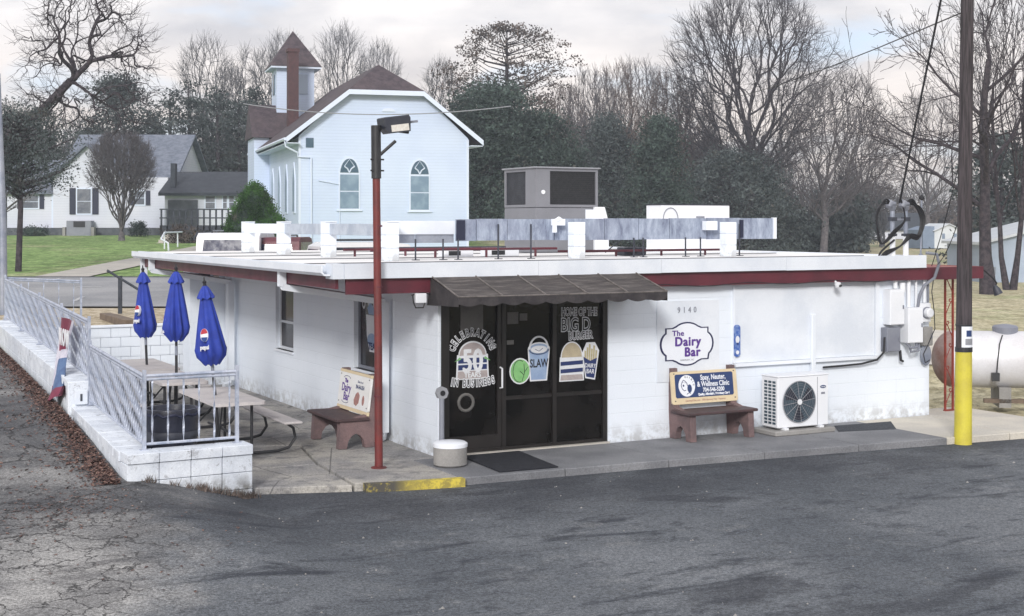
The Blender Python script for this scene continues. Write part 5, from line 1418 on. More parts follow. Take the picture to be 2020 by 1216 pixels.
# ------------------------------------------------------------------ propane tank
tz = .70
tk = thing('propane_tank', 'large white propane tank with rust-stained end and a domed cover, right of the building', 'tank', (7.95, 24.6, 0), R(-9))
m_ = MB(); rr = .50; prof = []
for k in range(9): a = R(90*k/8); prof.append((max(.01, rr*math.sin(a)), -rr*.75*math.cos(a)))
prof += [(rr, .6), (rr, 2.4), (rr, 4.6)]
for k in range(1, 9): a = R(90*k/8); prof.append((max(.01, rr*math.cos(a)), 4.6+rr*.75*math.sin(a)))
m_.lathe(prof, 32, mat=Matrix.Translation((-.15, 0, tz)) @ Matrix.Rotation(R(90), 4, 'Y')); m_.build('shell', 'tank_white', tk, True)
m_ = MB(); prof2 = [(r2+.003, z2) for r2, z2 in prof[:8]]
m_.lathe(prof2, 32, mat=Matrix.Translation((-.15, 0, tz)) @ Matrix.Rotation(R(90), 4, 'Y')); m_.build('end_cap', 'tank_rust', tk, True)
m_ = MB(); m_.lathe([(.21, .43), (.22, .57), (.19, .60), (.04, .625)], 20, (.72, 0, tz)); m_.build('dome', 'grey_metal', tk, True)
for x in (.65, 3.9):
    m_ = MB(); m_.box(x-.1, x+.1, -.40, .40, -.1, .25); m_.build('cradle', 'concrete', tk)
m_ = MB(); m_.tube([(.62, -.30, tz+.45), (.55, -.42, tz+.30), (.50, -.52, tz), (.48, -.56, tz-.2)], .012, 6); m_.box(.40, .52, -.62, -.50, tz-.32, tz-.18); m_.build('gas_fitting', 'black_steel', tk)
m_ = MB(); m_.box(.3, 3.2, -.40, -.30, -.02, .05); m_.build('timber_base', 'timber', tk)

# signpost rail and timber near the road
t_ = thing('barrier_arm', 'dark post carrying a slanted pole between the road and the patio', 'barrier', (at(237, 36), 36, H(at(237, 36), 36)))
m_ = MB(); m_.box(-.045, .045, -.04, .04, 0, .98); m_.build('post', 'deck_dark', t_)
m_ = MB(); m_.tube([(-.32, -.06, 1.12), (.50, -.06, .62)], .035, 6); m_.build('arm', 'deck_dark', t_)
t_ = thing('landscape_timber', 'short weathered timber kerb lying on the straw verge', 'timber', (at(232, 33.5), 33.5, H(at(232, 33.5), 33.5)-.03), R(118))
m_ = MB(); m_.box(-1.4, 1.4, -.14, .14, 0, .17, bev=.015); m_.build('timber', 'timber', t_)
m_ = MB(); m_.box(-.7, 2.2, -.42, -.22, -.02, .09, bev=.015); m_.build('timber', 'timber', t_)
# grey pole at the left edge
t_ = thing('roadside_pole', 'grey pole at the far left edge of the picture beside the road', 'pole', (at(2, 36), 36, H(at(2, 36), 36)))
m_ = MB(); m_.tube([(.06, 0, -.1), (.04, 0, 2.5), (-.1, 0, 6.2)], [.11, .10, .08], 12); m_.build('shaft', 'galvanized', t_, True)
# ------------------------------------------------------------------ church
CX, CY, CR = -11.0, 72.0, R(17)
ch = thing('church', 'white clapboard church with arched windows, brown shingle roof and square bell tower', 'church', (CX, CY, 1.3), CR)
W, LN = 9.05, 16.5
def zc_(z): return z-1.3
SL = .78; EH, PK = 7.25, 11.55
cxg = W/2
def gable(m_, y, th=.2):
    # clipped gable outline
    zt = zc_(10.0); hwt = (PK-10.0)/SL
    m_.prism_xz([(0, 0), (W, 0), (W, zc_(EH+.35)), (cxg+hwt, zt), (cxg-hwt, zt), (0, zc_(EH+.35))], y, y+th)
m_ = MB(); gable(m_, 0); m_.build('wall', 'church_siding', ch)
m_ = MB(); m_.box(0, .2, .2, LN, 0, zc_(EH+.3)); m_.build('wall', 'church_siding', ch)
m_ = MB(); m_.box(W-.2, W, .2, LN, 0, zc_(EH+.3)); m_.build('wall', 'church_siding', ch)
m_ = MB(); m_.box(0.2, W-.2, LN-.2, LN, 0, zc_(EH+.3)); m_.build('wall', 'church_siding', ch)
for x in (0, W):
    m_ = MB(); m_.box(x-.03 if x == 0 else x-.10, x+.10 if x == 0 else x+.03, -.03, .0, 0, zc_(EH+.3)); m_.build('corner_board', 'church_white', ch)
ov = .72; zh = zc_(10.0)+.06; hwt = (PK-10.0)/SL; F = -.45
def rz(x): return zc_(PK)+.06-abs(x-cxg)*SL
m_ = MB()
def slope(s):
    x_e = cxg+s*(cxg+ov); x_h = cxg+s*hwt; yh = 2.2
    top = [(x_e, F, rz(x_e)), (x_h, F, rz(x_h)), (cxg, F+yh, rz(cxg)), (cxg, LN+.4, rz(cxg)), (x_e, LN+.4, rz(x_e))]
    bot = [(x, y, z-.14) for x, y, z in top]; n = 5
    fs = [tuple(range(n)), tuple(range(2*n-1, n-1, -1))]+[((i+1) % n, i, n+i, n+(i+1) % n) for i in range(n)]
    if s > 0: fs = [tuple(reversed(f)) for f in fs]
    m_.add(top+bot, fs)
slope(-1); slope(1)
m_.add([(cxg-hwt, F, rz(cxg-hwt)), (cxg+hwt, F, rz(cxg-hwt)), (cxg, F+2.2, rz(cxg))]+[(cxg-hwt, F, rz(cxg-hwt)-.14), (cxg+hwt, F, rz(cxg-hwt)-.14), (cxg, F+2.2, rz(cxg)-.14)],
       [(0, 1, 2), (5, 4, 3), (1, 0, 3, 4)])
m_.build('roof', 'brown_shingle', ch)
m_ = MB()                                                     # white rake boards
for s in (-1, 1):
    xe, xh = cxg+s*(cxg+ov), cxg+s*hwt
    poly_ = [(xe, rz(xe)-.02), (xh, rz(xh)-.02), (xh, rz(xh)-.30), (xe, rz(xe)-.30)]
    if s < 0: poly_ = poly_[::-1]
    m_.prism_xz(poly_[::-1] if False else poly_, F-.04, F-.005)
m_.box(cxg-hwt, cxg+hwt, F-.04, F-.005, rz(cxg-hwt)-.28, rz(cxg-hwt)-.03)
m_.build('rake_board', 'church_white', ch)
m_ = MB()
for s in (-1, 1):                                             # soffits
    xe, xw = cxg+s*(cxg+ov), cxg+s*cxg
    a, b = sorted((xe, xw)); m_.box(a+.02, b-.02, F, LN+.3, rz(xe)-.34, rz(xe)-.30)
m_.build('soffit', 'church_white', ch)
m_ = MB(); m_.tube([(-ov-.05, F, rz(-ov)-.12), (-ov-.05, LN, rz(-ov)-.12)], .09, 6)
m_.tube([(-ov-.05, F+.2, rz(-ov)-.2), (-ov, F+.2, rz(-ov)-.5), (-.1, F+.3, rz(-ov)-.8), (-.08, -.08, rz(-ov)-1.0), (.62, -.07, rz(-ov)-1.05), (.64, -.07, .1)], .05, 6); m_.build('gutter', 'church_white', ch)
m_ = MB(); m_.tube([(2.1, -.06, .2), (2.1, -.06, 3.8), (1.0, -.06, 4.0)], .03, 5); m_.build('service_pipe', 'church_white', ch)
# arched windows on the gable wall
def gothic(x, z0, w, h, parent, y=-.0):
    hw_ = w/2; hr = h*.70
    out = [(x-hw_, z0), (x+hw_, z0), (x+hw_, z0+hr)]
    arc = [(x+hw_*math.cos(R(a))**.8 if False else x+hw_*(1-(a/90)**1.7), z0+hr+(h-hr)*math.sin(R(a))) for a in range(15, 91, 15)]
    out += arc+[(2*x-px_, pz_) for px_, pz_ in reversed(arc[:-1])]+[(x-hw_, z0+hr)]
    cxx, czz = x, z0+h/2
    big = [(cxx+(px_-cxx)*1.16, czz+(pz_-czz)*1.07) for px_, pz_ in out]
    m2 = MB(); m2.prism_xz(big, y-.05, y-.001); f = m2.build('window_frame', 'church_white', parent)
    m2 = MB(); m2.prism_xz([(x-hw_, z0), (x+hw_, z0), (x+hw_, z0+h*.335), (x-hw_, z0+h*.335)], y-.062, y-.051); m2.build('pane', 'church_glass', f)
    m2 = MB(); m2.prism_xz([(x-hw_, z0+h*.355), (x+hw_, z0+h*.355), (x+hw_, z0+hr-.05), (x-hw_, z0+hr-.05)], y-.062, y-.051); m2.build('pane', 'church_glass', f)
    m2 = MB(); m2.prism_xz([(x-hw_, z0+hr+.05), (x+hw_, z0+hr+.05)]+arc+[(2*x-px_, pz_) for px_, pz_ in reversed(arc[:-1])], y-.062, y-.051); m2.build('pane', 'gothic_glass', f)
    m2 = MB()
    m2.tube([(x-hw_*.55, y-.07, z0+h*.97-(h-hr)*.42), (x-hw_*.2, y-.07, z0+hr+.25), (x, y-.07, z0+hr+.05)], .035, 4); m2.tube([(x+hw_*.55, y-.07, z0+h*.97-(h-hr)*.42), (x+hw_*.2, y-.07, z0+hr+.25), (x, y-.07, z0+hr+.05)], .035, 4)
    m2.tube([(x-hw_*.55, y-.07, z0+h*.97-(h-hr)*.42), (x, y-.07, z0+h-.03), (x+hw_*.55, y-.07, z0+h*.97-(h-hr)*.42)], .02, 4); m2.build('tracery', 'church_white', f)
    m2 = MB(); m2.box(x-hw_*1.35, x+hw_*1.35, y-.10, y-.0, z0-.14, z0-.08); m2.build('sill', 'church_white', f)
gothic(2.62, zc_(3.85), .98, 2.60, ch); gothic(6.38, zc_(3.80), .98, 2.60, ch)
m_ = MB(); m_.prism_xz([(4.35, zc_(8.95)), (5.05, zc_(8.95))]+[(4.7+.35*math.cos(R(a)), zc_(8.95)+.2*math.sin(R(a))) for a in range(15, 180, 15)], -.05, -.002); m_.build('louvre', 'church_white', ch)
m_ = MB(); m_.box(.35, .75, -.03, -.002, zc_(7.0), zc_(7.5)); m_.build('vent', 'gothic_glass', ch)
for k in range(5):                                            # narrow windows of the left wall
    y = 1.6+k*2.9
    m_ = MB(); poly_ = [(y-.42, zc_(3.6)), (y+.42, zc_(3.6)), (y+.42, zc_(5.4)), (y, zc_(6.3)), (y-.42, zc_(5.4))]
    m_.prism_yz(poly_, -.06, -.002); f = m_.build('window_frame', 'church_white', ch)
    m_ = MB(); m_.prism_yz([(y-.32, zc_(3.7)), (y+.32, zc_(3.7)), (y+.32, zc_(5.35)), (y, zc_(6.1)), (y-.32, zc_(5.35))], -.075, -.062); m_.build('pane', 'church_glass', f)
# lower gabled porch wing on the far left
m_ = MB(); m_.box(-.9, -.001, 12.2, 15.6, 0, zc_(8.3)); m_.build('porch_wall', 'church_siding', ch)
m_ = MB(); m_.prism_yz([(11.9, zc_(8.2)), (15.9, zc_(8.2)), (13.9, zc_(10.3))], -1.05, 1.6); m_.build('porch_roof', 'brown_shingle', ch)
# bell tower
tx, ty, tw = 1.75, 14.6, 2.3
m_ = MB(); m_.box(tx-tw/2, tx+tw/2, ty-tw/2, ty+tw/2, 0, zc_(12.75)); tw_o = m_.build('tower', 'church_siding', ch)
m_ = MB(); e = tw/2+.42; zt = zc_(12.75)
m_.add([(tx-e, ty-e, zt-.1), (tx+e, ty-e, zt-.1), (tx+e, ty+e, zt-.1), (tx-e, ty+e, zt-.1), (tx, ty, zt+2.25)], [(3, 2, 1, 0), (0, 1, 4), (1, 2, 4), (2, 3, 4), (3, 0, 4)]); m_.build('tower_roof', 'brown_shingle', tw_o)
m_ = MB(); m_.box(tx-e+.04, tx+e-.04, ty-e+.04, ty+e-.04, zt-.22, zt-.105); m_.build('tower_cornice', 'church_white', tw_o)
m_ = MB(); m_.box(tx+.1, tx+.75, ty-tw/2-.05, ty-tw/2-.002, zt-1.75, zt-.55); m_.build('tower_louvre', 'barn_metal', tw_o)
m_ = MB(); m_.box(tx-tw/2-.05, tx-tw/2-.002, ty-.4, ty+.4, zt-1.75, zt-.55); m_.build('tower_louvre', 'gothic_glass', tw_o)
m_ = MB(); m_.box(1.0, 1.62, 11.2, 11.9, zc_(6.5), zc_(13.3)); m_.box(.95, 1.67, 11.15, 11.95, zc_(13.3), zc_(13.5)); m_.build('chimney', 'brick_red', ch)

# ------------------------------------------------------------------ generic simple house pieces
def pitched(m_, x0, x1, y0, y1, ze, zp, axis='x', ov=.4, th=.15):
    """roof with the ridge along axis"""
    if axis == 'x':
        yc = (y0+y1)/2; k = (zp-ze)/((y1-y0)/2)
        pr = [(y0-ov, ze-k*ov), (yc, zp), (y1+ov, ze-k*ov), (y1+ov, ze-k*ov-th), (yc, zp-th), (y0-ov, ze-k*ov-th)]
        m_.prism_yz(pr[::-1], x0-ov, x1+ov)
    else:
        xc = (x0+x1)/2; k = (zp-ze)/((x1-x0)/2)
        pr = [(x0-ov, ze-k*ov), (xc, zp), (x1+ov, ze-k*ov), (x1+ov, ze-k*ov-th), (xc, zp-th), (x0-ov, ze-k*ov-th)]
        m_.prism_xz(pr[::-1], y0-ov, y1+ov)
def window(parent, x, y, z0, w, h, shutters=True, glass='house_glass', shw=.3):
    m2 = MB(); m2.box(x-w/2-.08, x+w/2+.08, y-.05, y-.001, z0-.08, z0+h+.08); f = m2.build('window_frame', 'church_white', parent)
    for k in range(2):
        m2 = MB(); m2.box(x-w/2, x+w/2, y-.062, y-.051, z0+k*h/2+.02, z0+(k+1)*h/2-.02); m2.build('pane', glass, f)
    if shutters:
        for s in (-1, 1):
            m2 = MB(); xx = x+s*(w/2+.12+shw/2); m2.box(xx-shw/2, xx+shw/2, y-.06, y-.002, z0-.05, z0+h+.05); m2.build('shutter', 'shutter_navy', f)
# white house at the left
HY = 98.0; hx = at(170, HY); gz = 2.25
hs = thing('white_house', 'white sided house with navy shutters and grey gabled roof behind the lawn', 'house', (hx, HY, gz))
def X_(px): return at(px, HY)-hx
def Z_(py): return hz(py, HY)-gz
m_ = MB(); m_.box(X_(105), X_(240), 0, 9, .5, Z_(345)); m_.prism_xz([(X_(105), Z_(345)), (X_(240), Z_(345)), (X_(172), Z_(285))], 0, 9); m_.build('wall', 'house_siding', hs)
m_ = MB(); m_.box(X_(8), X_(105)-.002, .6, 8, .5, Z_(375)); m_.build('wall', 'house_siding', hs)
m_ = MB(); m_.box(X_(240)+.002, X_(328), .5, 8, .5, Z_(350)); m_.build('wall', 'house_siding', hs)
m_ = MB(); m_.box(X_(8), X_(328), .04, 8, 0-.4, .5); m_.build('foundation', 'foundation_block', hs)
m_ = MB(); pitched(m_, X_(105), X_(240), 0, 9, Z_(345), Z_(283), 'y', .45, .18); m_.build('roof', 'grey_shingle', hs)
m_ = MB(); pitched(m_, X_(0), X_(105), .6, 9, Z_(372), Z_(310), 'x', .4, .18); m_.build('roof', 'grey_shingle', hs)
m_ = MB(); pitched(m_, X_(100), X_(325), 2.2, 13.5, Z_(346), Z_(252), 'x', .4, .18); m_.build('roof', 'grey_shingle', hs)
m_ = MB(); m_.box(X_(100), X_(325), 2.3, 13.4, .5, Z_(350)); m_.prism_yz([(2.4, Z_(350)), (13.2, Z_(350)), (7.85, Z_(258))], X_(324)-.1, X_(324)); m_.build('wall', 'house_siding', hs)
window(hs, X_(55), .6, Z_(411), 1.05, .92, True); window(hs, X_(166), 0, Z_(422), .95, 1.75, True, 'house_glass', .42); window(hs, X_(272), .5, Z_(404), .65, .95, True)
m_ = MB(); m_.box(X_(97), X_(101), .5, .62, .2, Z_(380)); m_.build('downspout', 'church_white', hs)
m_ = MB(); m_.box(X_(155), X_(175), 3, 3.6, Z_(300), Z_(240)); 
t_ = thing('yard_cabinet', 'grey cabinet standing against the white house below its tall window', 'cabinet', (at(155, 97), 97, 2.2))
m_ = MB(); m_.box(-.85, .85, 0, .8, 0, 1.05); m_.build('cabinet', 'grey_metal', t_)
m_ = MB(); m_.box(-.35, .45, -.03, -.002, .6, 1.0); m_.build('grille', 'cable_black', t_)
m_ = MB(); m_.box(-1.1, -.9, -.1, .3, 0, .6); m_.box(.9, 1.1, -.1, .3, 0, .6); m_.build('block', 'concrete', t_)
# low house with deck in the centre left
DY = 92.0; dx_ = at(400, DY)
h2 = thing('low_house', 'low white house with dark roof, tall pale windows and a deck beside the church bush', 'house', (dx_, DY+4, 2.2))
def X2(px): return at(px, DY+4)-dx_
def Z2(py): return hz(py, DY+4)-2.2
m_ = MB(); m_.box(X2(325), X2(472), 0, 8, 0, Z2(378)); m_.build('wall', 'house_siding', h2)
m_ = MB(); pitched(m_, X2(330), X2(472), 0, 8, Z2(376), Z2(335), 'x', .5, .2); m_.build('roof', 'dark_shingle', h2)
for a, b in ((405, 425), (440, 448), (452, 462)): window(h2, X2((a+b)/2), 0, Z2(412), (X2(b)-X2(a))*.9, Z2(387)-Z2(412), False)
m_ = MB(); m_.box(X2(332), X2(390), -.12, -.01, 0, Z2(395)); m_.build('porch_shade_panel', 'foundation_block', h2)  # dark panel standing in for the shade of the porch
m_ = MB(); m_.box(X2(333), X2(342), .5, 1.1, Z2(378), Z2(322)); m_.build('chimney', 'dark_shingle', h2)
dk = thing('deck', 'dark wooden deck with rails and steps in front of the low white house', 'deck', (at(370, 86), 86, 2.05))
def X3(px): return at(px, 86)-at(370, 86)
def Z3(py): return hz(py, 86)-2.05
m_ = MB(); m_.box(X3(315), X3(470), 0, 4, Z3(455), Z3(445)); m_.build('platform', 'deck_dark', dk)
m_ = MB()
for px in range(318, 470, 12): m_.box(X3(px)-.05, X3(px)+.05, 0, .08, -.6, Z3(413))
m_.build('rail_posts', 'deck_dark', dk)
for py in (413, 430):
    m_ = MB(); m_.box(X3(315), X3(470), -.05, -.001, Z3(py)-.05, Z3(py)+.03); m_.build('rail', 'deck_dark', dk)
m_ = MB(); m_.box(X3(378), X3(455), .3, 2.0, -.7, Z3(446)); m_.build('skirt', 'timber', dk)
for k in range(7):
    m_ = MB(); z = -.62+k*.16; m_.box(X3(325), X3(382), -3.2+k*.42, -2.8+k*.42+.02, z-.18, z); m_.build('step', 'pale_concrete', dk)
# white/red handrails flanking the path (nearer)
for (pxa, lb, mt) in ((306, 'white handrail left of the steps, ending in a bent foot', 'white_paint'), (372, 'dark handrail right of the steps', 'deck_dark')):
    Yh = 74
    t_ = thing('handrail', lb, 'handrail', (at(pxa, Yh), Yh, H(at(pxa, Yh), Yh)))
    m_ = MB(); s_ = .62 if pxa < 350 else .55
    m_.tube([(0, 6, .9), (0, 2, .9), (s_*.1, 1, .55), (s_, .3, .35), (s_+.05, .2, -.15)], .05, 6); m_.tube([(0, 5, .9), (0, 5, 0)], .04, 5); m_.tube([(0, 2, .9), (0, 2, 0)], .04, 5)
    m_.build('rail', mt, t_, True)
# parked vehicles glimpsed over the roof
def car(px, Y, label, body, hgt=1.75, w=1.85, rz=0.):
    x = at(px, Y); t2 = thing('parked_car', label, 'car', (x, Y, H(x, Y)+.0), rz)
    Lc = 4.4
    out = [(0, .35), (Lc, .35), (Lc, .95), (Lc-1.0, 1.05), (Lc-1.7, hgt-.06), (Lc-2.2, hgt), (.35, hgt), (.12, hgt-.12), (-.02, 1.0), (-.05, .5)]
    m2 = MB(); m2.prism_yz(out, -w/2, w/2); b_ = m2.build('body', body, t2)
    m2 = MB(); m2.add([(-w/2+.16, -.035, 1.03), (w/2-.16, -.035, 1.03), (w/2-.22, .085, hgt-.2), (-w/2+.22, .085, hgt-.2)], [(0, 1, 2, 3)]); m2.build('rear_window', 'car_glass', t2)
    for s in (-1, 1):
        m2 = MB(); xx = s*(w/2+.004); q = [(xx, .35, 1.03), (xx, Lc-1.25, 1.03), (xx, Lc-1.75, hgt-.16), (xx, .45, hgt-.14)]
        m2.add(q if s < 0 else q, [(3, 2, 1, 0) if s < 0 else (0, 1, 2, 3)]); m2.build('side_window', 'car_glass', t2)
        m2 = MB(); m2.box(s*w/2-.14 if s > 0 else -w/2, w/2 if s > 0 else -w/2+.14, -.09, -.06, .75, 1.2); m2.build('tail_light', 'red_iron', t2)
        m2 = MB(); m2.tube([(s*(w/2+.02), .8, 1.0), (s*(w/2+.16), Lc-1.7, 1.0), (s*(w/2+.02), Lc-1.7, 1.05)], .04, 5); m2.build('mirror', 'car_dark', t2)
        for y in (.85, Lc-.85):
            m2 = MB(); m2.tube([(s*(w/2-.2), y, .34), (s*(w/2+.01), y, .34)], .34, 18); m2.build('wheel', 'tyre', t2)
    for s in (-.55, .55):
        m2 = MB(); m2.tube([(s, .5, hgt+.01), (s, .55, hgt+.06), (s, Lc-2.3, hgt+.06), (s, Lc-2.25, hgt+.0)], .025, 5); m2.build('roof_rail', 'car_dark', t2)
    return t2
car(448, 41, 'white sport utility car with roof rails parked behind the diner, left of the roof piers', 'car_white', 1.95)
car(528, 41.5, 'dark red vehicle glimpsed between the two left roof piers', 'maroon_paint', 1.80)
car(612, 40.5, 'pale car with dark windows glimpsed between the second and third roof piers', 'car_white', 1.70, 1.8, R(-70))
# shed and barn on the right
SY = 132.0; sx_ = at(1862, SY)
sh = thing('garden_shed', 'small white and blue metal shed with low gabled roof standing in the dry field', 'shed', (sx_, SY, H(sx_, SY)), R(14))
k_ = SY/2750
m_ = MB(); m_.box(-1.0, 1.9, 0, 3.2, 0, 1.75); m_.prism_xz([(-1.0, 1.75), (1.9, 1.75), (.45, 2.3)], 0, 3.2); m_.build('wall', 'barn_roof', sh)
m_ = MB(); m_.box(-2.2, -1.003, -.0, 3.1, 0, 1.75); m_.prism_xz([(-2.2, 1.75), (-1.003, 1.75), (-1.003, 2.1)], .0, 3.1); m_.build('wall', 'shed_blue', sh)
m_ = MB(); pitched(m_, -1.05, 1.95, -.1, 3.3, 1.75, 2.36, 'y', .15, .07); m_.build('roof', 'barn_roof', sh)
m_ = MB(); m_.box(-.2, .1, -.03, -.002, .9, 1.4); m_.box(1.05, 1.35, -.03, -.002, .9, 1.4); m_.build('window', 'shed_blue', sh)
BY = 74.0; bx0 = at(1938, BY)
bn = thing('metal_barn', 'pale blue metal outbuilding with white sloping roof cut off by the right edge', 'barn', (bx0, BY, 0), R(0))
m_ = MB(); m_.box(0, 9, 0, 6, -.1, 1.95)
m_.prism_xz([(0, 1.95), (9, 1.95), (9, 4.1)], 0, 6); m_.build('wall', 'barn_metal', bn)
m_ = MB(); m_.add([(-.25, -.3, 1.93), (9, -.3, 4.2), (9, 6.3, 4.2), (-.25, 6.3, 1.93)]+[(-.25, -.3, 2.08), (9, -.3, 4.35), (9, 6.3, 4.35), (-.25, 6.3, 2.08)], [(3, 2, 1, 0), (4, 5, 6, 7), (0, 1, 5, 4), (1, 2, 6, 5), (2, 3, 7, 6), (3, 0, 4, 7)]); m_.build('roof', 'barn_roof', bn)
m_ = MB()
for x in (1.8, 3.6, 5.4): m_.box(x, x+.05, -.03, -.001, 0, 2.0+.0)
m_.build('wall_seams', 'shed_blue', bn)
m_ = MB(); m_.box(.42, .68, -.05, -.002, .35, .75); m_.build('vent', 'grey_metal', bn)
t_ = thing('distant_house', 'faint grey house roof among the far trees behind the cable loops', 'house', (at(1760, 190), 190, .9))
m_ = MB(); m_.box(-4, 4, 0, 6, 0, 1.6); m_.build('wall', 'house_siding', t_)
m_ = MB(); pitched(m_, -4, 4, 0, 6, 1.6, 3.6, 'x', .4, .2); m_.build('roof', 'dark_shingle', t_)
# ------------------------------------------------------------------ vegetation
def tube_fast(pts, rs, n):
    """pts k x 3, rs k -> verts, faces arrays"""
    pts = np.asarray(pts); k = len(pts)
    d = np.gradient(pts, axis=0); d /= np.linalg.norm(d, axis=1, keepdims=True)+1e-9
    ref = np.array([.3, .9, .25]); a = np.cross(d, ref); a /= np.linalg.norm(a, axis=1, keepdims=True)+1e-9
    b = np.cross(d, a)
    t_ = np.arange(n)*2*np.pi/n
    ring = a[:, None, :]*np.cos(t_)[None, :, None]+b[:, None, :]*np.sin(t_)[None, :, None]
    v = pts[:, None, :]+ring*np.asarray(rs)[:, None, None]
    i = np.arange(k-1)[:, None]*n; j = np.arange(n)[None, :]
    f = np.stack([i+j, i+(j+1) % n, i+n+(j+1) % n, i+n+j], -1).reshape(-1, 4)
    return v.reshape(-1, 3), f
class NM:
    """numpy mesh collector of quads"""
    def __init__(s): s.v, s.f, s.n = [], [], 0
    def add(s, v, f): s.v.append(v); s.f.append(f+s.n); s.n += len(v)
    def arrays(s): return (np.concatenate(s.v), np.concatenate(s.f)) if s.v else (np.zeros((0, 3)), np.zeros((0, 4), int))
def np_mesh(name, v, f, mat, mi=None):
    me = bpy.data.meshes.new(name); me.vertices.add(len(v)); me.vertices.foreach_set('co', v.astype(np.float32).ravel())
    me.loops.add(f.size); me.loops.foreach_set('vertex_index', f.astype(np.int32).ravel())
    me.polygons.add(len(f)); me.polygons.foreach_set('loop_start', (np.arange(len(f))*f.shape[1]).astype(np.int32))
    for m_ in (mat if isinstance(mat, (list, tuple)) else [mat]): me.materials.append(MATS[m_])
    if mi is not None: me.polygons.foreach_set('material_index', mi.astype(np.int32))
    me.update(calc_edges=True); me.validate(); return me

def branching(seed, h, r0, levels=4, trunk=.28, nb=(9, 6, 5, 4), ang=(35, 38, 40, 42), ratio=(.62, .55, .5, .45), wig=.18, up=.25, lean=(0, 0), droop=0., stem_split=1, first=.25, sides=(8, 5, 4, 3, 3), minr=.008, rf=(.36, .56), ang0=(.65, 1.25)):
    """returns trunk mesh arrays, crown mesh arrays and twig end points"""
    rg = np.random.default_rng(seed); T, C = NM(), NM(); tips = []
    def unit(v): return v/(np.linalg.norm(v)+1e-9)
    def grow(p, d, L, r, lv):
        k = (7, 6, 5, 4, 3)[min(lv, 4)]
        pts = [p]; dirs = [d]
        for i in range(k-1):
            w = wig*(.5 if lv == 0 else 1.0)
            d = unit(d+rg.normal(0, w, 3)+np.array([0, 0, up*(1 if lv else .3)-droop*(lv > 1)*.5]))
            p = p+d*L/(k-1); pts.append(p); dirs.append(d)
        taper = (.42 if lv == 0 else .25)
        rs = r*np.linspace(1, taper, k); rs = np.maximum(rs, minr)
        if lv == 0: rs[0] *= 1.35
        v, f = tube_fast(pts, rs, sides[min(lv, 4)])
        (T if lv == 0 else C).add(v, f)
        if lv >= levels: tips.append(pts[-1]); return
        n = nb[min(lv, len(nb)-1)]; st = first if lv == 0 else .22
        az = rg.uniform(0, 6.28)
        for q in range(n):
            f_ = st+(1-st)*((q+rg.uniform(.1, .9))/n)
            if q == n-1: f_ = 1.0
            x = f_*(k-1); i = min(int(x), k-2); fr_ = x-i
            bp = pts[i]*(1-fr_)+pts[i+1]*fr_; bd = dirs[min(i+1, k-1)]
            az += 2.4+rg.uniform(-.5, .5)
            an = math.radians(ang[min(lv, len(ang)-1)]*rg.uniform(*(ang0 if lv == 0 else (.65, 1.25))))*(.45 if f_ == 1.0 else 1)
            a = unit(np.cross(bd, [.31, .2, .93] if abs(bd[2]) < .9 else [1, .1, 0])); b = np.cross(bd, a)
            nd = unit(bd*math.cos(an)+(a*math.cos(az)+b*math.sin(az))*math.sin(an))
            rr = r*(1-(1-taper)*f_)
            grow(bp, nd, L*ratio[min(lv, len(ratio)-1)]*rg.uniform(.7, 1.15)*(1.15-.45*f_), rr*rg.uniform(*rf), lv+1)
    dirn = unit(np.array([lean[0], lean[1], 1.0]))
    if stem_split == 1: grow(np.zeros(3), dirn, h*trunk if trunk > 0 else h, r0, 0)
    else:
        for s in range(stem_split):
            a = 2*math.pi*s/stem_split+rg.uniform(-.3, .3); t_ = rg.uniform(.14, .34)
            grow(np.array([math.cos(a), math.sin(a), 0])*r0*.7, unit(np.array([math.cos(a)*t_, math.sin(a)*t_, 1])), h*trunk, r0*rg.uniform(.5, .8), 0)
    return T.arrays(), C.arrays(), np.array(tips) if tips else np.zeros((0, 3))

def leaves(rg, centres, n_per, rad, size, flat=1.0):
    """small random quads round the clump centres"""
    N = len(centres)*n_per
    c = np.repeat(centres, n_per, 0)+rg.normal(0, 1, (N, 3))*np.array([rad, rad, rad*flat])
    a = rg.normal(0, 1, (N, 3)); a /= np.linalg.norm(a, axis=1, keepdims=True)
    b = np.cross(a, rg.normal(0, 1, (N, 3))); b /= np.linalg.norm(b, axis=1, keepdims=True)+1e-9
    s = size*rg.uniform(.5, 1.3, (N, 1)); s2 = s*rg.uniform(.35, .7, (N, 1))
    v = np.stack([c-a*s, c+b*s2, c+a*s, c-b*s2], 1).reshape(-1, 3)
    return v, np.arange(N*4).reshape(-1, 4)

def plant_tree(name, label, cat, x, y, z, T, Cc, bark, crown_mats, leaf=None, group=None, rz=0., scale=1.0):
    t2 = thing(name, label, cat, (x, y, z), rz, group); t2.scale = (scale,)*3
    if T is not None and len(T[0]): link('trunk', np_mesh('trunk', T[0], T[1], bark), t2)
    v, f = Cc; mi = np.zeros(len(f), int)
    if leaf is not None:
        v = np.concatenate([v, leaf[0]]); f = np.concatenate([f, leaf[1]+len(Cc[0])]); mi = np.concatenate([mi, np.ones(len(leaf[1]), int)])
    link('crown', np_mesh('crown', v, f, crown_mats, mi), t2)
    return t2
def fitscale(arrs, want_h):
    mx = max(a[0][:, 2].max() for a in arrs if len(a[0])); return want_h/mx

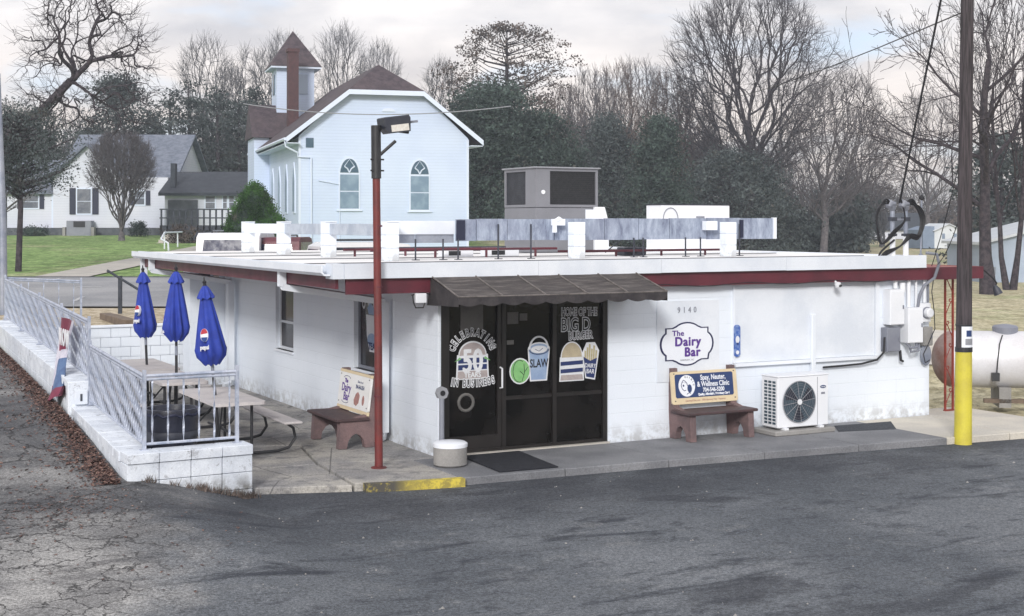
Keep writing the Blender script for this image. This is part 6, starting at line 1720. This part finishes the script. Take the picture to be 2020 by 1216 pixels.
def dome_tree(seed, n, zlow, fun, r0, minr=.015, shell=.25, twigs=3, twl=.05, wob=.12, split_z=.16, expo=.42, lean=(0, 0), kk=(2, 4), path=None):
    """limbs that keep dividing until they reach points spread through a crown of profile fun (height 1, radius as a share of height)"""
    rg = np.random.default_rng(seed); T, C = NM(), NM()
    q = rg.uniform(0, 1, n)**.9; a = rg.uniform(0, 6.283, n)
    rr = np.array([fun(x_) for x_ in q])*np.sqrt(rg.uniform(shell, 1, n))*(1+.10*np.sin(a*4+q*7)+rg.normal(0, .05, n))
    P = np.stack([rr*np.cos(a)+lean[0]*q, rr*np.sin(a)+lean[1]*q, zlow+q*(1-zlow)], 1)
    if path: P[:, :2] += np.array(path[-1][:2])*1.12
    def rad(m): return max(minr, r0*(m/n)**expo)
    def go(p, d, idx, depth):
        tg = P[idx]; m = len(idx); cen = tg.mean(0); v = cen-p; L = np.linalg.norm(v)+1e-6
        if m <= 1:
            e = tg[0]; L = np.linalg.norm(e-p); c = p+d*L*.45
            t_ = np.linspace(0, 1, 4)[:, None]; pts = (1-t_)**2*p+2*t_*(1-t_)*c+t_**2*e
            C.add(*tube_fast(pts, np.linspace(rad(1), minr*.8, 4), 3))
            for k in range(twigs):
                f = rg.uniform(.3, 1); b = (1-f)**2*p+2*f*(1-f)*c+f*f*e
                w = (e-p)/(L+1e-6)+rg.normal(0, .45, 3)+np.array([0, 0, .25]); w /= np.linalg.norm(w); l = twl*rg.uniform(.5, 1.3)
                C.add(*tube_fast([b, b+w*l*.5+rg.normal(0, l*.05, 3), b+w*l], [minr*.8, minr*.7, minr*.5], 3))
            return
        frac = .33 if m > 40 else .42
        e = p+v*frac+rg.normal(0, wob*.12*L, 3)
        c = p+d*L*frac*.55; t_ = np.linspace(0, 1, 5)[:, None]; pts = (1-t_)**2*p+2*t_*(1-t_)*c+t_**2*e
        pts[1:-1] += rg.normal(0, L*.006, (3, 3))
        C.add(*tube_fast(pts, np.linspace(rad(m), rad(m)*.88, 5), 6 if m > n/12 else 4 if m > 12 else 3))
        nd = pts[-1]-pts[-2]; nd /= np.linalg.norm(nd)+1e-9
        k = min(m, int(rg.integers(kk[0], kk[1]+(2 if depth == 0 else 0))))
        cs = tg[rg.choice(m, k, replace=False)]
        for _ in range(3):
            u_ = tg-p; u_ = u_/(np.linalg.norm(u_, axis=1, keepdims=True)+1e-9); cu = cs-p; cu = cu/(np.linalg.norm(cu, axis=1, keepdims=True)+1e-9)
            lab = np.argmax(u_@cu.T+.0, 1)
            cs = np.array([tg[lab == i].mean(0) if (lab == i).any() else cs[i] for i in range(k)])
        gs = [idx[lab == i] for i in range(k)]
        if max(len(g_) for g_ in gs) == m: gs = [idx[::2], idx[1::2]]
        for g_ in gs:
            if len(g_): go(e, nd, g_, depth+1)
    top = np.array([lean[0]*.1, lean[1]*.1, split_z])
    if path:
        pp = np.array(path); T.add(*tube_fast(pp, np.linspace(r0*1.3, r0*.8, len(pp)), 9)); ld = pp[-1]-pp[-2]; ld = ld/np.linalg.norm(ld)
        ang_ = np.arctan2(P[:, 1]-pp[-1][1], P[:, 0]-pp[-1][0]); hi = P[:, 2] > pp[-1][2]
        for h_ in (True, False):
            sec = ((ang_+math.pi)/6.2832*3).astype(int) % 3
            for j in range(3):
                gg = np.where((hi == h_) & (sec == j))[0]
                if len(gg): go(pp[-1] if h_ else pp[-1]*.75+pp[-2]*.25, ld, gg, 1)
        return T.arrays(), C.arrays()
    T.add(*tube_fast([[0, 0, 0], [0, 0, split_z*.15], top*np.array([.4, .4, .55]), top], [r0*1.5, r0*1.08, r0, r0*.95], 9))
    # limbs leave the trunk at several heights
    order = np.argsort(P[:, 2]+rg.normal(0, .1, n)); parts_ = np.array_split(order, 4)
    for k, g_ in enumerate(parts_):
        ang_ = np.arctan2(P[g_][:, 1], P[g_][:, 0]); nb_ = (4, 4, 3, 3)[k]; sec = ((ang_+math.pi)/6.2832*nb_+rg.uniform(0, 1)).astype(int) % nb_
        zt = split_z*(.82+.22*k); st = np.array([0, 0, zt])
        for j in range(nb_):
            gg = g_[sec == j]
            if len(gg): go(st+rg.normal(0, .002, 3), np.array([.0, 0, 1.]), gg, 1)
    T.add(*tube_fast([top, [0, 0, split_z*1.5]], [r0*.95, r0*.55], 8))
    return T.arrays(), C.arrays()
def dome(name, label, px, Y, top_py, seed, width, n, prof, r0=.45, bark='bark_dark', group=None, minr=.015, zlow=.3, **k):
    """prof: (share of crown height, share of half width) pairs"""
    x = at(px, Y); z = H(x, Y)-.1; h = hz(top_py, Y)-z; hw_ = width*Y/2750/2/h
    T, C_ = dome_tree(seed, n, zlow, lambda q: hw_*lerp(prof, q), r0/h, minr/h, **k)
    return plant_tree(name, label, 'tree', x, Y, z, (T[0]*h, T[1]), (C_[0]*h, C_[1]), bark, bark, None, group)
def bare_tree(name, label, px, Y, top_py, seed, bark='bark_dark', width=None, group=None, base=None, rz=0., **k):
    x = at(px, Y); z = H(x, Y)-.1 if base is None else base
    T, C_, tips = branching(seed, 20., **k)
    s = (hz(top_py, Y)-z)/max(C_[0][:, 2].max(), 1)
    T = (T[0]*s, T[1]); C_ = (C_[0]*s, C_[1])
    if width:
        w = np.percentile(C_[0][:, 0], 99)-np.percentile(C_[0][:, 0], 1); q = (width*Y/2750)/w
        m_ = np.array([q, q, 1]); T = (T[0]*m_, T[1]); C_ = (C_[0]*m_, C_[1])
    return plant_tree(name, label, 'tree', x, Y, z, T, C_, bark, bark, None, group, rz)

# the great vase-shaped bare tree right of centre
dome('bare_tree', 'great bare tree with a fan of fine upswept branches right of the rooftop cooler', 1480, 118, -18, 21, 395, 2300,
     [(0, .35), (.2, .8), (.45, 1.), (.7, .92), (.88, .68), (1, .30)], .46, 'bark_dark', None, .014, .30, split_z=.24, twl=.045)
dome('bare_tree', 'bare tree leaning right beside the great fan-shaped tree', 1625, 112, 150, 31, 270, 1100,
     [(0, .4), (.3, .9), (.6, 1.), (.85, .7), (1, .3)], .30, 'bark_grey', None, .013, .25, split_z=.2, lean=(.10, 0), twl=.06)
# tall trees at the right edge
bare_tree('bare_tree', 'tall dark bare tree right behind the utility pole with long drooping side branches', 1950, 62, -230, 41, 'bark_dark', 480,
          r0=.30, levels=4, trunk=.42, nb=(10, 7, 6, 4), ang=(62, 42, 40, 38), ratio=(.85, .6, .52, .46), wig=.15, up=.04, first=.35, minr=.010)
bare_tree('bare_tree', 'dark bare tree with twin leaning trunks at the right edge', 1992, 66, -160, 47, 'bark_dark', 330,
          r0=.30, levels=4, trunk=.50, nb=(9, 6, 5, 4), ang=(40, 36, 38, 38), ratio=(.7, .55, .52, .46), wig=.13, up=.12, first=.3, minr=.010, stem_split=2)
dome('bare_tree', 'slender bare tree between the shed and the utility pole', 1830, 150, 185, 53, 230, 700,
     [(0, .5), (.3, .95), (.6, 1.), (.85, .65), (1, .25)], .25, 'bark_grey', None, .016, .22, split_z=.2, twl=.06)
# top-left leaning tree
dome('bare_tree', 'dark crooked tree arching in from the left edge above the white house', -150, 60, -30, 64, 300, 620,
     [(0, .7), (.3, 1.), (.6, .95), (.85, .7), (1, .3)], .21, 'bark_dark', None, .0085, .46, twl=.05, wob=.8, kk=(2, 3), path=[(0, 0, 0), (.10, 0, .22), (.28, 0, .45), (.42, .01, .56), (.52, 0, .66)])
bare_tree('bare_tree', 'thicket-like bare tree at the far left edge', -20, 80, 170, 66, 'bark_grey', 330,
          r0=.3, levels=4, trunk=.3, nb=(9, 7, 6, 4), ang=(38, 35, 36, 38), ratio=(1.2, .6, .52, .46), wig=.14, up=.1, minr=.012)
# vase shrub in front of the white house
dome('ornamental_tree', 'many-stemmed leafless ornamental tree with a dense round crown before the white house', 240, 88, 264, 71, 138, 2500,
     [(0, .75), (.25, .95), (.55, 1.), (.8, .85), (1, .45)], .20, 'bark_grey', None, .009, .46, split_z=.06, twl=.05, kk=(2, 4))
# tall thin bare trees standing over the pines
bgroup = 'thin bare treetops above the left tree line'
BL = ['thin leafless treetop high above the pines, left of the low white house', 'thin leafless treetop over the pines between the low house and the bell tower', 'thin leafless treetop just left of the bell tower', 'thin leafless treetop rising from behind the left eave of the bell tower',
      'thin leafless treetop directly right of the bell tower', 'thin leafless treetop above the ridge between bell tower and church peak', 'thin leafless treetop between the church gable and the tall cedar']
CL = ['grey leafless tree over the right side of the rooftop air handler', 'grey leafless tree between the air handler and the cooler box on the roof', 'grey leafless tree rising over the left end of the cooler box', 'grey leafless tree rising over the middle of the cooler box',
      'grey leafless tree over the right end of the cooler box', 'grey leafless tree just right of the tall cedar', 'low grey leafless tree right of the great bare tree, left of the cable masts']
for i, (px, top, w, sd) in enumerate(((405, 75, 130, 81), (455, 130, 100, 82), (505, 95, 150, 83), (560, 70, 140, 84), (672, 55, 110, 85), (750, 90, 100, 86), (872, 120, 90, 87))):
    dome('bare_tree', BL[i], px, 128+i % 3*5, top, sd, w*1.15, 380, [(0, .5), (.3, .9), (.6, 1.), (.85, .7), (1, .25)], .20, 'bark_wood', bgroup, .013, .45, split_z=.34, twl=.06)
cg = 'grey bare trees between the cedar and the great tree'
for i, (px, top, w, sd) in enumerate(((1165, 135, 130, 91), (1215, 128, 120, 92), (1262, 120, 130, 93), (1320, 140, 130, 94), (1375, 160, 130, 95), (1115, 170, 100, 97), (1700, 215, 150, 96))):
    dome('bare_tree', CL[i], px, 126+i % 3*4, top, sd, w*1.15, 560, [(0, .5), (.3, .9), (.6, 1.), (.85, .75), (1, .3)], .24, 'bark_brown' if i % 2 else 'bark_grey', cg, .015, .28, split_z=.22, twl=.055, wob=.3)
# evergreens
def crown_pts(rg, n, h, rfun, z0, shell=.55):
    z = rg.uniform(0, 1, n); a = rg.uniform(0, 6.283, n); rr = np.array([rfun(q) for q in z])*np.sqrt(rg.uniform(shell, 1, n))
    rr *= 1+.18*np.sin(a*3+z*9)+.14*np.sin(a*5-z*17)+rg.normal(0, .08, n)
    return np.stack([rr*np.cos(a), rr*np.sin(a), z0+z*(h-z0)], 1)
def evergreen(name, label, px, Y, top, w, seed, rfun, z0f=.08, n=220, per=42, rad=.45, size=.13, mat='evergreen_leaf', flat=.6, shell=.4, bark='bark_dark', branches=True, group=None, base_py=None):
    rg = np.random.default_rng(seed); x = at(px, Y); z = H(x, Y)-.1; h = hz(top, Y)-z; R0 = w*Y/2750/2
    cp = crown_pts(rg, n, h-rad*.5, lambda q: R0*rfun(q), h*z0f, shell)
    T = tube_fast([[0, 0, 0], [.1, 0, h*.4], [0, .1, h*.75], [0, 0, h*.97]], [h*.020, h*.015, h*.009, .03], 8)
    C_ = NM()
    for c in cp[::3 if branches else 9]:
        zb = max(.2, c[2]-math.hypot(c[0], c[1])*.35); C_.add(*tube_fast([[0, 0, zb], [c[0]*.5, c[1]*.5, zb+(c[2]-zb)*.35], c], [.06, .04, .015], 3))
    return plant_tree(name, label, 'tree', x, Y, z, T, C_.arrays(), bark, [bark, mat], leaves(rg, cp, per, rad, size, flat), group)
# tall cedar with lacy top, dense foot
evergreen('cedar_tree', 'tall cedar with a lacy brown-green crown rising right of the church', 1000, 108, 44, 262, 101,
          lambda q: (.8 if q < .5 else .8+.2*(q-.5)/.2 if q < .7 else 1.0*(1-((q-.7)/.3)**1.8)**.6+.05), .30, 520, 26, .34, .11, 'brown_leaf', .35, .25)
evergreen('evergreen_tree', 'dense dark evergreen filling in below the tall cedar beside the church', 968, 100, 165, 240, 102, lambda q: (1-.5*q**1.5)*(.9+.1*math.sin(q*9)) if q < .95 else .3, .02, 420, 85, .6, .12)
evergreen('evergreen_tree', 'dark green evergreen left of the rooftop air handler, behind the church corner', 1068, 102, 225, 190, 103, lambda q: (1-q**2)**.6+.03, .02, 330, 85, .55, .12)
evergreen('evergreen_tree', 'dark conifer directly behind the white rooftop cooler box', 1302, 104, 232, 150, 104, lambda q: (1-q)**.75+.05, .02, 280, 85, .55, .115)
evergreen('evergreen_tree', 'bluish conifer right of the rooftop air handler', 1198, 112, 230, 150, 105, lambda q: (1-q)**.6+.05, .02, 280, 75, .6, .115, 'pine_leaf')
evergreen('evergreen_tree', 'dark evergreen mass at the foot of the great bare tree', 1440, 108, 300, 260, 106, lambda q: (1-q**2)**.5+.05, .0, 330, 70, .6, .12, 'pine_leaf')
evergreen('evergreen_tree', 'rounded dark evergreen behind the white house roof', 228, 112, 148, 138, 107, lambda q: (1-q**2.4)**.5+.03, .2, 260, 75, .6, .115, 'pine_leaf', shell=.15)
evergreen('evergreen_tree', 'large dark evergreen overhanging the left wing of the white house', 36, 56, 212, 225, 108, lambda q: (.5+.5*math.sin(math.pi*min(1, .15+q*.85))), .50, 300, 45, .24, .055, 'pine_leaf', 1.0, .1)
evergreen('evergreen_tree', 'dark evergreen behind the utility pole at the right edge', 1975, 90, 262, 170, 109, lambda q: (1-q**2)**.5+.05, .1, 200, 40, .45, .15, 'pine_leaf', shell=.2)
# pines, tall with tufts
pg = 'tall pines behind the low white house'
PL = ['tufted pine at the left end of the row, over the white house roof end', 'tallest tufted pine near the left end of the row', 'tufted pine in the middle of the row', 'tufted pine right of the row middle, over the low house gable', 'tufted pine left of the church, next to its porch roof',
      'shorter pine above the chimney of the low white house', 'shorter full pine above the left part of the low house roof', 'shorter full pine above the right part of the low house roof', 'shorter full pine against the left side of the church']
pine_spots = [(335, 175, 70), (372, 158, 66), (428, 168, 78), (470, 188, 70), (505, 175, 66), (305, 215, 52), (400, 195, 66), (452, 215, 66), (528, 205, 60)]
for i, (px, top, w) in enumerate(pine_spots):
    evergreen('pine_tree', PL[i], px, 112+i*1.7, top, w, 120+i, lambda q: .45+.55*math.sin(math.pi*min(1, .25+q*.8)), .34 if i < 6 else .12, 75 if i < 5 else 100, 34, .36, .13, 'pine_leaf', .45, .1, 'bark_dark', True, pg)
# cone bush by the church
rg = np.random.default_rng(5); Y = 62.; x = at(503, Y); z = H(x, Y)
hh = hz(354, Y)-z; Rb = 135*Y/2750/2
def cone_r(q): return Rb*(1-q**1.9)**.8
q_ = rg.uniform(0, 1, 520); a_ = rg.uniform(0, 6.283, 520); r_c = np.array([cone_r(q) for q in q_])*rg.uniform(.9, 1.0, 520)
cp = np.stack([r_c*np.cos(a_), r_c*np.sin(a_), .1+q_*(hh-.3)], 1)
t_ = thing('cone_bush', 'clipped dark green cone-shaped bush at the church corner', 'bush', (x, Y, z-.1))
lv_ = leaves(rg, cp, 80, .11, .045, 1.0)
link('foliage', np_mesh('foliage', lv_[0], lv_[1], 'bush_leaf'), t_)
m_ = MB(); m_.lathe([(cone_r(q)*.93+.01, .05+q*(hh-.25)) for q in np.linspace(0, .99, 14)], 20); m_.build('core', 'evergreen_leaf', t_, True)
# low shrubs by the white house
for i, (px, Y, w, h_, lb) in enumerate(((275, 95, 36, .9, 'low dark shrub right of the ornamental tree'), (70, 96, 60, .5, 'low dark shrub bed at the left wing of the white house'), (360, 84, 60, 1.0, 'brown leafless shrub in front of the deck'), (478, 58, 60, .8, 'small shrub at the foot of the cone bush'))):
    rg = np.random.default_rng(300+i); x = at(px, Y); R_ = w*Y/5500
    cp = np.stack([rg.normal(0, R_*.5, 60), rg.normal(0, R_*.4, 60), rg.uniform(.05, h_, 60)], 1)
    t_ = thing('shrub', lb, 'shrub', (x, Y, H(x, Y)-.05)); l_ = leaves(rg, cp, 40, .13, .06); link('foliage', np_mesh('foliage', l_[0], l_[1], 'brown_leaf' if i == 2 else 'evergreen_leaf'), t_)

# distant woods: masses built of many merged small trees
def woods(name, label, pxs, Ys, tops, n, seed, mat=('bark_wood', 'pine_leaf'), evg=.35, zoff=0.):
    rg = np.random.default_rng(seed); V, F, MI = [], [], []; o = 0
    protos = []
    for k in range(4):
        T, C_, tips = branching(seed*7+k, 20, r0=.32, levels=3, trunk=.7, nb=(12, 6, 4), ang=(40, 40, 38), ratio=(.5, .5, .45), wig=.13, up=.12, first=.2, minr=.045, sides=(4, 3, 3, 3, 3))
        v = np.concatenate([T[0], C_[0]]); f = np.concatenate([T[1], C_[1]+len(T[0])]); v = v*(20/v[:, 2].max()); protos.append((v, f, 0))
    for k in range(3):
        cp = crown_pts(rg, 90, 19, lambda q: 2.6*((1-q**1.6)**.6+.1), 1.5, .3); l_ = leaves(rg, cp, 16, .6, .36, .6); protos.append((l_[0], l_[1], 1))
    for i in range(n):
        ev = rg.uniform() < evg; pr = protos[4+rg.integers(3)] if ev else protos[rg.integers(4)]
        px = rg.uniform(*pxs); Y = rg.uniform(*Ys); x = at(px, Y); z = H(x, Y)
        top = tops(px)+rg.uniform(0, 70)+(45 if ev else 0); h = max(3., hz(top, Y)-z); s = h/20; a = rg.uniform(0, 6.28)
        ca, sa = math.cos(a), math.sin(a); v = pr[0]; w = s*rg.uniform(.85, 1.3)
        v2 = np.stack([(v[:, 0]*ca-v[:, 1]*sa)*w+x, (v[:, 0]*sa+v[:, 1]*ca)*w+Y, v[:, 2]*s+z], 1)
        V.append(v2); F.append(pr[1]+o); MI.append(np.full(len(pr[1]), pr[2])); o += len(v2)
    me = np_mesh(name, np.concatenate(V), np.concatenate(F), list(mat), np.concatenate(MI)); return tag(stuff(link(name, me)), label, 'trees')
woods('woods', 'hazy mixed woods forming the left part of the distant tree line', (-60, 900), (135, 175), lambda p: lerp([(0, 190), (150, 190), (300, 220), (500, 195), (900, 215)], p), 110, 1, evg=.45)
woods('woods', 'hazy mixed woods forming the middle part of the distant tree line', (860, 1760), (128, 170), lambda p: lerp([(860, 200), (1150, 190), (1400, 215), (1650, 270), (1760, 330)], p), 120, 2, evg=.5)
woods('woods', 'low hazy woods forming the right part of the distant tree line', (1600, 2120), (205, 290), lambda p: lerp([(1600, 330), (1900, 340), (2100, 300)], p), 80, 3, evg=.35)
def underbrush(name, label, pxs, Y0, Y1, hgt, n, seed, mat):
    rg = np.random.default_rng(seed); px = rg.uniform(pxs[0], pxs[1], n); Y = rg.uniform(Y0, Y1, n); x = at(px, Y)
    z = np.array([H(a, b) for a, b in zip(x, Y)])+rg.uniform(0, 1, n)**1.3*hgt*(.7+.3*np.sin(px*.03))
    l_ = leaves(rg, np.stack([x, Y, z], 1), 26, .55, .26, .8)
    return tag(stuff(link(name, np_mesh(name, l_[0], l_[1], mat))), label, 'underbrush')
underbrush('underbrush', 'dark undergrowth below the left tree line', (-60, 900), 124, 134, 6.5, 1500, 11, 'pine_leaf')
underbrush('underbrush', 'dark undergrowth below the middle tree line', (860, 1700), 120, 128, 5.5, 1500, 12, 'pine_leaf')
underbrush('underbrush', 'dark undergrowth below the far right tree line', (1560, 2120), 198, 206, 8, 1000, 13, 'brown_leaf')
HAZE = .0010
# ------------------------------------------------------------------ haze
hm = bpy.data.materials.new('haze_air'); hm.use_nodes = True
hn, hlk = hm.node_tree.nodes, hm.node_tree.links; hn.remove(hn['Principled BSDF'])
pv = hn.new('ShaderNodeVolumePrincipled'); pv.inputs['Color'].default_value = (.80, .88, .98, 1); pv.inputs['Density'].default_value = HAZE; pv.inputs['Anisotropy'].default_value = .2
hlk.new(pv.outputs[0], hn['Material Output'].inputs['Volume'])
MATS['haze_air'] = hm
m_ = MB(); m_.box(-950, 950, -60, 1450, -3, 34); hzo = m_.build('haze', 'haze_air'); stuff(hzo)
